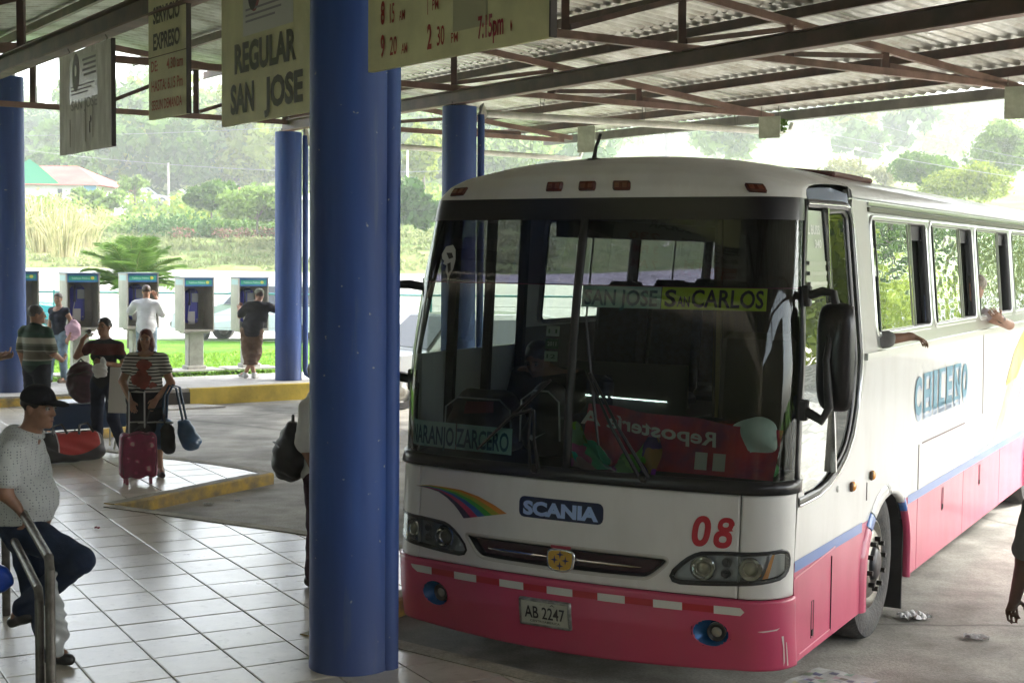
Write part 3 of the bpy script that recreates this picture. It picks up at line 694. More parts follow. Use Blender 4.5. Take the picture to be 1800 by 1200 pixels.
RC = .26
def Wz(z): return 1.30 if z < 1.9 else (1.30 - .085 * (z - 1.9) / .95 if z < 2.85 else 1.215 - (z - 2.85) * .35)
_yz = [(0, -.08), (.2, -.11), (.40, -.15), (.62, -.165), (1.2, -.135), (1.25, -.115), (1.7, -.085), (2.3, .0), (2.86, .12), (3.2, .2)]
def Yc(z):
    for (z0, y0), (z1, y1) in zip(_yz[:-1], _yz[1:]):
        if z <= z1: t = max(0, (z - z0) / (z1 - z0)); return y0 + (y1 - y0) * t
    return _yz[-1][1]
def FP0(s, z):
    W = Wz(z); a = abs(s); sg = 1 if s >= 0 else -1; w0 = W - RC
    if a <= w0: x, y = a, .14 * (a / W) ** 2
    else:
        t = (a - w0) / RC; yb = .14 * (w0 / W) ** 2
        if t <= math.pi / 2: x, y = w0 + RC * math.sin(t), yb + RC * (1 - math.cos(t))
        else: x, y = W, yb + RC + (t - math.pi / 2) * RC
    return Vector((sg * x, Yc(z) + y, z))
def FP(s, z, off=0.):
    p = FP0(s, z)
    if off:
        du = FP0(s + .004, z) - FP0(s - .004, z); dv = FP0(s, z + .01) - FP0(s, z - .01); n = du.cross(dv).normalized()
        if n.y > 0 and abs(s) < 1.2: n = -n
        elif abs(s) >= 1.2 and n.x * s < 0: n = -n
        p = p + n * off
    return p
def inpoly(x, y, P):
    c = False; j = len(P) - 1
    for i in range(len(P)):
        if (P[i][1] > y) != (P[j][1] > y) and x < (P[j][0] - P[i][0]) * (y - P[i][1]) / (P[j][1] - P[i][1]) + P[i][0]: c = not c
        j = i
    return c
def fpanel(name, s0, s1, z0, z1, m, off=0., ds=.06, dz=.06, holes=(), parent=bus, zb=None, thick=0., sm=True):
    """panel on the front surface; z0/z1 may be functions of s"""
    ns = max(2, int((s1 - s0) / ds)); f0 = z0 if callable(z0) else (lambda s: z0); f1 = z1 if callable(z1) else (lambda s: z1)
    nz = max(1, int(abs(f1(0) - f0(0)) / dz)); V = []; F = []
    for j in range(nz + 1):
        for i in range(ns + 1):
            s = s0 + (s1 - s0) * i / ns; z = f0(s) + (f1(s) - f0(s)) * j / nz; V.append(FP(s, z, off))
    for j in range(nz):
        for i in range(ns):
            s = s0 + (s1 - s0) * (i + .5) / ns; z = f0(s) + (f1(s) - f0(s)) * (j + .5) / nz
            if any(inpoly(s, z, H) for H in holes): continue
            F.append((j * (ns + 1) + i, j * (ns + 1) + i + 1, (j + 1) * (ns + 1) + i + 1, (j + 1) * (ns + 1) + i))
    if thick:
        k = len(V); edge = [i for i in range(ns + 1)] + [j * (ns + 1) + ns for j in range(1, nz + 1)] + [nz * (ns + 1) + i for i in range(ns - 1, -1, -1)] + [j * (ns + 1) for j in range(nz - 1, 0, -1)]
        for e_ in edge:
            j, i = divmod(e_, ns + 1); s = s0 + (s1 - s0) * i / ns; z = f0(s) + (f1(s) - f0(s)) * j / nz; V.append(FP(s, z, off - thick))
        F += [(edge[i], k + i, k + (i + 1) % len(edge), edge[(i + 1) % len(edge)]) for i in range(len(edge))]
    return mesh_obj(name, V, F, m, parent, sm)
def smooth_poly(P, n=3):
    for _ in range(n):
        Q = []
        for i in range(len(P)):
            a, b = P[i], P[(i + 1) % len(P)]; Q += [(a[0] * .75 + b[0] * .25, a[1] * .75 + b[1] * .25), (a[0] * .25 + b[0] * .75, a[1] * .25 + b[1] * .75)]
        P = Q
    return P
def dens(P, d=.05):
    Q = []
    for i in range(len(P)):
        a, b = P[i], P[(i + 1) % len(P)]; n = max(1, int(math.hypot(b[0] - a[0], b[1] - a[1]) / d))
        Q += [(a[0] + (b[0] - a[0]) * k / n, a[1] + (b[1] - a[1]) * k / n) for k in range(n)]
    return Q
def offset_poly(P, d):
    n = len(P); sgn = 1 if area(P) > 0 else -1; Q = []
    for i in range(n):
        a, b, c = P[i - 1], P[i], P[(i + 1) % n]; t = (c[0] - a[0], c[1] - a[1]); L_ = math.hypot(*t) or 1
        Q.append((b[0] + sgn * t[1] / L_ * d, b[1] - sgn * t[0] / L_ * d))
    return Q
def fring(name, P, w_in, w_out, off_in, off_out, m, parent=bus, mp=FP):
    """bezel ring along a closed outline on the front surface"""
    A, B, C_ = offset_poly(P, -w_in), P, offset_poly(P, w_out); n = len(P)
    V = [mp(s, z, off_in) for s, z in A] + [mp(s, z, off_out) for s, z in B] + [mp(s, z, off_out * .2) for s, z in C_]
    F = [(r * n + i, r * n + (i + 1) % n, (r + 1) * n + (i + 1) % n, (r + 1) * n + i) for r in (0, 1) for i in range(n)]
    return mesh_obj(name, V, F, m, parent, True)
def ffill(name, P, off, m, parent=bus, mp=FP, g=.03):
    """filled outline following the surface"""
    xs = [p[0] for p in P]; zs = [p[1] for p in P]; V = []; F = []; x0, x1, z0, z1 = min(xs), max(xs), min(zs), max(zs)
    n = max(1, int((x1 - x0) / g)); Pc = P if area(P) > 0 else P[::-1]
    tri = tessellate_polygon([[Vector((p[0], p[1], 0)) for p in P]])
    # split in vertical strips so that it bends with the surface
    for t in tri:
        T = [P[i] for i in t]
        if abs(area(T)) < 1e-9: continue
        if area(T) < 0: T = T[::-1]
        a, b = min(q[0] for q in T), max(q[0] for q in T); k0 = int((a - x0) / g); k1 = int((b - x0) / g)
        for k in range(k0, k1 + 1):
            q = clip_convex([(x0 + k * g, z0 - 1), (x0 + (k + 1) * g, z0 - 1), (x0 + (k + 1) * g, z1 + 1), (x0 + k * g, z1 + 1)], T)
            if len(q) >= 3: i0 = len(V); V += [mp(s, z, off) for s, z in q]; F.append(tuple(range(i0, i0 + len(q))))
    return mesh_obj(name, V, F, m, parent)

SMAX = 1.30 - RC + RC * math.pi / 2      # 1.448
# --- front lower parts
HL = smooth_poly([(.635, .672), (.80, .845), (.95, .858), (1.2, .868), (1.385, .885), (1.385, .738), (1.18, .705), (.9, .680)], 2)
HLl = [(-s, z) for s, z in HL][::-1]
GR = smooth_poly([(-.66, .805), (.60, .805), (.655, .80), (.65, .77), (.56, .69), (.50, .672), (-.52, .672), (-.59, .69), (-.66, .775), (-.685, .80)], 2)
FOG = lambda c: [(c + .105 * math.cos(t * math.pi / 12), .405 + .08 * math.sin(t * math.pi / 12)) for t in range(24)]
FR_, FL_ = FOG(.915), FOG(-.915)
zlow = lambda s: .20 - .035 * max(0, 1 - (abs(s) / 1.1) ** 2)
fpanel('front_bumper', -SMAX, SMAX, zlow, .605, P_PINK, .018, .02, .016, [FR_, FL_], thick=.03)
fpanel('front_panel', -1.06, 1.06, .612, 1.19, P_WHITE, 0, .014, .012, [offset_poly(HL, -.002), offset_poly(HLl, -.002), GR], thick=.02)
for sg in (-1, 1):
    a, b = sorted((sg * 1.068, sg * SMAX)); H = HL if sg > 0 else HLl
    fpanel('corner_panel', a, b, .612, 1.19, P_WHITE, 0, .012, .012, [offset_poly(H, -.002)], thick=.02)
fpanel('inner_shell', -SMAX, SMAX, .19, 1.2, mat('black_cavity', (.003, .003, .003), .9), -.075, .05, .05)
fpanel('cowl', -SMAX - .02, SMAX + .02, 1.195, 1.268, P_BLACK, .022, .04, .03, thick=.04)
# headlights
refl = mat('lamp_reflector', (.75, .77, .8), .08, 1.0); hous = mat('lamp_housing', (.55, .6, .68), .22, .7); amber = mat('amber_lens', (.75, .30, .03), .15, spec=.8)
redlens = mat('dark_orange_lens', (.09, .018, .010), .2)
for sg, H in ((1, HL), (-1, HLl)):
    hl = empty('headlight', (0, 0, 0)); hl.parent = bus
    ffill('housing', dens(H, .03), -.035, hous, hl)
    for c, z, r, nm in ((.86, .765, .066, 'main_reflector'), (1.13, .778, .062, 'dipped_reflector'), (.995, .808, .026, 'small_reflector'), (.99, .745, .026, 'small_reflector')):
        p = FP(sg * c, z, -.034); p2 = FP(sg * c, z, .1); ax = (p2 - p).normalized(); q = ax.to_track_quat('Z', 'Y').to_matrix().to_4x4(); q.translation = p
        mb = MB().lathe((0, 0, 0), [(r * 1.12, .026), (r * 1.0, .03), (r * .92, .022), (r * .6, .006), (r * .22, .0), (r * .2, .014), (0, .02)], 24).xform(q); mb.build(nm, refl if r > .03 else mat('grey_lamp_bowl', (.12, .13, .15), .3, .6), hl, True)
        if r > .03:
            MB().ball((0, 0, .014), (r * .62, r * .62, .016), 16, 8).xform(q).build('bulb_lens', mat('yellowish_glass', (.5, .48, .36), .05, .6), hl, True)
    Pm = [(sg * a, b) for a, b in ((1.235, .722), (1.285, .868), (1.37, .875), (1.37, .745))]
    ffill('side_marker', Pm, -.02, mat('marker_white', (.7, .7, .66), .3), hl)
    Pa = [(sg * a, b) for a, b in ((1.2, .716), (1.235, .718), (1.28, .866), (1.262, .866))]
    ffill('amber_strip', Pa, -.012, amber, hl)
    ffill('lens', dens(H, .03), .004, G_LENS, hl)
    fring('bezel', dens(H, .03), .014, .012, -.008, .009, P_BLACK, hl)
# grille
gm_ = bpy.data.materials.new('honeycomb_mesh'); gm_.use_nodes = True; n, l = gm_.node_tree.nodes, gm_.node_tree.links; b = n['Principled BSDF']
tc = n.new('ShaderNodeTexCoord'); mp = n.new('ShaderNodeMapping'); mp.inputs['Rotation'].default_value = (R(90), 0, 0); l.new(tc.outputs['Object'], mp.inputs[0])
br = n.new('ShaderNodeTexBrick'); br.inputs['Scale'].default_value = 30; br.inputs['Mortar Size'].default_value = .03; br.inputs['Color1'].default_value = (.006, .004, .005, 1); br.inputs['Color2'].default_value = (.008, .005, .006, 1); br.inputs['Mortar'].default_value = (.10, .02, .03, 1)
l.new(mp.outputs[0], br.inputs['Vector']); l.new(br.outputs['Color'], b.inputs['Base Color']); b.inputs['Roughness'].default_value = .7
gr = empty('grille'); gr.parent = bus
ffill('mesh_panel', dens(GR, .04), -.04, gm_, gr)
fring('surround', dens(GR, .03), .016, .014, -.03, .004, mat('grille_surround', (.45, .44, .40), .4), gr)
fring('inner_edge', dens(offset_poly(dens(GR, .03), -.012), .03), .012, .004, -.04, -.006, P_BLACK, gr)
for a, b in ((-.52, -.095), (.085, .50)):
    mb = MB().tube([FP(a + (b - a) * i / 6, .735, -.012) for i in range(7)], [.004] + [.008] * 5 + [.004] if a < 0 else [.008] * 5 + [.006, .003], 8); mb.build('chrome_bar', P_CHROME, gr, True)
em = empty('emblem'); em.parent = gr
EM = smooth_poly([(-.085, .79), (.075, .79), (.085, .74), (.07, .66), (-.08, .66), (-.095, .74)], 2)
ffill('emblem_plate', EM, .012, mat('emblem_gold', (.55, .33, .04), .3, .2), gr)
fring('emblem_rim', EM, .008, .006, .012, .016, P_CHROME, gr)
def star4(cx, cz, r):
    return [(cx + (r if i % 2 == 0 else r * .28) * math.cos(i * math.pi / 4), cz + (r if i % 2 == 0 else r * .28) * 1.05 * math.sin(i * math.pi / 4)) for i in range(8)]
for dx, dz in ((0, .034), (0, -.034), (.036, 0), (-.036, 0)):
    ffill('emblem_star', star4(-.004 + dx, .727 + dz, .026), .0165, mat('emblem_blue', (.02, .025, .12), .4), gr)
ffill('emblem_crown', [(-.07, .795), (.065, .795), (.065, .812), (-.07, .812)], .012, mat('emblem_red', (.35, .03, .06), .4), gr)
# front decals
def fmap(off): return lambda x, z: FP(x, z, off)
def flat(name, P, m, off=.0035, parent=bus): return ffill(name, P, off, m, parent)
SC = [(-.30 + (x + .0), .957 + z) for x, z in [((.035 if cx < .3 else .525) + .035 * math.cos(R(a)), (.035 if cz < .05 else .09) + .035 * math.sin(R(a))) for cx, cz, a0 in ((.5, 0, -90), (.5, .1, 0), (0, .1, 90), (0, 0, 180)) for a in range(a0, a0 + 91, 30)]]
flat('name_plate', dens(SC, .03), mat('navy_plate', (.008, .014, .05), .25))
mb = MB(); text_on(mb, 'SCANIA', fmap(.007), -.27, .978, .50, .078, .075); mb.build('brand_lettering', mat('pale_blue_letters', (.32, .44, .72), .35, .3), bus)
def num0(cx, cz, w, h, th, sh=.12):
    mb = MB(); n = 28
    for r0, r1 in ((1.0, 1.0),):
        V = []; 
        for k in range(n):
            a = 2 * math.pi * k / n
            for q in (1.0, None):
                rx, rz = (w / 2, h / 2) if q else (w / 2 - th, h / 2 - th * 1.05)
                x, z = rx * math.copysign(abs(math.cos(a)) ** .9, math.cos(a)), rz * math.copysign(abs(math.sin(a)) ** .8, math.sin(a)); V.append(FP(cx + x + sh * z, cz + z, .004))
        mb.add(V, [(2 * k, 2 * ((k + 1) % n), 2 * ((k + 1) % n) + 1, 2 * k + 1) for k in range(n)])
    return mb
redn = mat('red_number_paint', (.42, .012, .025), .4)
num0(.848, .975, .105, .175, .034, .12).build('number_zero', redn, bus)
mb = num0(.985, 1.020, .088, .084, .027, .2); n8 = num0(.970, .938, .104, .102, .031, .1); k_ = len(mb.v); mb.v += n8.v; mb.f += [tuple(i + k_ for i in f) for f in n8.f]; mb.mi += n8.mi
mb.add([FP(1.003 + a * .7, 1.003 + b * .7, .0045) for a, b in ((.0, .04), (.042, .052), (.045, .03), (.02, -.005), (.035, -.02), (-.01, -.03))], [(0, 1, 2, 3, 4, 5)]); mb.build('number_eight', redn, bus)
bands = [('orange', (.55, .2, .02)), ('olive_green', (.28, .30, .02)), ('green', (.03, .28, .03)), ('blue', (.02, .10, .30)), ('crimson', (.38, .02, .08)), ('navy', (.03, .02, .06))]
_up = [(-1.10, 1.06), (-.98, 1.075), (-.86, 1.075), (-.73, 1.07), (-.60, 1.045), (-.48, 1.005), (-.385, .962)]; _lo = [(-1.10, 1.06), (-.99, 1.053), (-.91, 1.04), (-.84, 1.01), (-.785, .975), (-.745, .94), (-.705, .898)]
def arcp(k, t):      # k 0..6 band boundary, fanned between the upper and the lower edge of the rainbow
    i = min(int(t * 6), 5); f = t * 6 - i; u = k / 6.
    a = [_up[i][q] + (_up[i + 1][q] - _up[i][q]) * f for q in (0, 1)]; b = [_lo[i][q] + (_lo[i + 1][q] - _lo[i][q]) * f for q in (0, 1)]
    return a[0] + (b[0] - a[0]) * u, a[1] + (b[1] - a[1]) * u
for k, (nm, c) in enumerate(bands):
    P = [arcp(k, i / 12) for i in range(13)] + [arcp(k + 1, i / 12) for i in range(12, 0, -1)]
    flat('rainbow_stripe', dens(P, .05), mat('stripe_' + nm, c, .4))
wm = mat('reflector_white', (.62, .62, .58), .4); rm = mat('reflector_red', (.42, .008, .02), .35)
xs = [-1.02, -.67, -.33, .0, .33, .67, 1.02]
fpanel('reflective_band', -.99, .99, .525, .565, rm, .0215, .05, .05)
for i, x in enumerate(xs):
    a, b = x - .085, x + .085; z0, z1 = .522, .568
    P = [(a, z0), (b, z0), (b, z1), (a, z1)]
    if i == 0: P = [(a + .05, z0), (b, z0), (b, z1), (a, z1), (a + .012, z0 + .025)]
    if i == 6: P = [(a, z0), (b - .02, z0), (b, (z0 + z1) / 2), (b - .02, z1), (a, z1)]
    ffill('reflector_mark', P, .0235, wm, bus)
for sg, H in ((1, FR_), (-1, FL_)):
    f_ = empty('fog_lamp'); f_.parent = bus; c = sg * .915
    def bowl(i, j, c=c): a = i * 2 * math.pi; r = 1 - j; return FP(c + .107 * r * math.cos(a), .405 + .082 * r * math.sin(a), .018 - .075 * math.sin(j * math.pi / 2))
    MB().grid(bowl, 28, 6).build('bowl', mat('fog_bowl_blue', (.01, .10, .28), .22, .3), f_, True)
    fring('rim', H, .004, .008, .018, .026, P_PINK, f_)
    p = FP(c + .03, .408, -.05); ax = (FP(c, .405, .1) - FP(c, .405, 0)).normalized(); q = ax.to_track_quat('Z', 'Y').to_matrix().to_4x4(); q.translation = p
    MB().lathe((0, 0, 0), [(.052, .0), (.055, .05), (.05, .052), (.03, .035), (.01, .03), (0, .03)], 20).xform(q).build('lamp', mat('dull_lamp', (.06, .06, .06), .3, .5), f_, True)
    MB().ball((0, 0, .046), (.03, .03, .01), 12, 6).xform(q).build('bulb_glass', mat('grey_glass', (.3, .3, .27), .1, .3), f_, True)
# number plate
PL = MB(); pc, pw, ph_ = (-.10, .40), .335, .155
pl = empty('number_plate'); pl.parent = bus
def plm(off): return lambda x, z: FP(x, z, .03 + off) + Vector((0, 0, -(x + .10) * .0))
ffill('plate', [(pc[0] - pw / 2, pc[1] - ph_ / 2), (pc[0] + pw / 2, pc[1] - ph_ / 2), (pc[0] + pw / 2, pc[1] + ph_ / 2), (pc[0] - pw / 2, pc[1] + ph_ / 2)], .03, mat('plate_white', (.5, .52, .44), .4, var=.2, vscale=12), pl)
fr_ = [(pc[0] + pw / 2 * x, pc[1] + ph_ / 2 * z) for x, z in ((-1, -1), (1, -1), (1, 1), (-1, 1))]
fring('plate_frame', dens(fr_, .02), .012, .008, .036, .042, mat('worn_chrome', (.35, .36, .34), .3, .8, var=.5, vscale=20), pl)
mb = MB(); text_on(mb, 'AB 2247', fmap(.034), pc[0] - .135, pc[1] - .03, .27, .07, .02); text_on(mb, 'CENTROAMERICA', fmap(.034), pc[0] - .10, pc[1] - .056, .2, .014, .01); text_on(mb, '- .  A', fmap(.034), pc[0] - .03, pc[1] + .047, .1, .014); mb.build('plate_lettering', mat('black_letters', (.01, .01, .012), .5), pl)
# scratches on the bumper corner
sm_ = mat('scratch_white', (.6, .5, .5), .5)
for P in ([(1.17, .435), (1.28, .445), (1.30, .452), (1.28, .437), (1.2, .43)], [(1.31, .40), (1.325, .40), (1.325, .25), (1.315, .22), (1.318, .33)], [(1.34, .36), (1.345, .36), (1.35, .22), (1.34, .22)]):
    ffill('scratch', P, .0205, sm_, bus)
# --- windscreen
WT = lambda s: 2.845 - .0 * s
fpanel('windscreen', -SMAX + .0, -.018, 1.26, 2.85, G_WIND, .002, .06, .1); fpanel('windscreen', .018, SMAX, 1.26, 2.85, G_WIND, .002, .06, .1)
fpanel('sun_film', -SMAX + .05, -.02, 2.35, 2.76, G_FILM, -.006, .06, .1); fpanel('sun_film', .02, SMAX - .05, 2.35, 2.76, G_FILM, -.006, .06, .1)
fpanel('film_edge', -SMAX + .05, -.02, 2.346, 2.353, mat('film_pink_edge', (.25, .02, .08), .5), -.008, .06, .1); fpanel('film_edge', .02, SMAX - .05, 2.346, 2.353, mat('film_pink_edge', (.25, .02, .08), .5), -.008, .06, .1)
fpanel('top_surround', -SMAX, SMAX, 2.735, 2.865, P_BLACK, .006, .05, .05)
fpanel('centre_bar', -.024, .024, 1.26, 2.74, P_BLACK, .006, .02, .1, thick=.02)
for sg in (-1, 1):
    a, b = sorted((sg * (SMAX - .045), sg * (SMAX + .012))); fpanel('side_seal', a, b, 1.25, 2.86, P_BLACK, .008, .02, .1, thick=.02)
# --- front dome
def zroof(x, y=2.): return 3.175 - .20 * (abs(x) / 1.2) ** 2.6 - .0
prof = [(0, 0), (.006, .25), (.03, .48), (.09, .66), (.22, .81), (.45, .92), (.72, .98), (1, 1)]
def pv(v):
    k = v * (len(prof) - 1); i = min(int(k), len(prof) - 2); t = k - i; t = t * t * (3 - 2 * t) * .4 + t * .6
    return prof[i][0] + (prof[i + 1][0] - prof[i][0]) * t, prof[i][1] + (prof[i + 1][1] - prof[i][1]) * t
YJ = 1.52
def dome(u, v):
    s = (u * 2 - 1) * (SMAX + .0); p0 = FP(s, 2.862, .004); a, b = pv(v)
    if abs(s) > 1.1: pass
    xe = p0.x * (1 - .0 * b); x1 = max(-1.185, min(1.185, s / SMAX * 1.26)); zr_ = zroof(x1)
    # end section follows the body cross section
    y = p0.y + (YJ - p0.y) * a; x = p0.x + (x1 - p0.x) * b; z = p0.z + (zr_ - p0.z) * b
    return Vector((x, y, z))
MB().grid(dome, 64, 28).build('roof_front', P_WHITE, bus, True)
# clearance lamps in the brow
for s in (-.98, -.23, .0, .23, 1.05):
    u = (s / SMAX + 1) / 2; c = dome(u, .13); t1 = (dome(u + .01, .13) - dome(u - .01, .13)).normalized(); t2 = (dome(u, .2) - dome(u, .06)).normalized(); nn_ = t1.cross(t2).normalized()
    if nn_.y > 0: nn_ = -nn_
    M4 = Matrix((t1, -nn_, t2)).transposed().to_4x4(); M4.translation = c + nn_ * .004
    mb = MB().box((0, 0, 0), (.115, .026, .058), bev=.012).xform(M4); cl = mb.build('clearance_lamp', redlens, bus)
    mb = MB()
    for q in (-.025, .025): mb.box((q, -.0145, 0), (.028, .004, .028), bev=.003)
    mb.xform(M4).build('lamp_cell', mat('orange_cell', (.15, .035, .012), .3), cl)
# antenna and roof hatch
a0 = dome(.5, .62); mb = MB(); mb.ball((-.12, .45, 3.1), (.07, .045, .03)); mb.tube([(-.12, .45, 3.11), (-.09, .42, 3.19), (-.05, .40, 3.27)], [.016, .011, .011], 8); mb.build('antenna', P_RUB, bus, True)
MB().box((.52, 2.6, 3.138), (.8, 1.0, .04), ry=R(6), bev=.015).build('roof_hatch', mat('brown_hatch', (.10, .03, .025), .5), bus)
# --- roof skin behind the dome
def roofsec(t):      # t -1..1 over the roof from left cantrail to right cantrail
    x1 = t * 1.26; x = max(-1.185, min(1.185, x1)); z = zroof(x)
    if abs(x1) > 1.185: x = math.copysign(1.185 + (abs(x1) - 1.185) * .25, x1); z -= (abs(x1) - 1.185) * .9
    return x, z
def rsk(u, v): x, z = roofsec(u * 2 - 1); return (x, YJ + .03 + v * 10.5, z)
MB().grid(rsk, 48, 4).build('roof_skin', P_WHITE, bus, True)
def jn(u, v): x, z = roofsec(u * 2 - 1); return (x * (1 - .004), YJ - .01 + v * .05, z - .006)
MB().grid(jn, 40, 1).build('roof_joint', P_BLACK, bus, True)
# --- side walls
def SX(z, off=0.): return Wz(min(z, 2.95)) + off
def side_tess(name, outer, holes, m, sg=1, off=0., parent=bus):
    """flat panel of the side wall with holes; outline in (y, z)"""
    rings = [[Vector((y, z, 0)) for y, z in r] for r in [outer] + list(holes)]
    flatv = [v for r in rings for v in r]; tri = tessellate_polygon(rings)
    V = [(sg * SX(v.y, off), v.x, v.y) for v in flatv]; k = len(V)
    F = [tuple(t) for t in tri]
    st = 0
    for r in rings:      # thickness
        n_ = len(r)
        V += [(sg * (SX(v.y, off) - .03), v.x, v.y) for v in r]
        F += [(st + i, st + (i + 1) % n_, k + st + (i + 1) % n_, k + st + i) for i in range(n_)]; st += n_
    return mesh_obj(name, V, F, m, parent)
def SP(sg): return lambda y, z, off=0.: Vector((sg * SX(z, off), y, z))
def rrect(y0, y1, z0, z1, r=.06, n=4):
    P = []
    for cx, cz, a0 in ((y1 - r, z0 + r, -90), (y1 - r, z1 - r, 0), (y0 + r, z1 - r, 90), (y0 + r, z0 + r, 180)):
        for i in range(n + 1): a = R(a0 + 90 * i / n); P.append((cx + r * math.cos(a), cz + r * math.sin(a)))
    return P
ARCH = [(1.63, .20), (1.63, .42)] + [(2.24 - .61 * math.cos(R(a)), .42 + .50 * math.sin(R(a))) for a in range(15, 180, 12)] + [(2.85, .42), (2.85, .20)]
RARCH = [(y + 6.15, z) for y, z in ARCH]
yf = lambda z: FP0(SMAX, z).y + .004
YE = 12.0
# right side: driver window opening (J shape)
JW = [(.40, 1.13), (.62, 1.135), (.80, 1.16), (1.0, 1.215), (1.18, 1.30), (1.31, 1.42), (1.40, 1.58), (1.45, 1.75), (1.465, 1.868)]
band_z = 1.87
def white_side(sg, jw):
    def ay(A, z, first): # arch boundary
        pts = A[:len(A) // 2 + 1] if first else A[len(A) // 2:]; pts = sorted(pts, key=lambda p: p[1])
        for p, q in zip(pts[:-1], pts[1:]):
            if p[1] <= z <= q[1] and q[1] > p[1]: return p[0] + (q[0] - p[0]) * (z - p[1]) / (q[1] - p[1])
        return pts[-1][0]
    if jw: top = [(YE, band_z)] + [(1.475, band_z)] + [(y + .008, z - .006) for y, z in JW[::-1]] + [(.385, 1.135), (yf(1.3) + .02, 1.26)]
    else: top = [(YE, band_z), (yf(1.8), band_z), (yf(1.3) + .02, 1.26)]
    outer = [(yf(.8), .79), (ay(ARCH, .79, True), .79)] + [(y, z) for y, z in ARCH if z > .795] + [(ay(ARCH, .79, False), .79), (ay(RARCH, .79, True), .79)] + [(y, z) for y, z in RARCH if z > .795] + [(ay(RARCH, .79, False), .79), (YE, .79)] + top
    side_tess('side_panel_white', outer, [], P_WHITE, sg)
    def ay(A, z, first): # arch boundary
        pts = A[:len(A) // 2 + 1] if first else A[len(A) // 2:]; pts = sorted(pts, key=lambda p: p[1])
        for p, q in zip(pts[:-1], pts[1:]):
            if p[1] <= z <= q[1] and q[1] > p[1]: return p[0] + (q[0] - p[0]) * (z - p[1]) / (q[1] - p[1])
        return pts[-1][0]
    zc_ = .787
    f = [(yf(.3), .2)] + [(1.605, .2), (1.605, .42)] + [(y, z) for y, z in ARCH[2:8] if z < zc_] + [(ay(ARCH, zc_, True), zc_), (yf(.8), zc_)]
    side_tess('side_panel_pink', f, [], P_PINK, sg, .0)
    f = [(ay(ARCH, zc_, False), zc_)] + [(y, z) for y, z in ARCH[8:] if z < zc_] + [(3.13, .2), (3.13, zc_)]
    side_tess('side_panel_pink', f, [], P_PINK, sg, .0)
    for y0, y1 in ((3.14, 4.76), (4.77, 6.4)):
        side_tess('locker_door', [(y0, .2), (y1, .2), (y1, zc_), (y0, zc_)], [], P_PINK, sg, .0)
    f = [(6.41, .2), (7.76, .2)] + [(y, z) for y, z in RARCH[1:8] if z < zc_] + [(ay(RARCH, zc_, True), zc_), (6.41, zc_)]
    side_tess('locker_door', f, [], P_PINK, sg, .0)
    side_tess('side_panel_pink', [(ay(RARCH, zc_, False), zc_)] + [(y, z) for y, z in RARCH[8:] if z < zc_] + [(YE, .2), (YE, zc_)], [], P_PINK, sg)
    for y0, y1 in ((yf(.8) - .0, 1.6), (2.83, 7.8), (8.95, YE)):
        a = SX(.8, .003); MB().add([(sg * a, y0, .735), (sg * a, y1, .735), (sg * a, y1, .80), (sg * a, y0, .80)], [(0, 1, 2, 3)]).build('blue_stripe', P_BLUE, bus)
    for A in (ARCH, RARCH):
        for nm, lo, hi, m_ in (('arch_lip', .8, 9, P_WHITE), ('arch_lip', .72, .8, P_BLUE), ('arch_lip', 0, .72, P_PINK)):
            for half in (0, 1):
                pts = dens(A + [A[-1]], .01); pts = [p for p in pts if not (p[1] < .2005 and A[0][0] + .004 < p[0] < A[-1][0] - .004) and lo <= p[1] <= hi and (p[0] < (A[0][0] + A[-1][0]) / 2) == (half == 0)]
                pts.sort(key=lambda p: p[1] if half == 0 else -p[1])
                if lo == .8 and half == 0: pass
                if len(pts) < 2: continue
                cx = (A[0][0] + A[-1][0]) / 2; V = []; F = []
                for y, z in pts:
                    d = Vector((y - cx, z - .35)); d.normalize()
                    for r_, x_ in ((.05, .001), (.025, .022), (-.02, .028), (-.028, .0), (-.026, -.02)):
                        V.append((sg * SX(z, x_), y + d.x * r_, z + d.y * r_ * (1 if z > .45 else 0)))
                for i in range(len(pts) - 1):
                    for k in range(4): F.append((i * 5 + k, i * 5 + k + 1, i * 5 + 6 + k, i * 5 + 5 + k))
                mesh_obj(nm, V, F, m_, bus, True)
white_side(1, True); white_side(-1, False)
WIN = [(1.90 + 1.70 * k, 1.90 + 1.70 * k + 1.60) for k in range(6)]
for sg in (1, -1):
    y0 = 1.50 if sg > 0 else 1.62
    holes = [rrect(a, b, 2.005, 2.80, .07) for a, b in WIN]
    side_tess('window_band', [(y0, band_z + .003), (YE, band_z + .003), (YE, 2.96), (y0, 2.96)], holes, P_ALU if sg > 0 else P_WHITE, sg, .0)
# white cover at the front post, cantrail bands
for sg in (1,):
    side_tess('post_cover', [(1.475, 1.62), (1.56, 1.70), (1.60, 1.875), (1.86, 1.875), (1.86, 2.9), (1.52, 2.9), (1.475, 2.87)], [], mat('greyish_white', (.52, .52, .48), .4), sg, .012)
    mb = MB(); mb.bar((SX(2.89, .008), 1.86, 2.885), (SX(2.89, .008), YE, 2.885), .03, .022); mb.build('cantrail_bead', P_ALU, bus)
    mb = MB(); mb.bar((SX(2.83, .004), 1.86, 2.845), (SX(2.83, .004), YE, 2.845), .02, .03); mb.build('cantrail_dark_strip', mat('olive_strip', (.12, .12, .09), .4), bus)  # darker olive strip just below the cantrail bead
    mb = MB(); mb.bar((SX(1.88, .012), 1.56, 1.885), (SX(1.88, .012), YE, 1.885), .03, .045); mb.build('belt_moulding', P_ALU, bus)
frame_m = P_ALU; dark_f = mat('window_rubber', (.01, .01, .01), .5)
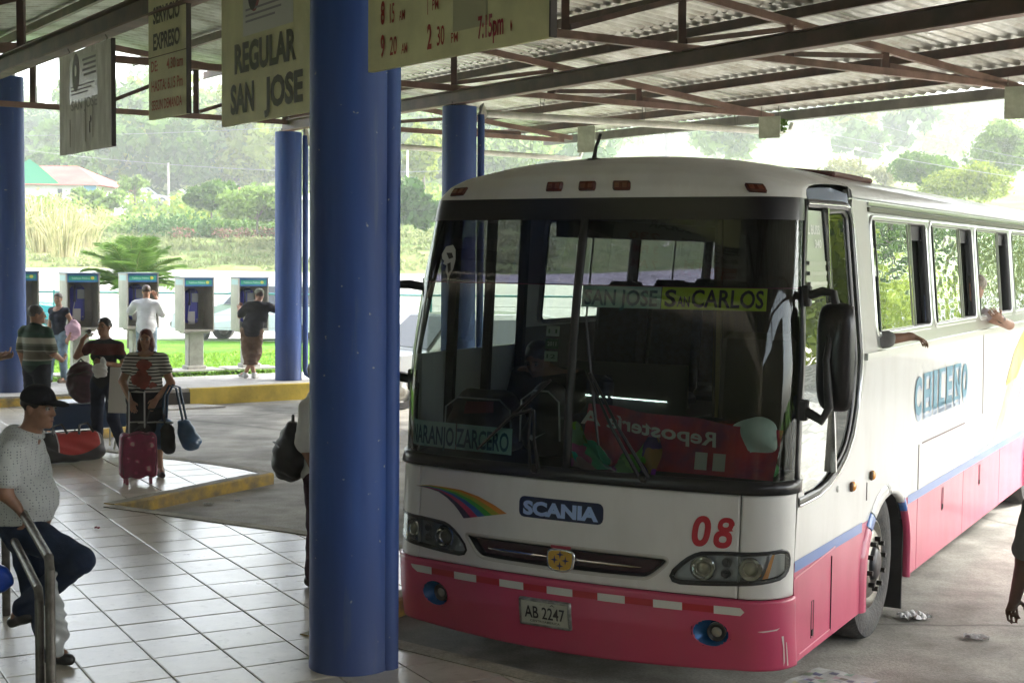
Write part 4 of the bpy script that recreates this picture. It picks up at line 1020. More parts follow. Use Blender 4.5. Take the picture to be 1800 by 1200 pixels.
def pane(name, sg, y0, y1, z0, z1, off, m, parent, fw_=.012):
    p_ = side_quad(name, sg, y0, y1, z0, z1, off, m, parent)
    mb = MB(); X = lambda z: sg * SX(z, off)
    for a, b in (((y0, z0), (y0, z1)), ((y1, z0), (y1, z1)), ((y0, z0), (y1, z0)), ((y0, z1), (y1, z1))):
        mb.bar((X(a[1]), a[0], a[1]), (X(b[1]), b[0], b[1]), .012, fw_)
    mb.build('pane_frame', frame_m, p_); return p_
def side_quad(name, sg, y0, y1, z0, z1, off, m, parent):
    return MB().add([(sg * SX(z0, off), y0, z0), (sg * SX(z0, off), y1, z0), (sg * SX(z1, off), y1, z1), (sg * SX(z1, off), y0, z1)], [(0, 1, 2, 3)]).build(name, m, parent)
for sg in (1, -1):
    for k, (a, b) in enumerate(WIN):
        w_ = empty('side_window'); w_.parent = bus
        fring('window_frame', dens(rrect(a, b, 2.005, 2.80, .07), .06), .020, .016, .004, .014, frame_m, w_, SP(sg))
        fring('window_gasket', dens(offset_poly(rrect(a, b, 2.005, 2.80, .07), -.02), .06), .014, .004, -.03, .004, dark_f, w_, SP(sg))
        g_ = G_SIDE if sg > 0 else glass_mat('clear_side_glass', (.7, .74, .66), 1.0) if k == 0 else G_CL
        if sg < 0 and k == 0: G_CL = g_
        if sg > 0:
            for c0, c1 in ((a - .04, a + .30), (b - .16, b + .03)): MB().grid(lambda u, v, c0=c0, c1=c1: (SX(2.0 + .8 * v) - .10 + .022 * math.sin(u * 25 + k), c0 + (c1 - c0) * u, 2.0 + .8 * v), 16, 2).build('gap_blackout', mat('dark_gap_blackout', (.012, .016, .016), .9), w_, True)  # added dark sheets behind the open window ends, block light from across the cabin
            pane('pane', sg, a + .16, a + 1.06, 2.03, 2.775, -.012, g_, w_); pane('pane', sg, a + .98, a + 1.20, 2.03, 2.775, -.026, g_, w_)
        else:
            pane('pane', sg, a + .03, a + .83, 2.03, 2.775, -.012, g_, w_); pane('pane', sg, a + .80, a + 1.57, 2.03, 2.775, -.026, g_, w_)
# driver side glazing on the right: louvre panel, window, chrome pillar, dark pane
dw = empty('driver_window'); dw.parent = bus; RS = SP(1)
yv = lambda z: FP0(SMAX, z).y + .015
Pn = [(yv(2.4) + .0, 2.33), (.86, 2.33), (.84, 2.80), (yv(2.8), 2.80)]
ffill('louvre_panel', Pn, -.004, P_ALU, dw, RS)
for z in (2.37, 2.43, 2.49): MB().bar(RS(.47, z, .008), RS(.80, z + .0, .008), .02, .022).build('louvre', P_ALU, dw)
mb = MB(); text_on(mb, 'EL BUSS', lambda y, z: RS(y, z, .0), .50, 2.66, .27, .055, .03); text_on(mb, '340', lambda y, z: RS(y, z, .0), .66, 2.58, .13, .05, .03); mb.build('model_lettering', mat('white_letters', (.8, .8, .8), .4), dw)
Pw = [(yv(1.3), 1.15), (.60, 1.16), (.78, 1.19), (.90, 1.225), (.88, 2.32), (yv(2.3), 2.32)]
Pw = dens(Pw, .08)
ffill('window_glass', Pw, -.012, glass_mat('driver_glass', (.30, .34, .33), 1.5, 0, .15), dw, RS)
Pp = [(.955, 1.245), (1.08, 1.285), (1.2, 1.36), (1.29, 1.48), (1.35, 1.62), (1.385, 1.8), (1.39, 2.0), (1.37, 2.78), (1.30, 2.815), (.955, 2.80)]
ffill('rear_pane', dens(Pp, .08), -.012, G_DARK, dw, RS)
fring('rear_pane_seal', dens(Pp, .05), .012, .02, -.008, .006, P_BLACK, dw, RS)
mb = MB(); mb.bar(RS(.915, 1.22, .006), RS(.905, 2.82, .006), .03, .035); mb.build('chrome_pillar', P_CHROME, dw)
Jl = [(yf(1.28), 1.13)] + JW + [(1.465, 2.2), (1.45, 2.75), (1.40, 2.84), (1.30, 2.85), (yf(2.85), 2.84)]
def strip(name, pts, w, off, m, parent):
    V = []; F = []
    for i, (y, z) in enumerate(pts):
        a, b = pts[max(0, i - 1)], pts[min(len(pts) - 1, i + 1)]; d = Vector((b[0] - a[0], b[1] - a[1])).normalized()
        for q, o_ in ((w / 2, .0), (w / 2, off), (-w / 2, off), (-w / 2, .0)): V.append(RS(y + d.y * q, z - d.x * q, o_))
    for i in range(len(pts) - 1):
        for k in range(3): F.append((i * 4 + k, i * 4 + k + 1, i * 4 + 5 + k, i * 4 + 4 + k))
    return mesh_obj(name, V, F, m, parent, True)
def open_dens(P, d):
    Q = []
    for a, b in zip(P[:-1], P[1:]):
        n = max(1, int(math.hypot(b[0] - a[0], b[1] - a[1]) / d)); Q += [(a[0] + (b[0] - a[0]) * k / n, a[1] + (b[1] - a[1]) * k / n) for k in range(n)]
    return Q + [P[-1]]
strip('outer_seal', open_dens(Jl, .05), .05, .012, P_BLACK, dw)
strip('outer_chrome', open_dens([(y + (.018 if y > 1.2 else 0), z - (.018 if z < 1.5 else 0)) for y, z in Jl], .05), .010, .017, P_CHROME, dw)
ffill('visor_strip', [(yv(2.85), 2.85), (1.42, 2.865), (1.46, 2.93), (1.1, 2.955), (.6, 2.93), (yv(2.88), 2.88)], .004, mat('blue_grey_strip', (.16, .22, .32), .15, .6), dw, RS)
ffill('gap_filler', [(yv(1.2), 1.15), (1.30, 1.16), (1.40, 1.55), (1.42, 2.3), (1.40, 2.86), (yv(2.8), 2.86)], -.05, P_DARKIN, dw, RS) if False else None
# side decals: joints, hatches, amber lamps, belt lines, lettering
gapm = mat('panel_gap', (.02, .012, .015), .7); gapl = mat('panel_gap_light', (.25, .2, .2), .7)
def sline(y0, z0, y1, z1, w=.008, m=gapm, nm='panel_joint', off=.002): MB().bar(RS(y0, z0, off), RS(y1, z1, off), .004, w).build(nm, m, bus)
sline(.93, .24, .93, .70); sline(.32, .235, .93, .245, .006, mat('pink_edge', (.65, .25, .3), .4)); sline(5.47, 1.86, 5.52, 1.15, .01, gapl); sline(3.24, 1.14, 4.77, 1.14, .01, gapl); sline(3.13, .80, 3.13, 1.14, .006, gapl)
sline(1.70, 1.05, 1.70, .93, .006, gapl); sline(yf(.75) + .02, .70, 1.0, .745, .01, mat('pink_edge', (.65, .25, .3), .4))
for y, z0, z1 in ((.56, .28, .50), (3.98, .52, .70), (5.45, .52, .70)):
    fring('hatch_handle', [(y - .022, z0), (y + .022, z0), (y + .022, z1), (y - .022, z1)], .003, .004, .001, .004, gapm, bus, RS)
    MB().box(RS(y, z0 + .03, .004), (.006, .03, .035)).build('hatch_latch', gapm, bus)
for y, z in ((1.33, 1.075), (1.80, 1.085)):
    a_ = MB().ball(RS(y, z, .012), (.022, .035, .032), 14, 8).build('side_lamp', amber, bus, True); MB().box(RS(y - .03, z, .012), (.02, .018, .062), bev=.006).build('lamp_base', mat('brown_plastic', (.1, .05, .02), .5), a_)
MB().ball(RS(1.02, 1.10, .004), (.01, .02, .02), 10, 6).build('fuel_cap', P_WHITE, bus, True)
# lettering CHILENO with outline, shaded blocks
cl_ = empty('fleet_name'); cl_.parent = bus
for nm, dx, dz, bo, off, m_, hh, z0 in (('letter_shadow', .02, -.10, .05, .003, mat('pale_blue_shade', (.42, .5, .6), .5), .30, 1.36), ('letter_outline', 0, 0, .06, .0045, mat('dark_blue_outline', (.10, .20, .34), .5), .27, 1.38), ('letter_fill', 0, 0, .045, .006, mat('blue_letter_fill', (.12, .30, .40), .5), .27, 1.38)):
    mb = MB(); x = 2.95
    for ch, w in zip('CHILENO', (.25, .29, .15, .24, .24, .29, .25)):
        text_on(mb, ch, lambda y, z, off=off: RS(y, z, off), x + dx, z0 + dz * .3, w - .035, hh, bo); 
        if ch in 'HILEN':      # slab serifs
            for zz in (z0 + dz * .3 - .008, z0 + hh + dz * .3 - .012):
                mb.add([RS(x + dx - .012, zz, off), RS(x + dx + w - .02, zz, off), RS(x + dx + w - .02, zz + .028, off), RS(x + dx - .012, zz + .028, off)], [(0, 1, 2, 3)])
        x += w + .03
    mb.build(nm, m_, cl_)
# rainbow artwork farther back
for nm, c, off, P in (('pale_yellow', (.62, .58, .20), .002, [(5.95, .84), (6.3, .84), (6.75, 1.1), (7.05, 1.40), (6.75, 1.36), (6.45, 1.12)]), ('pale_cyan', (.30, .50, .56), .0032, [(6.35, .84), (6.75, .84), (7.3, 1.2), (7.6, 1.5), (7.1, 1.42), (6.8, 1.1)]), ('pale_pink', (.62, .28, .40), .0044, [(6.8, .84), (7.3, .84), (8.1, 1.3), (8.4, 1.6), (7.7, 1.5), (7.35, 1.18)]), ('yellow', (.75, .62, .02), .0056, [(6.58, 1.32), (7.15, 1.36), (7.6, 1.55), (8.3, 1.84), (7.6, 1.84), (7.0, 1.62)]), ('pale_cyan', (.30, .50, .56), .0068, [(7.1, 1.32), (7.7, 1.35), (8.6, 1.7), (8.7, 1.84), (8.3, 1.84), (7.6, 1.55)])):
    MB().add([RS(y, z, off) for y, z in P], [tuple(range(len(P)))]).build('rainbow_artwork', mat('art_' + nm, c, .4, var=.25, vscale=3, vcol=tuple(.6 * x + .2 for x in c)), bus)
for i in range(9): 
    y = 5.2 + i * .26; MB().add([RS(y, .80 - .0, .0045), RS(y + .24, .80, .0045), RS(y + .30, .80 + .05 + .01 * i, .0045), RS(y + .1, .80 + .03 + .01 * i, .0045)], [(0, 1, 2, 3)]).build('stripe_step', mat('pale_blue_shade', (.42, .5, .6), .5), bus)
# wheels
tyre_m = mat('tyre_rubber', (.022, .022, .023), .75, var=.6, vscale=12, vcol=(.05, .047, .042), bump=.4, bscale=40)
rim_m = mat('steel_rim', (.42, .41, .38), .35, .8, var=.4, vscale=6, vcol=(.2, .18, .15)); nut_m = mat('dark_nuts', (.03, .028, .025), .45, .6)
def wheel(y, sg=1, zc0=.43):
    w_ = empty('wheel', (sg * 1.11, y, zc0)); w_.parent = bus
    MB().grid(lambda u, v: (sg * (.75 + .52 * v), y + .02 - .66 * math.cos(u * math.pi), .42 + .56 * math.sin(u * math.pi)), 20, 1).build('wheel_housing', P_DARKIN, bus)
    MB().box((sg * .74, y, .6), (.02, 1.3, .8)).build('wheel_housing', P_DARKIN, bus)
    r = .52
    MB().lathe((0, 0, 0), [(.30, sg * .02), (.31, sg * .12), (.35, sg * .145), (.43, sg * .15), (r - .02, sg * .135), (r, sg * .10), (r + .002, sg * .05), (r, 0), (r, -sg * .1), (r - .02, -sg * .14), (.40, -sg * .15), (.3, -sg * .12)], 56, 'x').build('tyre', tyre_m, w_, True)
    MB().lathe((0, 0, 0), [(.305, sg * .125), (.29, sg * .13), (.285, sg * .10), (.27, sg * .06), (.25, sg * .075), (.235, sg * .12), (.20, sg * .145), (.14, sg * .15), (.135, sg * .10), (0, sg * .10)], 48, 'x').build('rim', rim_m, w_, True)
    MB().lathe((0, 0, 0), [(.115, sg * .10), (.11, sg * .155), (.09, sg * .175), (.04, sg * .18), (0, sg * .18)], 24, 'x').build('hub', mat('oily_hub', (.03, .03, .035), .35, .5), w_, True)
    for i in range(10):
        a = 2 * math.pi * i / 10 + .2; MB().cyl((sg * .14, .17 * math.cos(a), .17 * math.sin(a)), (sg * .185, .17 * math.cos(a), .17 * math.sin(a)), .018, 6).build('wheel_nut', nut_m, w_)
    mb = MB(); q = []
    for i in range(56):
        for xx in (-.09, -.03, .03, .09): a = 2 * math.pi * i / 56; q = (r + .003); mb.box((xx, q * math.cos(a), q * math.sin(a)), (.045, .03, .012), rx=a - math.pi / 2)
    return w_
wheel(2.10, 1); wheel(2.10, -1, .52); wheel(8.4, 1); wheel(8.4, -1, .52)
MB().add([(.2, 1.5, .2), (1.27, 1.5, .2), (1.27, 1.62, .9), (.2, 1.62, .9)], [(0, 1, 2, 3)]).add([(.2, 1.62, .94), (1.27, 1.62, .94), (1.27, 2.9, .94), (.2, 2.9, .94)], [(0, 1, 2, 3)]).build('wheel_well', P_DARKIN, bus)
for sg in (1, -1): MB().box((sg * 1.08, 2.80, .30), (.40, .02, .66)).build('mud_flap', P_RUB, bus)
# under-body and floor, interior shell
MB().box((0, 6.0, .30), (2.2, 11.2, .16)).build('chassis', P_DARKIN, bus)
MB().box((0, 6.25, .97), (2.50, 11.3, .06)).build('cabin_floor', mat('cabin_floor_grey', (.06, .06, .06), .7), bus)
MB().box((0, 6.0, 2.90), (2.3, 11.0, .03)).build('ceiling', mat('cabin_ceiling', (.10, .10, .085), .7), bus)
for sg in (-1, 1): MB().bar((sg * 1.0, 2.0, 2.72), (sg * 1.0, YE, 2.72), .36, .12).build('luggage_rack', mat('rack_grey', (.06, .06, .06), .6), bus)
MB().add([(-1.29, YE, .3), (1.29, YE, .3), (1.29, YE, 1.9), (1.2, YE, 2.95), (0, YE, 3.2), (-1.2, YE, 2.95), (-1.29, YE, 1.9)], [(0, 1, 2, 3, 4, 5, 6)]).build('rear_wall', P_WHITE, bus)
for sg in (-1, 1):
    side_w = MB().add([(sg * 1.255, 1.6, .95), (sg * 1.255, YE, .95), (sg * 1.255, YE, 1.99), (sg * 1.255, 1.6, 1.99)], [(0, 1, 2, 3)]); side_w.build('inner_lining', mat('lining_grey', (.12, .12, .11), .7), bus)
def seat(x, y):
    mb = MB(); mb.box((0, 0, .42), (.44, .44, .12), bev=.04); mb.box((0, .24, .86), (.44, .13, .80), rx=R(-9), bev=.05); mb.box((0, .33, 1.22), (.30, .10, .2), rx=R(-9), bev=.04)
    return mb.build('passenger_seat', P_SEAT, bus, False, loc=(x, y, 1.0))
for k in range(7):
    for x in (-.98, -.52, .52, .98):
        if k == 0: o = seat(x, 2.5); (s0_ := o) if x == -.98 else None
        else:
            o = s0_.copy(); C.objects.link(o); o.location = (x, 2.5 + k * .92, 1.0)
# dashboard
MB().grid(lambda u, v: FP((u * 2 - 1) * 1.3, 1.22, -.06) + Vector((0, v * .62, .04 + .03 * math.sin(v * 3) * (1 + .4 * math.sin(u * 9)))), 24, 6).build('dashboard', P_DARKIN, bus, True)
MB().add([FP(-1.3, 1.24, -.06) + Vector((.04, .6, 0)), FP(1.3, 1.24, -.06) + Vector((-.04, .6, 0)), (1.2, .75, .98), (-1.2, .75, .98)], [(0, 1, 2, 3)]).build('dashboard_back', P_DARKIN, bus)
st = empty('steering_wheel', (.62, .78, 1.42)); st.parent = bus
M4 = Matrix.Translation((0, 0, 0)) @ Matrix.Rotation(R(-28), 4, 'X')
MB().tube([(.24 * math.cos(2 * math.pi * i / 32), .24 * math.sin(2 * math.pi * i / 32), 0) for i in range(33)], .016, 8, cap=False).xform(M4).build('rim', P_RUB, st, True)
for a in (0, 2.1, 4.2): MB().tube([(0, 0, -.03), (.23 * math.cos(a), .23 * math.sin(a), 0)], .014, 6).xform(M4).build('spoke', P_RUB, st)
MB().cyl((0, 0, -.02), (0, .02, -.4), .035, 10).xform(M4).build('column', P_RUB, st)
MB().box((.62, 1.42, 1.55), (.50, .14, .95), rx=R(-8), bev=.05).build('driver_seat', mat('driver_seat_cloth', (.10, .085, .03), .85), bus)
MB().box((-.62, 1.3, 1.35), (.48, .12, .7), rx=R(-8), bev=.05).build('guide_seat', P_SEAT, bus)
MB().box((.28, 1.62, 1.85), (.03, .03, 1.9)).build('grab_pole', mat('pole_yellow', (.35, .25, .05), .4), bus)
MB().box((-.55, 1.95, 1.38), (.95, .03, .72)).build('partition', mat('partition_grey', (.09, .10, .10), .6), bus)
MB().box((.68, 1.72, 1.9), (.95, .03, 1.75)).build('partition', mat('curtain_olive', (.085, .07, .02), .9, var=.5, vscale=6, stretch=(6, 6, .5)), bus)
# door on the left side: glazed with posts
dr = empty('entrance_door'); dr.parent = bus
for y in (.62, 1.10, 1.58): MB().bar((-SX(1.3, -.01), y, 1.0), (-SX(2.8, -.01), y - .0, 2.85), .045, .06).build('door_post', P_BLACK, dr)
MB().add([(-1.295, .52, .25), (-1.295, 1.6, .25), (-1.295, 1.6, 1.05), (-1.295, .52, 1.05)], [(0, 1, 2, 3)]).build('door_lower_panel', P_WHITE, dr)
side_quad('door_glass', -1, .36, 1.58, 1.87, 2.84, -.012, G_CL, dr)
# --- wipers
wi = mat('wiper_black', (.008, .008, .008), .35, .3)
def wiper(sp, zp, se, ze, b0, b1):
    w_ = empty('wiper'); w_.parent = bus; off = .05
    for d in (-.018, .022): MB().tube([FP(sp + d * 1.4, zp, off * .6), FP(sp + (se - sp) * .5 + d, zp + (ze - zp) * .5, off + .015), FP(se + d * .6, ze, off)], [.013, .009, .008], 6).build('arm', wi, w_)
    MB().tube([FP(b0[0], b0[1], .018), FP((b0[0] + b1[0]) / 2, (b0[1] + b1[1]) / 2, .022), FP(b1[0], b1[1], .018)], [.008, .012, .008], 6).build('blade', wi, w_)
    MB().tube([FP(se, ze, off), FP((b0[0] + b1[0]) / 2, (b0[1] + b1[1]) / 2, .022)], .012, 6).build('blade_clip', wi, w_)
    MB().ball(FP(sp, zp, .03), .03, 8, 5).build('pivot', wi, w_)
wiper(.50, 1.245, .14, 1.83, (.08, 2.16), (.21, 1.42))
wiper(-.20, 1.245, -.22, 1.60, (-.62, 1.33), (-.12, 1.78))
# --- mirrors
def mirror(sg):
    m_ = empty('wing_mirror'); m_.parent = bus
    P0 = FP(sg * (SMAX - .01), 2.30, .02); P1 = FP(sg * (SMAX - .01), 1.66, .02)
    MB().tube([P0, P0 + Vector((sg * .10, -.02, .03)), P0 + Vector((sg * .16, -.02, .02)), P0 + Vector((sg * .18, -.02, -.06)), Vector((sg * 1.44, .26, 1.95)), P1 + Vector((sg * .15, -.02, .02)), P1 + Vector((sg * .11, -.02, -.05)), P1], [.026, .026, .026, .026, .02, .026, .028, .028], 10).build('arm', P_RUB, m_, True)
    for p in (P0, P1): MB().box(p, (.05, .06, .12), bev=.01).build('bracket', P_RUB, m_)
    c = Vector((sg * 1.47, .36, 1.96))
    mb = MB(); n = 20
    def shell(u, v):
        a = u * 2 * math.pi; r = math.sin(v * math.pi / 2) ; ca_, sa_ = math.cos(a), math.sin(a)
        x = .115 * math.copysign(abs(ca_) ** .5, ca_) * r; z = .31 * math.copysign(abs(sa_) ** .45, sa_) * r
        return c + Matrix.Rotation(sg * R(-14), 3, 'Z') @ Vector((x, -.085 * math.cos(v * math.pi / 2) ** .7, z))
    mb.grid(shell, 36, 8); mb.build('housing', P_BLACK, m_, True)
    MB().add([c + Matrix.Rotation(sg * R(-14), 3, 'Z') @ Vector((x, .0, z)) for x, z in ((-.10, -.29), (.10, -.29), (.10, .29), (-.10, .29))], [(0, 1, 2, 3)]).build('mirror_glass', P_CHROME, m_)
mirror(1)
m_ = empty('wing_mirror'); m_.parent = bus
for z in (2.30, 1.70):
    P0 = FP(-(SMAX - .02), z, .02); MB().tube([P0, P0 + Vector((-.12, -.03, .02)), P0 + Vector((-.40, -.05, .01))], [.028, .03, .022], 10).build('arm', P_RUB, m_, True); MB().box(P0, (.05, .06, .14), bev=.01).build('bracket', P_RUB, m_)
MB().box((-1.78, .25, 1.95), (.2, .08, .62), bev=.04).build('housing', P_BLACK, m_)
# --- things behind the glass
sgn = lambda nm, s0, s1, z0, z1, off, m, par: ffill(nm, [(s0, z0), (s1, z0), (s1, z1), (s0, z1)], off, m, par)
def dest_sign(label, s0, z0, w, h, txts, bg, fg, off=-.03):
    e_ = empty('destination_sign', bus.matrix_world @ Vector((0, 0, 0)), bus.rotation_euler.z, label, 'sign', 'destination signs inside the windscreen'); e_.location = BUS0
    sgn('sign_board', s0, s0 + w, z0, z0 + h, off, bg, e_)
    mb = MB()
    for t, x, ww, hh in txts: text_on(mb, t, fmap(off + .004), s0 + x, z0 + h * .12, ww, hh * h, .03)
    mb.build('sign_lettering', fg, e_)
teal = mat('teal_letters', (.0, .13, .20), .6); tbg = mat('pale_teal_board', (.55, .9, .85), .7)
dest_sign('pale teal SAN JOSE sign behind the windscreen', .02, 2.222, .50, .13, [('SAN JOSE', .02, .46, .72)], tbg, teal)
dest_sign('yellow green San CARLOS sign behind the windscreen', .525, 2.222, .62, .135, [('S', .02, .07, .74), ('AN', .095, .075, .45), ('CARLOS', .18, .42, .76)], mat('lime_board', (.75, .95, .04), .7), mat('black_letters', (.01, .01, .012), .5))
dest_sign('pale teal ZARCERO sign low in the left windscreen', -.82, 1.31, .42, .16, [('ZARCERO', .0, .40, .72)], tbg, teal)
dest_sign('pale teal NARANJO sign in the lower left corner of the windscreen', -1.24, 1.31, .41, .16, [('NARANJO', .03, .37, .72)], tbg, teal)
whs = mat('sticker_white', (.5, .52, .5), .6)
flat('profile_sticker', [(-1.03 + a * .9, 2.40 + b) for a, b in ((0, .12), (.03, .17), (.09, .18), (.12, .15), (.13, .09), (.12, .03), (.09, -.02), (.085, -.07), (.075, -.02), (.05, .02), (.055, .05), (.02, .06), (.03, .08), (.01, .09))], whs, .005, bus)
flat('sticker_shade', [(-1.03 + a * .9, 2.40 + b) for a, b in ((.04, .13), (.09, .13), (.11, .10), (.07, .09))], P_BLACK, .0065, bus)
flat('sticker_shade', [(-1.03 + a * .9, 2.40 + b) for a, b in ((.06, .06), (.09, .07), (.10, .02), (.08, .0))], P_BLACK, .0065, bus)
for i, t in enumerate(('11', '2011', '12')):
    z = 2.04 - .075 * i; flat('permit_sticker', [(-.19, z), (-.10, z), (-.10, z + .06), (-.19, z + .06)], [whs, mat('green_sticker', (.03, .10, .04), .6), mat('pale_green_sticker', (.35, .45, .35), .6)][i], -.006)
    mb = MB(); text_on(mb, t, fmap(-.004), -.175, z + .018, .06, .025, .02); mb.build('sticker_digits', [mat('green_sticker', (.03, .10, .04)), whs, mat('green_sticker', (.03, .10, .04))][i], bus)
# ------------------------------------------------------------ people
def skin(name, c): return mat('skin_' + name, c, .5, var=.18, vscale=9, spec=.4)
SK = {'tan': skin('tan', (.36, .19, .115)), 'brown': skin('brown', (.25, .13, .08)), 'dark': skin('dark', (.12, .06, .04)), 'light': skin('light', (.42, .24, .16))}
def cloth(name, c, var=.25, vs=5.): return mat('cloth_' + name, c, .9, var=var, vscale=vs, bump=.25, bscale=120, spec=.2)
def denim(name, c): return mat('denim_' + name, c, .9, var=.45, vscale=6, bump=.3, bscale=160, spec=.2)
HAIR = {'black': mat('hair_black', (.012, .009, .008), .45, var=.4, vscale=60, stretch=(1, 1, .2)), 'grey': mat('hair_grey', (.10, .095, .09), .6, var=.5, vscale=60), 'auburn': mat('hair_auburn', (.13, .022, .015), .45, var=.5, vscale=40, stretch=(1, 1, .2)), 'brown': mat('hair_brown', (.06, .03, .018), .5, var=.4, vscale=50), 'blond': mat('hair_greying', (.3, .26, .2), .6, var=.4, vscale=50)}
EYEW = mat('eye_white', (.22, .20, .18), .3); EYED = mat('eye_dark', (.02, .012, .01), .2)
def std_joints(H, fem=False):
    s = H / 1.70; sw = .165 if fem else .19
    J = dict(pel=(0, 0, .95), chest=(0, .0, 1.24), neck=(0, -.01, 1.435), head=(0, .015, 1.583))
    for n, q in (('L', -1), ('R', 1)):
        J['sh' + n] = (q * sw, -.01, 1.352); J['el' + n] = (q * (sw + .06), -.02, 1.09); J['wr' + n] = (q * (sw + .07), .05, .85); J['ha' + n] = (q * (sw + .065), .08, .76)
        J['hip' + n] = (q * .09, 0, .90); J['kn' + n] = (q * .10, .015, .48); J['an' + n] = (q * .10, -.02, .085); J['toe' + n] = (q * .12, .16, .03)
    return {k: tuple(np.array(v) * s) for k, v in J.items()}
def frame(d, up=(0, 0, 1)):
    d = np.array(d, float); d /= np.linalg.norm(d) + 1e-9; u = np.array(up, float); x = np.cross(d, u)
    if np.linalg.norm(x) < .1: x = np.cross(d, (1, 0, .1))
    x /= np.linalg.norm(x); return x, d, np.cross(x, d)
def person(label, loc, rz, H=1.7, J=None, fem=False, girth=1., belly=0., bust=0., sk='tan', hair='short', hc='black', head_yaw=0., head_pitch=0., top=None, bottom=None, shoes=None, cap=None, h=.0115, curl=.7, eyes=True, group=None, parent=None, extra=None):
    """top: dict(m, sleeve 0..2 (fraction of arm), hem z, neck), bottom: dict(m, to z, flare, skirt)"""
    s = H / 1.70; j = std_joints(H, fem); j.update(J or {}); A = lambda k: np.array(j[k], float)
    root = empty('person', loc, rz, label, 'person', group)
    P = np.array(list(j.values())); lo = P.min(0) - .25; hi = P.max(0) + .22
    pel, ch, nk, hd = A('pel'), A('chest'), A('neck'), A('head')
    M = rotz(head_yaw) @ rotx(head_pitch); k = s * (1.0 if not fem else .95)
    def torso(b, inf=0., legs=False):
        g = girth; fx, fy, fz = frame(ch - pel, (0, 1, 0)); xs = A('shR') - A('shL'); xs = xs / (np.linalg.norm(xs) + 1e-9); up = ch - pel; up /= np.linalg.norm(up); fw = np.cross(up, xs); fw /= np.linalg.norm(fw) + 1e-9; Mt = np.stack([xs, fw, up], 1)
        b.ell(ch + up * .02 * s, ((.165 if not fem else .145) * s * g ** .5 + inf, .108 * s * g ** .6 + inf, .19 * s + inf), .05 * s, Mt)
        b.ell(pel + (ch - pel) * .38, ((.135 if not fem else .12) * s * g + inf, .10 * s * g + inf, .16 * s + inf), .06 * s, Mt)
        b.ell(pel - up * .02 * s, ((.155 if not fem else .168) * s * g + inf, .112 * s * g + inf, .13 * s + inf), .05 * s, Mt)
        if belly: b.ell(pel + (ch - pel) * .42 + fw * .07 * s, (.13 * s * g + inf, (.07 + belly) * s + inf, .15 * s + inf), .05 * s, Mt)
        if bust:
            for q in (-1, 1): b.ell(ch + xs * q * .07 * s + fw * .085 * s + up * .0, (.06 * s + inf, bust * s + inf, .058 * s + inf), .03 * s, Mt)
        for q in 'LR': b.cap(ch + up * .11 * s, A('sh' + q), .062 * s + inf, .052 * s * g ** .5 + inf, .05 * s)
        b.cap(ch + up * .10 * s, nk, .068 * s + inf * .6, .056 * s + inf * .4, .04 * s)
        return Mt
    def arm(b, q, inf=0., frac=2., hand=True):
        sh, el, wr = A('sh' + q), A('el' + q), A('wr' + q); g = girth ** .6
        r = [.054 * s * g, .043 * s * g, .028 * s * g]
        if fem: r = [x * .9 for x in r]
        f1 = min(1, frac); e1 = sh + (el - sh) * f1; b.cap(sh, e1, r[0] + inf, r[0] + (r[1] - r[0]) * f1 + inf * 1.25, .03 * s)
        if frac > 1: f2 = frac - 1; e2 = el + (wr - el) * f2; b.cap(el, e2, r[1] + inf, r[1] + (r[2] - r[1]) * f2 + inf, .02 * s)
    def leg(b, q, inf=0., to=0.):
        hp, kn, an = A('hip' + q), A('kn' + q), A('an' + q); g = girth ** .7; b.cap(hp, kn, .085 * s * g + inf, .055 * s * g + inf, .035 * s); b.cap(kn, an, .056 * s * g + inf, .036 * s + inf * 1.2, .02 * s)
        b.cap(kn + (an - kn) * .18, kn + (an - kn) * .45, .056 * s * g + inf, .050 * s * g + inf, .03 * s)
    b = SDF(lo, hi, h); torso(b)
    for q in 'LR':
        arm(b, q); leg(b, q); an, toe = A('an' + q), A('toe' + q); b.cap(an, an * .4 + toe * .6 + np.array([0, 0, .01]), .036 * s, .032 * s, .02); b.cap(an * .4 + toe * .6 + np.array([0, 0, .01]), toe, .032 * s, .02 * s, .02)
        # hand: palm, four bent fingers, thumb
        wr, ha = A('wr' + q), A('ha' + q); x, d, u = frame(ha - wr, j.get('palm' + q, (0, 1, 0))); L_ = .105 * s; pc = wr + d * .045 * s; fr = max(.0075 * s, h * .72)
        b.ell(pc, (.036 * s, .05 * s, .016 * s + h * .3), .012, np.stack([x, d, u], 1)); b.cap(wr - d * .02, wr + d * .02, .025 * s, .024 * s, .01)
        for i, (ox, ln) in enumerate(((-.029, .85), (-.010, 1.), (.010, .95), (.028, .76))):
            p0 = wr + d * .085 * s + x * ox * s * 1.05; d1 = d * math.cos(curl * .5) - u * math.sin(curl * .5); p1 = p0 + d1 * .038 * s * ln; d2 = d * math.cos(curl * 1.4) - u * math.sin(curl * 1.4); p2 = p1 + d2 * .03 * s * ln; d3 = d * math.cos(curl * 2) - u * math.sin(curl * 2)
            b.chain([p0 - d * .02, p0, p1, p2, p2 + d3 * .02 * s], [fr * 1.15, fr * 1.1, fr, fr * .95, fr * .8], .003)
        tq = -1 if q == 'R' else 1; p0 = wr + d * .03 * s + x * tq * .03 * s; p1 = p0 + (d * .7 + x * tq * .6 - u * .3) * .04 * s; b.chain([p0, p1, p1 + (d * .9 + x * tq * .1 - u * .5) * .03 * s], [fr * 1.5, fr * 1.25, fr], .006)
    T = lambda v: hd + M @ (np.array(v, float) * k)
    E_ = lambda c, r, kk=.012, sub=False: b.ell(T(c), np.array(r) * k, kk * k, M, sub)
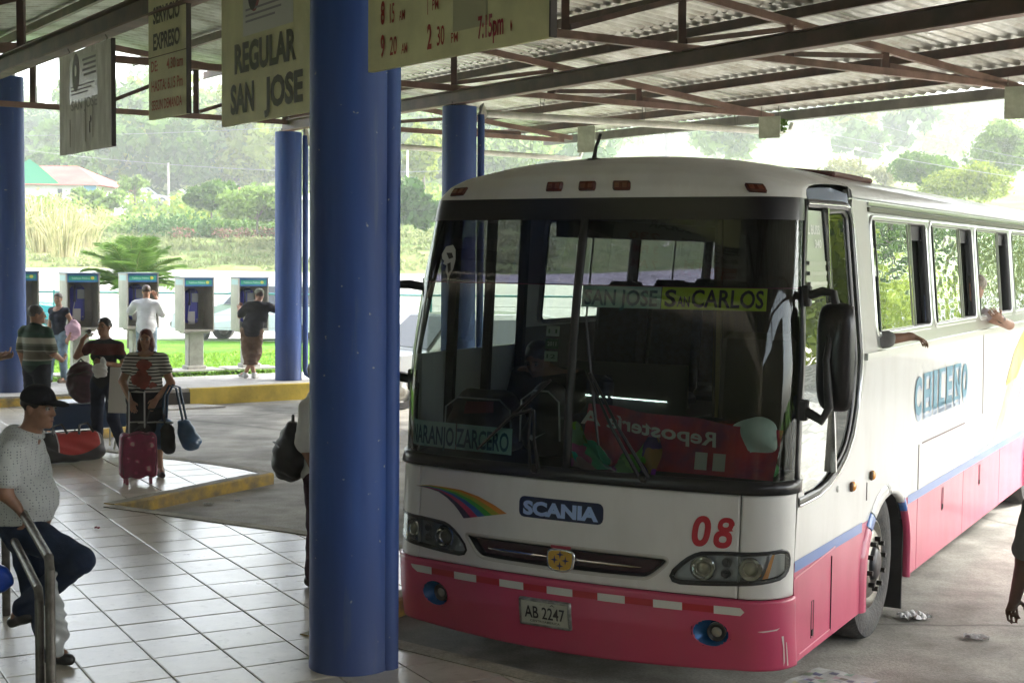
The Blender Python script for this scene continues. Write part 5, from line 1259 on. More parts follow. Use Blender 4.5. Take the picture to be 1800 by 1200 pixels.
    E_((0, -.012, .035), (.075, .094, .084)); E_((0, .02, -.03), (.061, .074, .088), .03); E_((0, .028, -.078), (.044, .052, .038), .03); E_((0, .076, .026), (.052, .02, .013), .015)
    for q in (-1, 1): E_((q * .037, .062, -.028), (.024, .024, .022), .015); E_((q * .031, .099, .006), (.019, .014, .012), .01, True); E_((q * .076, -.008, -.008), (.011, .021, .031), .008)
    b.chain([T((0, .088, .012)), T((0, .110, -.028))], [.009 * k, .014 * k], .012 * k); E_((0, .102, -.030), (.018, .012, .011), .008); E_((0, .092, -.062), (.024, .011, .0075), .006); E_((0, .088, -.074), (.021, .011, .0075), .005); E_((0, .08, -.099), (.024, .018, .017), .02)
    b.cap(T((0, -.025, -.05)), nk + np.array([0, 0, -.02]), .056 * k * (1. if not fem else .85), .062 * s * (1. if not fem else .85), .03 * s)
    b.obj('body', SK[sk], root)
    if eyes:
        for q in (-1, 1):
            c = T((q * .031, .086, .006)); MB().ball(c, .0125 * k, 8, 6).build('eye', EYEW, root, True); c2 = T((q * .031, .0955, .005)); MB().ball(c2, .0062 * k, 8, 5).build('pupil', EYED, root, True)
        mb = MB()
        for q in (-1, 1): MB().tube([T((q * .012, .097, .026)), T((q * .032, .099, .032)), T((q * .052, .085, .026))], [.003 * k, .0042 * k, .002 * k], 5).build('eyebrow', HAIR[hc if hc != 'blond' else 'grey'], root)
        MB().tube([T((-.02, .101, -.068)), T((0, .104, -.0675)), T((.02, .101, -.068))], [.001, .0028 * k, .001], 5).build('mouth_line', mat('lip_dark', (.12, .03, .025), .5), root)
    # hair
    if hair:
        hb = SDF(hd - .28, hd + .2, max(.007, h * .8)); e = lambda c, r, kk=.015: hb.ell(T(c), np.array(r) * k, kk, M); su = lambda c, r, kk=.01: hb.ell(T(c), np.array(r) * k, kk, M, True)
        e((0, -.016, .042), (.083, .100, .088)); 
        if hair == 'short': su((0, .10, -.045), (.085, .085, .10)); su((0, .05, -.13), (.12, .14, .09)); su((0, .095, .0), (.06, .05, .055))
        elif hair == 'bob': e((0, -.03, -.03), (.098, .092, .115)); e((-.07, .01, -.07), (.035, .05, .085)); e((.07, .01, -.07), (.035, .05, .085)); su((0, .10, -.04), (.058, .07, .115)); su((0, .13, .02), (.05, .06, .05))
        elif hair == 'bun': e((0, -.115, .03), (.045, .04, .045)); su((0, .10, -.045), (.085, .085, .10)); su((0, .04, -.14), (.12, .14, .08)); su((0, .10, .01), (.058, .05, .052))
        hb.folds(.0025, sc=2.2); hb.obj('hair', HAIR[hc], root)
    if cap is not None:
        cb = SDF(hd - .25, hd + .25, .007); cb.ell(T((0, -.008, .052)), np.array((.092, .108, .088)) * k, 0, M); nrm = M @ np.array([0, -.12, -1.]); cb.cut(T((0, 0, .032)), nrm); 
        if cap[1] != 'none':
            bb = M @ rotx(-.12); cb.ell(T((0, .115, .040)), np.array((.078, .085, .011)) * k, .012, bb)
        cb.obj('cap', cap[0], root)
    if top:
        lo2, hi2 = lo, hi; t_ = SDF(lo, hi, h); inf = top.get('inf', .014); torso(t_, inf)
        for q in 'LR': arm(t_, q, inf + .003, top.get('sleeve', .55))
        if top.get('loose'): t_.cap(pel + (ch - pel) * .5, pel - np.array([0, 0, .05]), .13 * s * girth + inf, .15 * s * girth + inf, .05)
        t_.folds(top.get('fold', .0028)); hem = top.get('hem', .86) * s; t_.cut((0, 0, hem), (0, .05, -1)); t_.cut((0, 0, nk[2] + top.get('neck', .012)), (0, .28, 1))
        for q in 'LR':      # sleeve hems
            fr_ = top.get('sleeve', .55); sh, el, wr = A('sh' + q), A('el' + q), A('wr' + q)
        if top.get('low'): t_.ell((0, .06 * s, nk[2]), (.10 * s, .12 * s, top['low'] * s), .01, None, True)
        t_.obj(top.get('name', 'shirt'), top['m'], root)
        if top.get('collar'):
            c_ = nk + np.array([0, .004, .012]); MB().tube([c_ + np.array([.068 * s * math.sin(a), .064 * s * math.cos(a) + .004, -.022 * math.cos(a)]) for a in np.linspace(.15, 2 * math.pi - .15, 18)], .017, 8).build('collar', top['collar'], root, True)
    if bottom:
        t_ = SDF(lo, hi, h); inf = bottom.get('inf', .014); zt = pel[2] + .10 * s
        xs = A('shR') - A('shL'); t_.ell(pel - np.array([0, 0, .02 * s]), ((.152 if not fem else .168) * s * girth + inf, .112 * s * girth + inf, .15 * s + inf), .04)
        for q in 'LR':
            hp, kn, an = A('hip' + q), A('kn' + q), A('an' + q); g = girth ** .7; fl = bottom.get('flare', 0)
            t_.cap(hp, kn, .092 * s * g + inf, .068 * s * g + inf + fl, .03); t_.cap(kn, an, .068 * s * g + inf + fl, .050 * s + inf + fl * .6, .02)
        if bottom.get('skirt'): t_.cap(pel, ((A('knL') + A('knR')) / 2), .15 * s * girth, .15 * s * girth + fl, .05)
        t_.folds(bottom.get('fold', .003)); t_.cut((0, 0, zt), (0, 0, 1)); 
        if bottom.get('to', 0) > 0: t_.cut((0, 0, bottom['to'] * s), (0, 0, -1))
        t_.obj(bottom.get('name', 'trousers'), bottom['m'], root)
    if shoes:
        for q in 'LR':
            an, toe = A('an' + q), A('toe' + q); t_ = SDF(np.minimum(an, toe) - .12, np.maximum(an, toe) + .12, .008); d = toe - an; d[2] = 0; d /= np.linalg.norm(d) + 1e-9
            hl_ = an - d * .035 * s + np.array([0, 0, -.04 * s]); t_.cap(hl_, toe + np.array([0, 0, .012]), .042 * s, .034 * s, .02); t_.cap(an, hl_ + d * .03, .046 * s, .042 * s, .03); t_.cut((0, 0, min(toe[2], hl_[2]) - .028), (0, 0, -1)); t_.cut(an + np.array([0, 0, .03]), (0, 0, 1)); t_.obj('shoe', shoes, root)
    return root
# patterned cloths
def band_mat(name, bands, axis=2, rough=.9, wob=.004):
    """bands: list of (upper z, colour) from the bottom up"""
    m = bpy.data.materials.new(name); m.use_nodes = True; n, l = m.node_tree.nodes, m.node_tree.links; b = n['Principled BSDF']; tc = n.new('ShaderNodeTexCoord'); sp = n.new('ShaderNodeSeparateXYZ'); l.new(tc.outputs['Object'], sp.inputs[0])
    rp = n.new('ShaderNodeValToRGB'); rp.color_ramp.interpolation = 'CONSTANT'; z0, z1 = bands[0][0] - .2, bands[-1][0]
    mr = n.new('ShaderNodeMapRange'); mr.inputs[1].default_value = z0; mr.inputs[2].default_value = z1; l.new(sp.outputs[axis], mr.inputs[0]); l.new(mr.outputs[0], rp.inputs[0])
    el = rp.color_ramp.elements; el[0].color = (*bands[0][1], 1); el[0].position = 0; prev = bands[0][0]; el[1].position = 1.0; el[1].color = (*bands[-1][1], 1)
    for zt, c in bands[1:]:
        e_ = el.new((prev - z0) / (z1 - z0)); e_.color = (*c, 1); prev = zt
    l.new(rp.outputs[0], b.inputs['Base Color']); b.inputs['Roughness'].default_value = rough; return m
polo = band_mat('striped_polo', [(.92, (.012, .03, .02)), (.98, (.03, .07, .045)), (1.00, (.3, .3, .24)), (1.10, (.14, .12, .085)), (1.115, (.35, .35, .28)), (1.17, (.09, .10, .07)), (1.20, (.16, .18, .14)), (1.275, (.42, .42, .35)), (1.29, (.05, .09, .06)), (1.34, (.02, .07, .045)), (1.6, (.015, .05, .03))])
def stripes_mat():
    m = bpy.data.materials.new('black_white_striped_knit'); m.use_nodes = True; n, l = m.node_tree.nodes, m.node_tree.links; b = n['Principled BSDF']; tc = n.new('ShaderNodeTexCoord')
    w = n.new('ShaderNodeTexWave'); w.bands_direction = 'Z'; w.inputs['Scale'].default_value = 9; w.inputs['Distortion'].default_value = .6; w.inputs['Detail Scale'].default_value = 1; l.new(tc.outputs['Object'], w.inputs['Vector'])
    sp = n.new('ShaderNodeSeparateXYZ'); l.new(tc.outputs['Object'], sp.inputs[0])
    r = n.new('ShaderNodeValToRGB'); r.color_ramp.interpolation = 'CONSTANT'; r.color_ramp.elements[0].color = (.012, .012, .014, 1); r.color_ramp.elements[1].color = (.48, .47, .42, 1); r.color_ramp.elements[1].position = .34; l.new(w.outputs['Fac'], r.inputs[0])
    v = n.new('ShaderNodeTexNoise'); v.inputs['Scale'].default_value = 9; v.inputs['Detail'].default_value = 2; l.new(tc.outputs['Object'], v.inputs['Vector'])
    r2 = n.new('ShaderNodeValToRGB'); r2.color_ramp.elements[0].color = (.32, .07, .05, 1); r2.color_ramp.elements[1].color = (.15, .04, .03, 1); l.new(v.outputs['Fac'], r2.inputs[0])
    out = r.outputs[0]
    for (cx, cz, rad) in ((0.0, 1.21, .075), (.02, 1.05, .105), (-.10, .985, .05)):
        vm = n.new('ShaderNodeVectorMath'); vm.operation = 'DISTANCE'; cb = n.new('ShaderNodeCombineXYZ'); cb.inputs[0].default_value = cx; cb.inputs[2].default_value = cz
        c2 = n.new('ShaderNodeCombineXYZ'); l.new(sp.outputs[0], c2.inputs[0]); l.new(sp.outputs[2], c2.inputs[2]); l.new(c2.outputs[0], vm.inputs[0]); l.new(cb.outputs[0], vm.inputs[1])
        ad = n.new('ShaderNodeMath'); ad.operation = 'MULTIPLY_ADD'; ad.inputs[1].default_value = .12; l.new(v.outputs['Fac'], ad.inputs[0]); l.new(vm.outputs['Value'], ad.inputs[2])
        lt = n.new('ShaderNodeMath'); lt.operation = 'LESS_THAN'; lt.inputs[1].default_value = rad + .05; l.new(ad.outputs[0], lt.inputs[0])
        f = n.new('ShaderNodeMath'); f.operation = 'GREATER_THAN'; f.inputs[1].default_value = .02; l.new(sp.outputs[1], f.inputs[0]); mu = n.new('ShaderNodeMath'); mu.operation = 'MULTIPLY'; l.new(lt.outputs[0], mu.inputs[0]); l.new(f.outputs[0], mu.inputs[1])
        mx = n.new('ShaderNodeMix'); mx.data_type = 'RGBA'; l.new(mu.outputs[0], mx.inputs[0]); l.new(out, mx.inputs[6]); l.new(r2.outputs[0], mx.inputs[7]); out = mx.outputs[2]
    l.new(out, b.inputs['Base Color']); b.inputs['Roughness'].default_value = .9; return m
def dots_mat():
    m = bpy.data.materials.new('white_dotted_shirt'); m.use_nodes = True; n, l = m.node_tree.nodes, m.node_tree.links; b = n['Principled BSDF']; tc = n.new('ShaderNodeTexCoord')
    v = n.new('ShaderNodeTexVoronoi'); v.inputs['Scale'].default_value = 62; v.inputs['Randomness'].default_value = .15; l.new(tc.outputs['Object'], v.inputs['Vector'])
    r = n.new('ShaderNodeValToRGB'); r.color_ramp.elements[0].color = (.05, .06, .08, 1); r.color_ramp.elements[0].position = .20; r.color_ramp.elements[0].color = (.11, .12, .15, 1); r.color_ramp.elements[1].color = (.48, .50, .48, 1); r.color_ramp.elements[1].position = .27; l.new(v.outputs['Distance'], r.inputs[0])
    l.new(r.outputs[0], b.inputs['Base Color']); b.inputs['Roughness'].default_value = .85
    nz = n.new('ShaderNodeTexNoise'); nz.inputs['Scale'].default_value = 7; nz.inputs['Detail'].default_value = 3; l.new(tc.outputs['Object'], nz.inputs['Vector']); bp = n.new('ShaderNodeBump'); bp.inputs['Strength'].default_value = .5; bp.inputs['Distance'].default_value = .02; l.new(nz.outputs['Fac'], bp.inputs['Height']); l.new(bp.outputs[0], b.inputs['Normal']); return m
shoe_k = mat('black_shoe_leather', (.012, .011, .010), .3); shoe_g = mat('grey_trainer', (.42, .42, .40), .7)
# 1 foreground man on the rail; local frame: +y is the way he faces (world +x)
W1 = Vector((-2.74, 8.22, .12)); ang1 = R(-84)
def loc1(x, y, z): v = Matrix.Rotation(-ang1, 3, 'Z') @ (Vector((x, y, z)) - W1); return (v.x, v.y, v.z)
def at1(px, py, Y): return loc1(*ony(px, py, Y))
J1 = dict(pel=at1(40, 918, 8.24), chest=at1(34, 812, 8.24), neck=at1(52, 764, 8.24), head=at1(68, 716, 8.22),
          shR=at1(20, 796, 8.06), shL=at1(56, 788, 8.42), elR=at1(8, 866, 8.00), wrR=at1(30, 890, 8.02), haR=at1(44, 912, 8.02), elL=at1(78, 860, 8.5), wrL=at1(88, 900, 8.42), haL=at1(82, 925, 8.3),
          hipR=at1(48, 936, 8.16), hipL=at1(44, 936, 8.32), knR=at1(140, 984, 8.06), anR=at1(42, 1068, 8.2), toeR=at1(22, 1096, 8.25), knL=at1(64, 1040, 8.26), anL=at1(92, 1142, 8.14), toeL=at1(122, 1162, 8.06), palmR=(0, .3, 1))
person('man in black cap and white dotted shirt leaning on the railing, one knee raised', W1, ang1, 1.68, J1, girth=1.04, belly=.055, sk='brown', hair='short', hc='black', head_yaw=R(-26), head_pitch=R(-4), top=dict(m=dots_mat(), sleeve=.62, hem=.82, inf=.02, collar=dots_mat(), fold=.004, loose=True), bottom=dict(m=denim('dark_blue', (.02, .032, .065)), inf=.014, fold=.004), shoes=shoe_k, cap=(cloth('black_cap', (.012, .012, .015)), 'brim'), h=.0095, curl=1.0)
# 2 striped polo man, seen from behind
J = std_joints(1.68); J.update(elR=(.27, .02, 1.08), wrR=(.22, .22, .98), haR=(.20, .30, 1.0))
person('man with short grey hair in a green and grey striped polo, seen from behind', (-6.10, 18.2, .12), R(-28), 1.68, J, girth=1.2, belly=.05, sk='tan', hair='short', hc='grey', head_yaw=R(-38), top=dict(m=polo, sleeve=.8, hem=.84, inf=.02, collar=cloth('dark_green', (.012, .035, .025))), bottom=dict(m=cloth('dark_trousers', (.012, .014, .022))), shoes=shoe_k)
# 3 woman with the pink bag
J = std_joints(1.52, True); J.update(elL=(-.26, -.06, .96), wrL=(-.25, .05, .78), haL=(-.23, .08, .70), knR=(.08, .12, .43), anR=(.06, .18, .08), toeR=(.05, .33, .03))
person('woman in a dark tank top and pale jeans carrying a pink bag', (-7.66, 24.0, SW), R(158), 1.52, J, True, girth=1.05, bust=.05, sk='tan', hair='bun', hc='brown', head_yaw=R(25), top=dict(m=cloth('dark_navy_tank', (.02, .022, .035), .5, 9), sleeve=.0, hem=.90, low=.09, name='tank_top'), bottom=dict(m=denim('pale_blue', (.22, .30, .36)), inf=.01), shoes=mat('sandal_brown', (.12, .07, .04), .7))
# 4 woman drinking
W4 = np.array([-4.72, 16.45, .12]); J = std_joints(1.62, True); J.update(elR=(.30, .10, 1.17), wrR=(.17, .20, 1.38), haR=(.10, .20, 1.45), elL=(-.24, -.02, 1.05), wrL=(-.09, .17, 1.10), haL=(-.02, .20, 1.12), knL=(-.14, .1, .45), anL=(-.24, .02, .085), toeL=(-.30, .16, .03), palmR=(0, 0, 1))
person('young woman in a black top and dark jeans drinking from a cup', W4, R(172), 1.62, J, True, girth=.98, bust=.055, sk='tan', hair='bun', hc='black', head_yaw=R(-8), head_pitch=R(6), top=dict(m=band_mat('black_maroon_top', [(1.1, (.012, .012, .016)), (1.19, (.012, .012, .016)), (1.32, (.10, .018, .016)), (1.6, (.012, .012, .014))]), sleeve=.45, hem=.80, name='blouse', inf=.012), bottom=dict(m=denim('night_blue', (.018, .025, .05)), inf=.006), shoes=mat('sandal_brown', (.12, .07, .04), .7))
# 5 red haired woman
W5 = np.array([-3.86, 14.98, .12]); J = std_joints(1.57, True); J.update(elR=(.25, .0, 1.02), wrR=(.13, .20, .83), haR=(.10, .24, .76), elL=(-.26, .02, 1.0), wrL=(-.14, .20, .85), haL=(-.10, .24, .78), anR=(.14, .0, .08), toeR=(.17, .17, .03), anL=(-.14, .0, .08), toeL=(-.19, .16, .03))
person('woman with auburn bobbed hair in a black and white striped top holding the trolley handle', W5, R(184), 1.57, J, True, girth=1.3, belly=.055, bust=.075, sk='tan', hair='bob', hc='auburn', top=dict(m=stripes_mat(), sleeve=.42, hem=.80, name='striped_top', inf=.016, low=.05), bottom=dict(m=cloth('black_skirt', (.010, .010, .013)), skirt=True, flare=.02, to=.42, name='capri_trousers'), shoes=mat('dark_flats', (.05, .03, .025), .6))
# 6 man on the phone in a white shirt
J = std_joints(1.62); J.update(elL=(-.30, .12, 1.16), wrL=(-.22, .32, 1.22), haL=(-.20, .40, 1.25), elR=(.26, .08, 1.12), wrR=(.14, .16, 1.42), haR=(.10, .14, 1.50), anL=(-.13, -.02, .085))
person('man in a loose white shirt and pale jeans talking at the middle payphone', (-6.55, 25.45, SW), R(6), 1.62, J, girth=1.05, sk='tan', hair='short', hc='brown', head_pitch=R(-14), top=dict(m=cloth('white_shirt', (.66, .66, .66), .1), sleeve=1.75, hem=.80, inf=.022, fold=.005, loose=True), bottom=dict(m=denim('washed_blue', (.25, .32, .38)), inf=.014), shoes=shoe_g, eyes=False)
# 7 man in shorts at the right phone
J = std_joints(1.60); sh = lambda v, d: tuple(np.array(v) + np.array(d))
for k_ in ('chest', 'neck', 'head', 'shL', 'shR'): J[k_] = sh(J[k_], (.10, .0, 0))
J.update(elL=(-.22, .18, 1.10), wrL=(-.24, .34, 1.22), haL=(-.22, .42, 1.28), elR=(.42, .10, 1.22), wrR=(.50, .22, 1.34), haR=(.52, .28, 1.40), anL=(.04, .02, .085), toeL=(.10, .18, .03), knL=(-.05, .04, .45), anR=(-.12, .10, .085), toeR=(-.22, .22, .03), knR=(.05, .05, .45), head=(.13, .06, 1.47))
person('man in knit cap and long brown shorts leaning at the rightmost payphone', (-4.60, 25.1, SW), R(8), 1.60, J, girth=1.02, sk='tan', hair='short', hc='brown', head_yaw=R(20), head_pitch=R(-8), cap=(cloth('olive_grey_cap', (.22, .22, .16)), 'none'), top=dict(m=cloth('charcoal_shirt', (.035, .033, .035), .3), sleeve=.75, hem=.80, inf=.024, loose=True, fold=.005), bottom=dict(m=cloth('brown_shorts', (.16, .10, .065), .3), to=.26, inf=.03, flare=.03, name='shorts', fold=.006), shoes=shoe_g, eyes=False)
# 8 person with a backpack behind the big column
J = std_joints(1.62); J.update(elR=(.26, -.02, 1.02), wrR=(.25, .06, .82), haR=(.24, .09, .74), knL=(-.10, .2, .48), anL=(-.10, .28, .085), toeL=(-.10, .45, .03))
person('person in a white t-shirt with a black backpack half hidden behind the big blue column', (-1.37, 10.15, .12), R(-100), 1.60, J, girth=1.05, sk='brown', hair='short', hc='black', top=dict(m=cloth('white_tshirt', (.60, .60, .58), .12), sleeve=.85, hem=.84, inf=.03, loose=True), bottom=dict(m=cloth('plum_trousers', (.05, .025, .04))), shoes=shoe_k)
# 9 person at the right edge, from behind
J = std_joints(1.68); J.update(elL=(-.27, -.02, 1.07), wrL=(-.24, .10, .84), haL=(-.22, .16, .76))
person('person in a grey t-shirt and dark jeans standing at the right edge, seen from behind', (2.88, 7.25, -.09), R(14), 1.70, J, girth=1.08, sk='dark', hair='short', hc='black', top=dict(m=cloth('grey_tshirt', (.16, .16, .155), .15), sleeve=.8, hem=.88, inf=.022), bottom=dict(m=denim('dark_blue', (.02, .032, .065))), shoes=shoe_k)
# 10 person cut by the left edge
J = std_joints(1.62); J.update(elR=(.25, .05, 1.10), wrR=(.22, .26, 1.16), haR=(.22, .33, 1.18), elL=(-.25, .05, 1.06), wrL=(-.15, .25, 1.1), haL=(-.12, .32, 1.12))
person('person in a pale cap and green shirt cut off by the left edge', (-6.32, 16.9, .12), R(-80), 1.62, J, girth=1.0, sk='tan', hair='short', hc='black', cap=(cloth('pale_cap', (.4, .42, .44)), 'brim'), top=dict(m=cloth('green_shirt', (.02, .16, .06), .4), sleeve=.6, hem=.84), bottom=dict(m=denim('pale_blue', (.22, .30, .36))), shoes=shoe_k)
# bus passengers (bus local coordinates)
BW = lambda x, y, z: BUS0 + BUS_R * x + BUS_S * y + Vector((0, 0, z)); BRZ = math.atan2(-.487, .8734)
def seated(label, x, y, J, **k):
    base = dict(pel=(0, 0, .55), chest=(0, -.04, .86), neck=(0, -.03, 1.05), head=(0, .0, 1.19), shL=(-.18, -.03, .99), shR=(.18, -.03, .99), elL=(-.22, .05, .74), elR=(.22, .05, .74), wrL=(-.14, .26, .64), wrR=(.14, .26, .64), haL=(-.1, .32, .62), haR=(.1, .32, .62), hipL=(-.09, 0, .52), hipR=(.09, 0, .52), knL=(-.12, .42, .54), knR=(.12, .42, .54), anL=(-.12, .42, .10), anR=(.12, .42, .10), toeL=(-.12, .6, .05), toeR=(.12, .6, .05))
    base.update(J); return person(label, BW(x, y, 1.0 if 'z' not in k else k.pop('z')), BRZ + R(180), 1.65, base, **k)
# person facing forward (-y in bus): person's right hand side is bus -x, left is bus +x
seated('passenger with an arm hanging out of the first bus window', 1.0, 2.06, dict(shL=(-.20, .10, .97), elL=(-.31, .0, .975), wrL=(-.45, -.12, .995), haL=(-.51, -.20, .97), palmL=(0, 0, 1), chest=(-.02, .0, .86)), sk='brown', top=dict(m=cloth('grey_sleeve', (.2, .2, .19)), sleeve=1.08, hem=.45, inf=.008), bottom=dict(m=denim('dark_blue', (.02, .032, .065)), to=0), h=.0085, curl=.5, hair='short')
r_ = seated('grey haired passenger resting an elbow on the third bus window sill', 1.05, 5.62, dict(head=(-.16, .16, 1.27), neck=(-.10, .10, 1.10), shL=(-.20, -.02, 1.03), elL=(-.38, -.34, .93), wrL=(-.34, -.08, 1.0), haL=(-.30, .03, 1.05)), sk='light', hair='short', hc='blond', head_yaw=R(-50), top=dict(m=cloth('pale_sleeveless', (.35, .3, .3)), sleeve=.1, hem=.45, inf=.006), bottom=dict(m=denim('dark_blue', (.02, .032, .065)), to=0), h=.0085)
MB().lathe((0, 0, 0), [(.036, -.012), (.038, 0), (.036, .012)], 14).xform(Matrix.Translation((-.345, -.12, .99)) @ Matrix.Rotation(R(75), 4, 'X')).build('watch_strap', mat('watch_black', (.01, .01, .012), .3), r_)
seated('dark haired person slumped in the front seat behind the left windscreen', -.72, 1.02, dict(head=(.03, .10, 1.02), neck=(.0, .04, .93), chest=(0, .02, .78), shL=(-.19, .0, .90), shR=(.19, .0, .90)), sk='brown', hair='short', hc='black', head_pitch=R(-25), top=dict(m=cloth('black_jacket', (.012, .013, .016)), sleeve=1.9, hem=.45, inf=.03), bottom=dict(m=denim('dark_blue', (.02, .032, .065)), to=0), z=.80)
# ------------------------------------------------------------ hanging signs
M_SIGN = mat('cream_sign_paint', (.70, .67, .36), .6, var=.15, vscale=3, bump=.05); M_SIGNW = mat('weathered_white_board', (.78, .77, .70), .7, var=.35, vscale=6, vcol=(.62, .60, .53), stretch=(2, 2, .5))
t_dark = mat('sign_olive_black', (.05, .045, .01), .6); t_red = mat('sign_red', (.36, .045, .02), .6); t_faint = mat('faded_red', (.48, .14, .07), .7); t_grey = mat('faded_grey_print', (.3, .28, .27), .7); t_logo = mat('logo_dark', (.045, .03, .035), .5); t_lred = mat('logo_red', (.30, .06, .06), .5); lam = mat('laminate', (.66, .65, .55), .3)
def sign(label, pl, pr, z0, z1, board, chain_top, thick=.03, double=False):
    """pl, pr: world xy of the left and right edges as seen from the platform"""
    pl, pr = np.array(pl), np.array(pr); w = float(np.linalg.norm(pr - pl)); a = math.atan2(pr[1] - pl[1], pr[0] - pl[0])
    e_ = empty('hanging_sign', (pl[0], pl[1], z0), a, label, 'sign', 'painted signs hanging over the platform'); hh = z1 - z0
    MB().box((w / 2, thick / 2, hh / 2), (w, thick, hh)).build('board', board, e_)
    MB().box((w + .006, thick / 2, hh / 2), (.012, thick + .006, hh)).build('edge_strip', mat('dark_edge', (.04, .03, .025), .7), e_)
    for x in (.14 * w, .86 * w): MB().tube([(x, .015, hh - .02), (x + .02, .03, (hh + chain_top - z0) / 2), (x, .02, chain_top - z0)], .006, 5).build('chain', mat('rusty_chain', (.08, .05, .035), .6, .6), e_)
    def T(s_, x, z, w_, h_, m, bold=.02, sh=0.): mb = MB(); text_on(mb, s_, lambda u, v: (u, -.004, v), x * w, z * hh, w_ * w, h_ * hh, bold, sh); mb.build('lettering', m, e_)
    def Q(x0, z0_, x1, z1_, m, nm='paper', d=.0025): MB().add([(x0 * w, -d, z0_ * hh), (x1 * w, -d, z0_ * hh), (x1 * w, -d, z1_ * hh), (x0 * w, -d, z1_ * hh)], [(0, 1, 2, 3)]).build(nm, m, e_)
    def E(cx, cz, rx, rz_, m, nm='emblem_disc', d=.004): MB().add([(cx * w + rx * math.cos(t * math.pi / 14), -d, cz * hh + rz_ * math.sin(t * math.pi / 14)) for t in range(28)], [tuple(range(28))]).build(nm, m, e_)
    return T, Q, E, e_
g = lambda px, b: (lambda r: (r * b / (.8305 * r + .557), b / (.8305 * r + .557)))((px - 900) / 2500.)
def logo_sheet(Q, E, T, x0, z0_, x1, z1_, faint=False):
    w, h_ = x1 - x0, z1_ - z0_; Q(x0, z0_, x1, z1_, lam, 'laminated_sheet'); a, b = (t_grey, t_grey) if faint else (t_logo, t_lred)
    E(x0 + w * .24, z0_ + h_ * .66, .105, .17, b); E(x0 + w * .21, z0_ + h_ * .64, .085, .15, a, d=.0055); E(x0 + w * .24, z0_ + h_ * .70, .03, .05, lam, d=.007)
    for i in range(4): Q(x0 + w * (.48 + .04 * (i % 2)), z0_ + h_ * (.86 - .11 * i), x0 + w * .95, z0_ + h_ * (.91 - .11 * i), t_grey, 'print_line', .005)
    for i in range(3): Q(x0 + w * .06, z0_ + h_ * (.34 - .08 * i), x0 + w * (.9 - .12 * i), z0_ + h_ * (.37 - .08 * i), t_grey, 'print_line', .005)
T, Q, E, e_ = sign('cream sign reading REGULAR SAN JOSE hanging left of the big column', g(390, 3.92), g(566, 3.92), 3.385, 4.62, M_SIGN, 4.7)
T('REGULAR', .15, .285, .62, .155, t_dark, .06); T('SAN', .105, .065, .25, .155, t_dark, .06); T('JOSE', .46, .065, .37, .155, t_dark, .06)
logo_sheet(Q, E, T, .24, .47, .74, .86)
T, Q, E, e_ = sign('weathered white sign with a washed out logo, leftmost of the hanging signs', g(107, 3.9), g(198, 3.9), 3.385, 4.285, M_SIGNW, 4.34)
logo_sheet(Q, E, T, .22, .49, .76, .94, True)
for i, x in enumerate((.22, .52, .66)): Q(x, .06 + .03 * (i % 3), x + .014, .34 + .08 * ((i * 2) % 3), mat('rust_streak', (.40, .36, .29), .8), 'rust_streak', .004)
E(.63, .30, .018, .03, mat('dark_stain', (.08, .06, .05), .8), 'stain'); Q(.60, .17, .62, .28, mat('dark_stain', (.08, .06, .05), .8), 'stain', .005)
T('SAN JOSE', .25, .42, .5, .10, mat('pale_ghost', (.44, .43, .38), .8))
T, Q, E, e_ = sign('narrow cream SERVICIO EXPRESO sign beside the white board', g(263, 3.9), g(329, 3.93), 3.535, 4.60, M_SIGN, 4.62)
T('SERVICIO', .14, .69, .70, .117, t_dark, .045); T('EXPRESO', .14, .50, .70, .117, t_dark, .045); T('DE:', .08, .345, .18, .078, t_faint); T('4.30 am', .50, .34, .42, .078, t_faint); T('HASTA: 6.15 Pm', .09, .20, .82, .08, t_faint); T('SEGUN DEMANDA', .09, .065, .80, .072, t_faint)
Q(0, .445, 1, .452, mat('sign_joint', (.15, .12, .06), .8), 'board_joint', .003)
T, Q, E, e_ = sign('long cream timetable sign with red departure times in front of the big column', g(645, 3.66), g(960, 3.72), 3.478, 4.75, M_SIGN, 4.8)
def tx(s_, px, y0, y1, w_, b=.02, m=t_red):
    # position by place on the board: fraction from its left edge
    A_, B_ = np.array(g(645, 3.66)), np.array(g(960, 3.72)); P_ = np.array(g(px, 3.67)); f = np.linalg.norm(P_ - A_) / np.linalg.norm(B_ - A_); Yd = P_[1]; hz = 449 + .0095 * (px - 900)
    za = 2.5 + (hz - y1) / 2500 * Yd; zb = 2.5 + (hz - y0) / 2500 * Yd; P2 = np.array(g(px + w_, 3.69)); f2 = np.linalg.norm(P2 - A_) / np.linalg.norm(B_ - A_)
    T(s_, f, (za - 3.478) / 1.215, f2 - f, (zb - za) / 1.215, m, b)
tx('8', 669, 15, 52, 12, .045); tx('15', 684, 17, 50, 13, .01); tx('AM', 699, 29, 46, 15, .005)
tx('9', 669, 70, 106, 12, .045); tx('20', 684, 72, 103, 17, .01); tx('AM', 703, 83, 100, 15, .005)
tx('1', 746, -10, 33, 5, .05); tx('PM', 753, 10, 28, 16, .005); tx('2', 745, 51, 91, 13, .045); tx('30', 761, 53, 86, 18, .01); tx('PM', 784, 64, 81, 17, .005)
tx('5', 832, -22, 9, 15, .045); tx('15', 850, -22, 3, 16, .02); 
Q(.515, .03 + .06, .70, .345, mat('paper_patch', (.42, .40, .24), .6), 'paper_patch'); tx('7:15pm', 828, 36, 73, 48, .03, mat('sign_crimson', (.33, .015, .03), .6)); tx('M', 881, 41, 60, 9, .01)
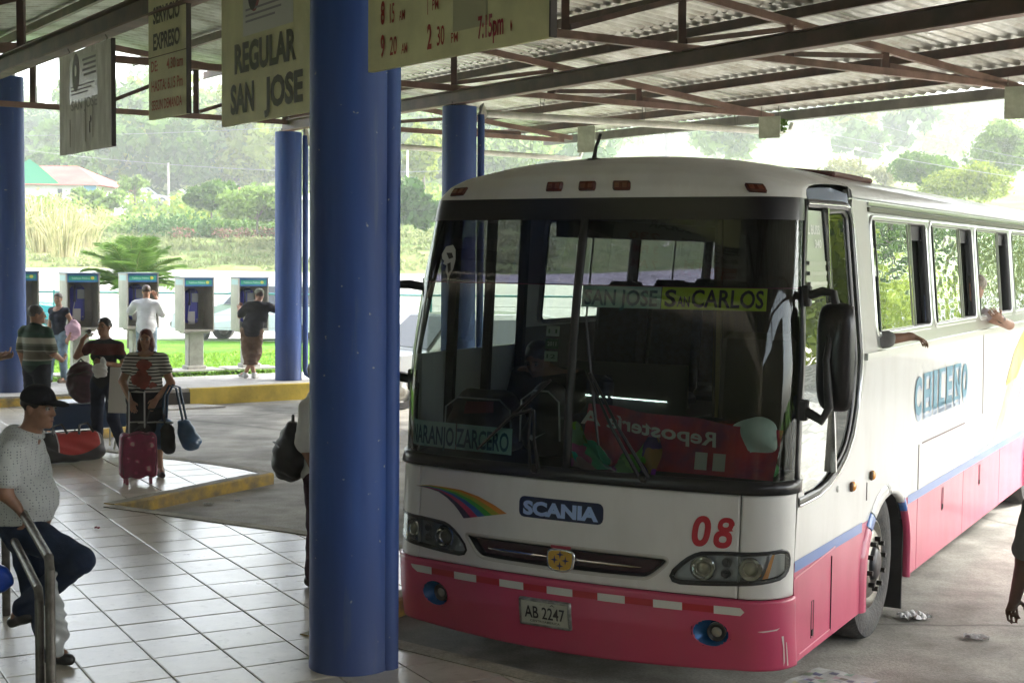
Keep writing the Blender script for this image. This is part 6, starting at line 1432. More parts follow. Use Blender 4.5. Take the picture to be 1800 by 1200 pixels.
# boards near the viewpoint, facing the bus: they mirror in the windscreen
T, Q, E, e_ = sign('pale timetable board hung over the near platform facing the bus', (-.55, 4.9), (-2.35, 6.15), 3.86, 4.42, mat('pale_board', (.45, .46, .42), .6), 4.75)
for (s_, x, z, w_, m) in (('REGULAR', .22, .80, .5, t_dark), ('330 PM', .1, .58, .35, t_dark), ('430 PM', .1, .40, .35, t_dark), ('535 PM', .1, .22, .32, t_red), ('815 PM', .1, .04, .34, t_red), ('230', .62, .58, .25, t_red), ('3 PM', .62, .36, .2, t_red), ('7 AM', .62, .12, .2, t_red)): T(s_, x, z, w_, .13, m, .04)
T, Q, E, e_ = sign('grey SAN CARLOS board hung over the near platform facing the bus', (-2.75, 6.75), (-4.1, 8.5), 3.95, 4.45, mat('grey_board', (.20, .22, .22), .6), 4.75)
T('SAN CARLOS', .06, .3, .88, .42, mat('white_letters', (.8, .8, .8)), .04)
tl_ = empty('tube_lamp', (-5.45, 2.45, 2.45), math.atan2(2.17, -1.43), 'lit fluorescent tube on the terminal wall behind the viewpoint', 'lamp'); MB().cyl((-1.2, 0, 0), (1.2, 0, 0), .03, 10).build('tube', mat('lit_tube', (.9, 1, .95), .3, emit=((.75, 1, .9), 5)), tl_, True); MB().box((0, 0, .06), (2.5, .08, .05)).build('housing', mat('lamp_housing_white', (.6, .6, .6), .5), tl_)
# ------------------------------------------------------------ payphones
M_BOX = mat('booth_grey', (.42, .40, .36), .55, var=.15, vscale=3); M_BOXI = mat('booth_inside', (.26, .24, .21), .6, var=.2, vscale=4); M_BLU = mat('phone_blue', (.025, .03, .32), .35); M_HDR = mat('header_blue', (.02, .12, .30), .4); M_GRN = mat('header_green', (.02, .30, .20), .4); M_PED = mat('pedestal_concrete', (.40, .385, .35), .85, var=.25, vscale=6)
def booth(px, Y, ytop, label):
    X = (px - 900) / 2500. * Y; zt = 2.5 + (440 + .0095 * (px - 900) + 9 - 9 - ytop) / 2500. * Y * 1.0; zt = float(ony(px, ytop, Y)[2])
    e_ = empty('payphone', (X, Y, SW), ANG_B - R(3) + random.uniform(-.06, .06), label, 'payphone', 'payphones in a row on the far sidewalk')
    t = zt - SW; b = t - 1.02; w, d = .60, .46
    MB().box((-w / 2 + .012, 0, (t + b) / 2), (.024, d, t - b)).build('side_panel', M_BOX, e_); MB().box((w / 2 - .012, 0, (t + b) / 2), (.024, d, t - b)).build('side_panel', M_BOXI, e_)
    MB().box((0, d / 2 - .012, (t + b) / 2), (w - .05, .024, t - b)).build('back_panel', M_BOXI, e_); MB().box((0, -.0, b + .02), (w - .05, d, .04)).build('shelf', M_BOXI, e_)
    MB().box((0, 0, t - .008), (w + .02, d + .02, .016)).build('top_cover', mat('booth_top', (.12, .16, .2), .5), e_)
    hd_ = MB().box((0, -d / 2 + .03, t - .095), (w - .052, .05, .15)).build('header', M_HDR, e_)
    MB().add([(-w / 2 + .05, -d / 2 + .0045, t - .135), (w / 2 - .05, -d / 2 + .0045, t - .135), (w / 2 - .05, -d / 2 + .0045, t - .055), (-w / 2 + .05, -d / 2 + .0045, t - .055)], [(0, 1, 2, 3)]).build('header_band', M_GRN, hd_)
    mb = MB(); text_on(mb, 'Teléfono Público', lambda u, v: (u, -d / 2 + .0025, v), -w / 2 + .10, t - .112, .32, .032, .01); mb.build('header_lettering', mat('pale_green_letters', (.45, .7, .6), .5), hd_)
    MB().add([(w / 2 - .13 + .035 * math.cos(a * .9), -d / 2 + .002, t - .095 + .03 * math.sin(a * .9)) for a in range(7)], [tuple(range(7))]).build('header_mark', mat('yellow_mark', (.5, .5, .08), .5), hd_)
    MB().box((-w / 2 - .002, -.02, t - .095), (.006, d * .8, .10)).build('side_sticker', mat('pale_sticker', (.35, .5, .52), .5), e_)
    # telephone
    y = d / 2 - .024; p_ = empty('telephone', (0, 0, 0)); p_.parent = e_
    MB().box((.0, y - .05, b + .46), (.26, .10, .62), bev=.04).build('case', M_BLU, p_); MB().box((0, y - .08, b + .76), (.16, .10, .08), bev=.03).build('hood', mat('phone_dark_blue', (.01, .012, .08), .4), p_)
    MB().box((.05, y - .105, b + .63), (.13, .02, .17), bev=.006).build('keypad', mat('keypad_grey', (.22, .23, .24), .4), p_)
    MB().tube([(-.07, y - .13, b + .50), (-.075, y - .16, b + .58), (-.075, y - .16, b + .70), (-.07, y - .13, b + .77)], [.03, .02, .02, .03], 10).build('handset', mat('handset_blue', (.008, .01, .06), .35), p_, True)
    MB().box((-.02, y - .105, b + .25), (.13, .012, .24), bev=.004).build('info_plate', mat('plate_pale', (.45, .43, .42), .5), p_)
    MB().tube([(-.07, y - .14, b + .49), (-.10, y - .15, b + .36), (-.11, y - .15, b + .22), (-.07, y - .14, b + .15), (.0, y - .12, b + .17)], .008, 6).build('cord', mat('steel_cord', (.4, .4, .4), .3, .8), p_, True)
    MB().box((.085, y - .104, b + .22), (.02, .01, .02)).build('coin_return', mat('coin_return', (.4, .38, .3), .4), p_)
    pd = MB().box((0, .02, b / 2 + .02), (.30, .22, b - .02), bev=.02).build('pedestal', M_PED, e_); MB().box((0, .02, .05), (.38, .30, .09), bev=.015).build('pedestal_foot', M_PED, pd); MB().box((0, .0, b - .02), (w * .8, d * .7, .03)).build('mounting_plate', M_PED, e_)
    MB().box((0, .06, .008), (1.0, .62, .03)).build('base_slab', M_WALK, e_)
    return e_
for px, Y, yt, lb in ((32, 25.05, 476, 'payphone half hidden behind the left blue column'), (139, 25.6, 479, 'payphone beside the woman with the pink bag, phone free'), (243, 26.2, 479, 'payphone used by the man in the white shirt'), (341, 26.8, 487, 'free payphone between the two men calling'), (438, 27.4, 487, 'rightmost payphone, used by the man in shorts')): booth(px, Y, yt, lb)
# ------------------------------------------------------------ bags and things on the platform
def soft_bag(name, loc, rz, label, cat, build): e_ = empty(name, loc, rz, label, cat); build(e_); return e_
def duffel(e_):
    b = SDF((-.48, -.28, -.02), (.48, .28, .5), .012); b.cap((-.26, 0, .15), (.26, 0, .15), .15, .15, .02); b.cap((-.26, 0, .22), (.26, 0, .22), .13, .12, .04); b.cut((0, 0, .012), (0, 0, -1)); b.cut((.38, 0, 0), (1, 0, .12)); b.cut((-.38, 0, 0), (-1, 0, .12)); b.folds(.006, sc=.7); b.obj('bag_body', band_x('duffel_panels', [(-.20, (.012, .012, .013)), (-.185, (.4, .4, .38)), (.29, (.42, .025, .02)), (.305, (.4, .4, .38)), (.6, (.02, .02, .022))], low=((.05, .05, .055), .13)), e_)
    for x in (-.16, .14): MB().tube([(x - .08, -.10, .33), (x - .05, -.04, .42), (x + .05, -.02, .44), (x + .09, -.09, .34)], .014, 6).build('handle', P_RUB, e_, True)
    MB().tube([(-.3, .0, .345), (0, 0, .352), (.3, 0, .34)], .006, 5).build('zip', mat('zip_dark', (.03, .03, .03), .4), e_)
def band_x(name, bands, low=None):
    m = band_mat(name, bands, 0); n, l = m.node_tree.nodes, m.node_tree.links; b = n['Principled BSDF']
    if low:
        sp = [x for x in n if x.type == 'SEPXYZ'][0]; src = b.inputs['Base Color'].links[0].from_socket; lt = n.new('ShaderNodeMath'); lt.operation = 'LESS_THAN'
        pb_ = n.new('ShaderNodeMath'); pb_.operation = 'MULTIPLY_ADD'; sq = n.new('ShaderNodeMath'); sq.operation = 'MULTIPLY'; l.new(sp.outputs[0], sq.inputs[0]); l.new(sp.outputs[0], sq.inputs[1]); l.new(sq.outputs[0], pb_.inputs[0]); pb_.inputs[1].default_value = 1.2; pb_.inputs[2].default_value = low[1] - .03
        l.new(sp.outputs[2], lt.inputs[0]); l.new(pb_.outputs[0], lt.inputs[1]); mx = n.new('ShaderNodeMix'); mx.data_type = 'RGBA'; l.new(lt.outputs[0], mx.inputs[0]); l.new(src, mx.inputs[6]); mx.inputs[7].default_value = (*low[0], 1); l.new(mx.outputs[2], b.inputs['Base Color'])
    b.inputs['Roughness'].default_value = .6; return m
soft_bag('duffel_bag', (-4.98, 15.98, .12), R(38), 'red and black duffel bag lying on the tiles in front of the blue bench', 'bag', duffel)
def floral():
    m = bpy.data.materials.new('floral_pink_fabric'); m.use_nodes = True; n, l = m.node_tree.nodes, m.node_tree.links; b = n['Principled BSDF']; tc = n.new('ShaderNodeTexCoord')
    v = n.new('ShaderNodeTexVoronoi'); v.inputs['Scale'].default_value = 11; l.new(tc.outputs['Object'], v.inputs['Vector']); r = n.new('ShaderNodeValToRGB'); e0 = r.color_ramp.elements; e0[0].color = (.62, .45, .45, 1); e0[0].position = .2; e0[1].color = (.20, .008, .055, 1); e0[1].position = .46; x = e0.new(.32); x.color = (.5, .05, .16, 1); l.new(v.outputs['Distance'], r.inputs[0])
    v2 = n.new('ShaderNodeTexNoise'); v2.inputs['Scale'].default_value = 10; l.new(tc.outputs['Object'], v2.inputs['Vector']); r2 = n.new('ShaderNodeValToRGB'); r2.color_ramp.elements[0].position = .45; r2.color_ramp.elements[1].position = .55; l.new(v2.outputs['Fac'], r2.inputs[0])
    mx = n.new('ShaderNodeMix'); mx.data_type = 'RGBA'; l.new(r2.outputs[0], mx.inputs[0]); l.new(r.outputs[0], mx.inputs[6]); mx.inputs[7].default_value = (.24, .01, .07, 1); l.new(mx.outputs[2], b.inputs['Base Color']); b.inputs['Roughness'].default_value = .45; return m
def suitcase(e_):
    e_.scale = (.92, .92, .95)
    b = SDF((-.30, -.2, .0), (.30, .2, .68), .011); 
    for x in (-.15, .15):
        for y in (-.055, .055): b.cap((x, y, .12), (x * .95, y, .50), .055, .055, .05)
    b.ell((0, 0, .31), (.20, .115, .26), .05); b.obj('case', floral(), e_)
    MB().tube([(-.17, -.115, .10), (-.19, -.115, .3), (-.17, -.115, .52), (0, -.12, .565), (.17, -.115, .52), (.19, -.115, .3), (.17, -.115, .10)], .008, 6).build('piping', mat('plum_piping', (.12, .01, .04), .5), e_, True)
    for x in (-.085, .085): MB().cyl((x, .09, .5), (x, .09, 1.0), .009, 8).build('handle_tube', P_ALU, e_)
    MB().tube([(-.085, .09, 1.0), (0, .09, 1.015), (.085, .09, 1.0)], .014, 8).build('handle_grip', P_RUB, e_, True); MB().cyl((-.085, .09, .66), (.085, .09, .66), .007, 8).build('cross_bar', P_ALU, e_)
    MB().tube([(-.04, 0, .575), (0, 0, .60), (.04, 0, .575)], .01, 6).build('carry_handle', P_RUB, e_)
    for x in (-.14, .14): MB().cyl((x - .015, .05, .035), (x + .015, .05, .035), .035, 12).build('wheel', mat('pinkish_wheel', (.4, .1, .16), .4), e_, True)
    for x in (-.13, .13): MB().box((x, -.06, .035), (.03, .03, .07)).build('foot', mat('pinkish_wheel', (.4, .1, .16)), e_)
soft_bag('floral_suitcase', (-3.84, 14.55, .12), R(22), 'pink floral trolley suitcase standing in front of the red haired woman', 'suitcase', suitcase)
def blackbag(e_):
    b = SDF((-.25, -.14, -.02), (.25, .14, .42), .011); b.cap((-.13, 0, .10), (-.12, 0, .28), .075, .07, .08); b.cap((.13, 0, .10), (.12, 0, .28), .075, .07, .08); b.folds(.004); b.obj('bag_body', cloth('black_bag', (.015, .012, .012)), e_)
    MB().tube([(-.18, 0, .36), (0, -.02, .37), (.18, 0, .36)], .008, 5).build('rim', P_ALU, e_)
    for y in (-.03, .03): MB().tube([(-.10, y, .34), (-.06, y, .50), (.06, y, .50), (.10, y, .34)], .009, 5).build('handle', P_RUB, e_, True)
soft_bag('shopping_bag', (-3.70, 14.72, .37), R(8), 'black cloth bag hanging behind the floral suitcase', 'bag', blackbag)
def bluebag(e_):
    e_.scale = (1.3, 1.3, 1.15)
    b = SDF((-.25, -.14, -.02), (.25, .14, .42), .011); b.cap((-.14, 0, .09), (-.09, 0, .24), .085, .06, .08); b.cap((.14, 0, .09), (.09, 0, .24), .085, .06, .08); b.folds(.006); b.obj('bag_body', mat('blue_leather', (.03, .10, .22), .4, var=.3, vscale=8), e_)
    for y in (-.03, .03): MB().tube([(-.09, y, .28), (-.08, y, .50), (-.03, y, .60), (.03, y, .58), (.09, y, .28)], .010, 6).build('strap', mat('blue_strap', (.02, .06, .13), .4), e_, True)
soft_bag('blue_handbag', (-3.53, 14.84, .42), R(-15), 'blue handbag hanging from the arm of the red haired woman', 'handbag', bluebag)
def backpack(col, nm):
    def f(e_):
        if nm == 'black_fabric': e_.scale = (.85, .85, .85)
        b = SDF((-.28, -.2, -.02), (.28, .2, .58), .012); b.ell((0, 0, .25), (.20, .13, .26), .05); b.ell((0, -.09, .18), (.15, .09, .16), .04); b.folds(.006); b.obj('pack_body', mat(nm, col, .55, var=.4, vscale=7), e_)
        for x in (-.09, .09): MB().tube([(x, .10, .44), (x * 1.5, .19, .36), (x * 1.4, .19, .18), (x, .10, .08)], .016, 6).build('strap', P_RUB, e_, True)
        MB().tube([(-.16, -.10, .30), (0, -.165, .33), (.16, -.10, .30)], .006, 5).build('zip', mat('zip_dark', (.03, .03, .03)), e_)
        MB().tube([(-.04, .0, .50), (0, .0, .55), (.04, 0, .50)], .012, 6).build('loop', P_RUB, e_)
    return f
soft_bag('maroon_backpack', (-5.03, 16.72, .72), R(30), 'maroon backpack lying on the blue bench', 'backpack', backpack((.055, .008, .022), 'maroon_fabric')); bpy.data.objects['maroon_backpack'].rotation_euler.x = R(-24)
soft_bag('black_backpack', (-1.555, 10.08, .88), R(-85), 'black backpack worn by the person behind the big column', 'backpack', backpack((.012, .012, .013), 'black_fabric'))
def pinkbag(e_):
    b = SDF((-.2, -.12, -.02), (.2, .12, .40), .011); b.ell((0, 0, .17), (.13, .07, .17), .04); b.folds(.012, sc=.8); b.obj('bag_body', mat('pink_plastic_bag', (.62, .38, .46), .5, var=.25, vscale=9), e_); MB().tube([(-.04, 0, .30), (0, 0, .42), (.04, 0, .30)], .008, 5).build('loop', mat('pink_plastic_bag', (.62, .38, .46)), e_)
soft_bag('pink_bag', (-7.40, 23.93, 1.00), R(10), 'pale pink bag on the arm of the woman in the tank top', 'bag', pinkbag)
tb_ = empty('blue_bench', (-5.18, 17.05, .12), R(33), 'blue metal bench with grey legs behind the duffel bag', 'bench'); bb = mat('bench_blue', (.02, .055, .13), .35, var=.2, vscale=4)
MB().box((0, 0, .42), (1.0, .42, .30), bev=.02).build('seat_box', bb, tb_); MB().box((0, 0, .58), (1.04, .46, .02)).build('top_panel', mat('bench_top_pale', (.3, .36, .42), .3), tb_)
for x in (-.40, -.12, .40): MB().cyl((x, -.16, .28), (x * .92 - .03, -.18, 0), .014, 8).build('leg', P_ALU, tb_)
for x in (-.40, .40): MB().cyl((x, .16, .28), (x, .18, 0), .014, 8).build('leg', P_ALU, tb_)
# small things held
c = empty('drinking_cup', (-4.83, 16.235, 1.565), 0, 'clear cup held to the mouth of the drinking woman', 'cup'); MB().lathe((0, 0, 0), [(.024, -.045), (.034, .045), (.031, .045), (.021, -.04)], 14).build('cup', mat('clear_plastic', (.7, .72, .74), .1, spec=.8), c, True); c.rotation_euler = (R(60), 0, 0)
nb = SDF((-.16, -.12, -.2), (.16, .12, .16), .010); nb.ell((0, 0, -.02), (.09, .05, .09), .03); nb.ell((.03, 0, .07), (.03, .02, .06), .03); nb.folds(.010, sc=1.2); o = nb.obj('plastic_bag', mat('thin_white_plastic', (.62, .62, .60), .35)); o.location = (-4.70, 16.20, 1.17); tag(o, 'small white plastic bag in the hand of the drinking woman', 'bag')
o = MB().box((0, 0, 0), (.26, .006, .52)).build('paper_folder', mat('white_paper', (.6, .6, .57), .7)); o.location = (-4.44, 16.1, .93); o.rotation_euler = (0, R(3), R(15)); tag(o, 'white paper folder carried between the two standing women', 'folder')
# ------------------------------------------------------------ railing at lower left
M_RAIL = mat('worn_steel_rail', (.15, .14, .12), .5, .6, var=.5, vscale=10, vcol=(.08, .07, .06), bump=.15, bscale=30)
ra = empty('railing', (-2.245, 6.86, .12), 0, 'worn double steel pipe railing in the lower left corner', 'railing')
dA = Vector((-.41, .91, 0)).normalized(); tz = .88
def bend(p0, z, L_): a = p0 + Vector((0, 0, z)); return [p0, a - Vector((0, 0, .05)), a + dA * .04, a + dA * L_]
MB().tube(bend(Vector((0, 0, 0)), tz + .0, 2.6) , .024, 14).build('outer_pipe', M_RAIL, ra, True); MB().tube(bend(Vector((-.06, .02, 0)), tz - .16, 2.6), .022, 14).build('inner_pipe', M_RAIL, ra, True)
MB().tube([dA * 2.55 + Vector((0, 0, 0)), dA * 2.55 + Vector((0, 0, tz))], .027, 12).build('rear_post', M_RAIL, ra, True)
MB().cyl((0, 0, .0), (0, 0, .012), .06, 16).build('flange', M_RAIL, ra)
nb = SDF((-.2, -.15, -.3), (.2, .15, .3), .010); nb.ell((0, 0, -.06), (.085, .06, .17), .03); nb.cap((0, 0, .1), (-.01, 0, .24), .04, .02, .03); nb.folds(.012, sc=1.1); o = nb.obj('clear_plastic_bag', mat('cloudy_plastic', (.55, .57, .56), .25, trans=.35, spec=.6)); o.location = (-2.60, 8.0, .42); tag(o, 'cloudy plastic bag hanging from the railing beside the leg of the man', 'bag')
nb = SDF((-.2, -.15, -.1), (.2, .15, .3), .012); nb.ell((0, 0, .1), (.10, .08, .09), .03); nb.folds(.008); o = nb.obj('blue_bag', mat('bright_blue_plastic', (.01, .06, .40), .3)); o.location = (-2.98, 8.15, .50); tag(o, 'bright blue plastic bag behind the railing at the left edge', 'bag')
# ------------------------------------------------------------ litter and newspaper
def paper(label, x, y, w, d, m, crumple=.02, rz=0., nm='litter'):
    mb = MB().grid(lambda u, v: ((u - .5) * w, (v - .5) * d, .006 + crumple * abs(math.sin(u * 9 + v * 5) * math.cos(v * 8 - u * 3))), 10, 8); o = mb.build(nm, m, None); o.location = (x, y, .002 + road_z(x)); o.rotation_euler.z = rz; return tag(o, label, 'litter' if nm == 'litter' else 'newspaper')
lw = mat('litter_white', (.55, .55, .55), .5)
paper('crumpled clear wrapper on the ground behind the front wheel', 2.93, 10.15, .20, .16, lw, .04, .3); paper('flattened white scrap on the ground right of the wheel', 3.2, 9.6, .17, .07, lw, .03, -.4)
for x, y, s_, lb in ((-3.0, 14.0, .10, 'white scrap at the foot of the yellow kerb'), (-2.75, 14.2, .06, 'small white scrap beside the larger one at the kerb'), (-2.35, 20.1, .09, 'white scrap on the lane left of the big column'), (-.55, 8.75, .06, 'white scrap under the left corner of the bus'), (1.5, 9.3, .1, 'grey scrap under the front bumper'), (-3.55, 12.1, .05, 'red sweet wrapper on the tiles')): paper(lb, x, y, s_, s_ * .5, lw if 'red' not in lb else mat('red_wrapper', (.5, .05, .06), .4), .02, x)
for o_ in bpy.data.objects:
    if o_.name.startswith('litter') and o_.get('label') == 'red sweet wrapper on the tiles': o_.location.z = .122
def news_mat():
    m = bpy.data.materials.new('newsprint'); m.use_nodes = True; n, l = m.node_tree.nodes, m.node_tree.links; b = n['Principled BSDF']; tc = n.new('ShaderNodeTexCoord')
    v = n.new('ShaderNodeTexVoronoi'); v.distance = 'CHEBYCHEV'; v.inputs['Scale'].default_value = 14; l.new(tc.outputs['Object'], v.inputs['Vector']); hs = n.new('ShaderNodeHueSaturation'); hs.inputs['Saturation'].default_value = .45; hs.inputs['Value'].default_value = .6; l.new(v.outputs['Color'], hs.inputs['Color'])
    r = n.new('ShaderNodeValToRGB'); r.color_ramp.interpolation = 'CONSTANT'; r.color_ramp.elements[1].position = .36; r.color_ramp.elements[0].color = (0, 0, 0, 1); l.new(v.outputs['Distance'], r.inputs[0]); mx = n.new('ShaderNodeMix'); mx.data_type = 'RGBA'; l.new(r.outputs[0], mx.inputs[0]); l.new(hs.outputs[0], mx.inputs[6]); mx.inputs[7].default_value = (.5, .5, .48, 1); l.new(mx.outputs[2], b.inputs['Base Color']); return m
paper('newspaper page spread on the concrete in front of the bus', 1.93, 8.50, .42, .60, news_mat(), .012, R(-40), 'newspaper')
# ------------------------------------------------------------ things on the dashboard
def dash(name, x, y, z, label, cat, fn, rz=0.): e_ = empty(name, BW(x, y, z), BRZ + rz, label, cat); fn(e_); return e_
def dbag(e_, w=.55, h_=.42, col=(.012, .013, .016)):
    b = SDF((-w / 2 - .1, -.2, -.02), (w / 2 + .1, .2, h_ + .1), .014); b.cap((-w / 2 + .12, 0, .13), (w / 2 - .12, 0, .13), .13, .13, .03); b.cap((-w / 2 + .16, 0, h_ - .14), (w / 2 - .16, 0, h_ - .14), .11, .11, .10); b.folds(.004); b.obj('bag_body', mat('black_nylon', col, .5), e_)
    MB().tube([(-w / 2 + .03, -.13, .10), (-w / 2 + .04, -.13, h_ - .14), (-w / 2 + .12, -.12, h_ - .08), (w / 2 - .12, -.12, h_ - .08), (w / 2 - .04, -.13, h_ - .14), (w / 2 - .03, -.13, .12)], .006, 5).build('piping', mat('white_piping', (.5, .5, .5), .5), e_)
dash('black_sports_bag', -.78, .30, 1.27, 'black sports bag with white piping lying behind the left windscreen', 'bag', lambda e_: (dbag(e_), ffill('red_badge', [(-.1, .24), (.12, .26), (.12, .33), (-.08, .32)], 0, mat('red_badge', (.2, .02, .02), .5), e_, lambda x, z, o: Vector((x, -.135, z)))))
def nikebag(e_):
    dbag(e_, .34, .50); ffill('tick_mark', [(-.07, .13), (-.05, .11), (.05, .17), (-.03, .135), (-.055, .15)], 0, mat('white_piping', (.5, .5, .5)), e_, lambda x, z, o: Vector((x, -.14, z)))
dash('black_shoe_bag', -.30, .24, 1.27, 'black bag with a white tick standing in the middle of the dashboard', 'bag', nikebag)
def banner(e_):
    mb = MB().grid(lambda u, v: ((u - .5) * 1.22, .05 * math.sin(u * 14) * v - .02 + .12 * v, v * .36 * (1 - .25 * u) - .04), 30, 8); mb.build('cloth', mat('red_banner_cloth', (.55, .02, .03), .7, var=.5, vscale=5, vcol=(.30, .02, .10)), e_)
    mb = MB(); text_on(mb, 'Repostería A', lambda x, z: (x, -.055 + .02 * math.sin(x * 12), z + (x) * -.10), -.58, .16, .86, .085, .03, mirror=True); mb.build('mirrored_lettering', mat('pink_white_letters', (.85, .75, .75), .6), e_)
    pm_ = bpy.data.materials.new('printed_cloth'); pm_.use_nodes = True; n, l = pm_.node_tree.nodes, pm_.node_tree.links; b_ = n['Principled BSDF']; tc = n.new('ShaderNodeTexCoord'); nz = n.new('ShaderNodeTexNoise'); nz.inputs['Scale'].default_value = 6; l.new(tc.outputs['Object'], nz.inputs['Vector']); mv = n.new('ShaderNodeMix'); mv.data_type = 'VECTOR'; mv.inputs[0].default_value = .25; l.new(tc.outputs['Object'], mv.inputs[4]); l.new(nz.outputs['Color'], mv.inputs[5])
    vo = n.new('ShaderNodeTexVoronoi'); vo.inputs['Scale'].default_value = 8.5; l.new(mv.outputs[1], vo.inputs['Vector']); hs = n.new('ShaderNodeHueSaturation'); hs.inputs['Saturation'].default_value = 1.1; hs.inputs['Value'].default_value = .55; l.new(vo.outputs['Color'], hs.inputs['Color']); l.new(hs.outputs[0], b_.inputs['Base Color']); b_.inputs['Roughness'].default_value = .8
    MB().grid(lambda u, v: (-.68 + .62 * u, -.10 + .035 * math.sin(u * 17 + v * 6) + .05 * v, -.05 + v * (.15 + .09 * math.sin(u * 7 + 1) + .03 * math.sin(u * 23))), 40, 14).build('printed_cloth', pm_, e_, True)
    for x in (.16, .27): MB().add([(x, -.085, .0), (x + .075, -.085, .0), (x + .08, -.08, .10), (x + .005, -.08, .10)], [(0, 1, 2, 3)]).build('receipt', mat('receipt_paper', (.7, .66, .6), .7), e_)
dash('red_banner', .58, .14, 1.30, 'red printed cloth bundled on the dashboard before the driver', 'banner', banner)
def wbag(e_):
    e_.scale = (1.3, 1.2, 1.35)
    b = SDF((-.2, -.15, -.05), (.2, .15, .30), .010); b.ell((0, 0, .12), (.12, .09, .12), .02); b.folds(.008); b.obj('bag_body', mat('pale_green_white_plastic', (.72, .86, .78), .4, var=.15, vscale=8), e_); MB().ball((.04, -.03, .02), (.09, .07, .05), 12, 7).build('green_base', mat('green_plastic', (.03, .35, .06), .4), e_, True)
dash('white_plastic_bag', 1.02, .27, 1.28, 'white plastic bag with green contents at the right end of the dashboard', 'bag', wbag)
dash('red_thermos', .84, .34, 1.28, 'red cylinder standing on the dashboard beside the plastic bag', 'flask', lambda e_: MB().lathe((0, 0, 0), [(0, 0), (.09, 0), (.09, .24), (.07, .27), (0, .27)], 24).build('body', mat('red_plastic', (.55, .03, .02), .25), e_, True))
# ------------------------------------------------------------ terminal building behind the viewpoint, terrain, vegetation
o0 = AB(8, -3.4)
MB().box((*AB(-7.2, 3.2).xy, 2.7), (.2, 13.5, 5.4), rz=ANG_B - R(90)).build('reflection_block_wall', mat('terminal_and_block_wall', (.12, .10, .07), .85, var=.3, vscale=1)); tag(bpy.data.objects['reflection_block_wall'], 'plain side wing of the terminal right behind the viewpoint', 'building')  # added unseen wall, keeps the bright outdoors out of the windscreen corner reflection
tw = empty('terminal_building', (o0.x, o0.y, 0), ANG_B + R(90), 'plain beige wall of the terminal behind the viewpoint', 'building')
MB().box((0, 0, 2.7), (36, .2, 5.4)).build('wall', mat('terminal_and_block_wall', (.12, .10, .07), .85, var=.3, vscale=1), tw)
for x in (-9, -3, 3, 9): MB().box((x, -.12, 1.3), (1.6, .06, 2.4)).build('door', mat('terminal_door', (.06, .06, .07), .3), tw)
def H(x, y):
    P = [(-50, .2), (26, .2), (30, .15), (36, .05), (45, .3), (60, 1.7), (75, 3.8), (92, 5.6), (120, 6.4), (160, 10), (220, 15.5), (300, 23), (400, 31), (600, 42), (1200, 60)]
    y = np.asarray(y, float); x = np.asarray(x, float)
    z = np.interp(y, [p[0] for p in P], [p[1] for p in P])
    r = np.clip((x / np.maximum(y, 30)) / .25, 0, 1); z = z * (1 + .28 * r * r * (3 - 2 * r))
    w = np.clip((y - 40) / 60, 0, 1)
    z = z + w * (.7 * np.sin(x * .045 + 1.3) + .5 * np.sin(y * .05 + x * .02) + .25 * np.sin(x * .17 + y * .09)) * (1 + y / 300)
    xr = np.clip((x - 16) / 14, 0, 1) * np.clip((70 - y) / 30, 0, 1); z = z + xr * 2.2      # bank beyond the bus
    return z
def grass_mat(name, a, b_, c, sc_=.25):
    m = bpy.data.materials.new(name); m.use_nodes = True; n, l = m.node_tree.nodes, m.node_tree.links; b = n['Principled BSDF']
    tc = n.new('ShaderNodeTexCoord'); n1 = n.new('ShaderNodeTexNoise'); n1.inputs['Scale'].default_value = sc_; n1.inputs['Detail'].default_value = 9; n1.inputs['Roughness'].default_value = .7; l.new(tc.outputs['Object'], n1.inputs['Vector'])
    rp = n.new('ShaderNodeValToRGB'); rp.color_ramp.elements[0].position = .32; rp.color_ramp.elements[1].position = .68; rp.color_ramp.elements[0].color = (*a, 1); rp.color_ramp.elements[1].color = (*c, 1)
    e_ = rp.color_ramp.elements.new(.5); e_.color = (*b_, 1); l.new(n1.outputs['Fac'], rp.inputs[0]); l.new(rp.outputs[0], b.inputs['Base Color']); b.inputs['Roughness'].default_value = .9; b.inputs['Specular IOR Level'].default_value = .1
    n2 = n.new('ShaderNodeTexNoise'); n2.inputs['Scale'].default_value = 12; n2.inputs['Detail'].default_value = 4; l.new(tc.outputs['Object'], n2.inputs['Vector'])
    bp = n.new('ShaderNodeBump'); bp.inputs['Strength'].default_value = .8; bp.inputs['Distance'].default_value = .1; l.new(n2.outputs['Fac'], bp.inputs['Height']); l.new(bp.outputs[0], b.inputs['Normal'])
    return m
M_GRASS = grass_mat('meadow_grass', (.08, .13, .035), (.16, .22, .06), (.28, .28, .13), .5)
M_LAWN = grass_mat('lawn_grass', (.045, .13, .012), (.09, .21, .02), (.13, .24, .03), 1.2)
M_ASPH = concrete('street_concrete', (.46, .45, .42), (.36, .35, .33), .5, .9, False, .1)
ys = np.concatenate([[31, 33, 36, 39, 42, 46, 50, 54, 58, 62], np.arange(66, 130, 4), np.arange(132, 300, 8), np.arange(308, 1300, 40)])
xs_ = np.concatenate([np.arange(-420, -90, 30), np.arange(-90, 100, 3), np.arange(100, 620, 30)])
Yg, Xg = np.meshgrid(ys, xs_, indexing='ij'); Zg = H(Xg, Yg)
V = np.stack([Xg.ravel(), Yg.ravel(), Zg.ravel()], 1); nx = len(xs_); F = []; mi = []
for j in range(len(ys) - 1):
    for i in range(nx - 1):
        F.append((j * nx + i, j * nx + i + 1, (j + 1) * nx + i + 1, (j + 1) * nx + i)); mi.append(1 if 36 <= ys[j] < 58 else (2 if ys[j] < 36 else 0))
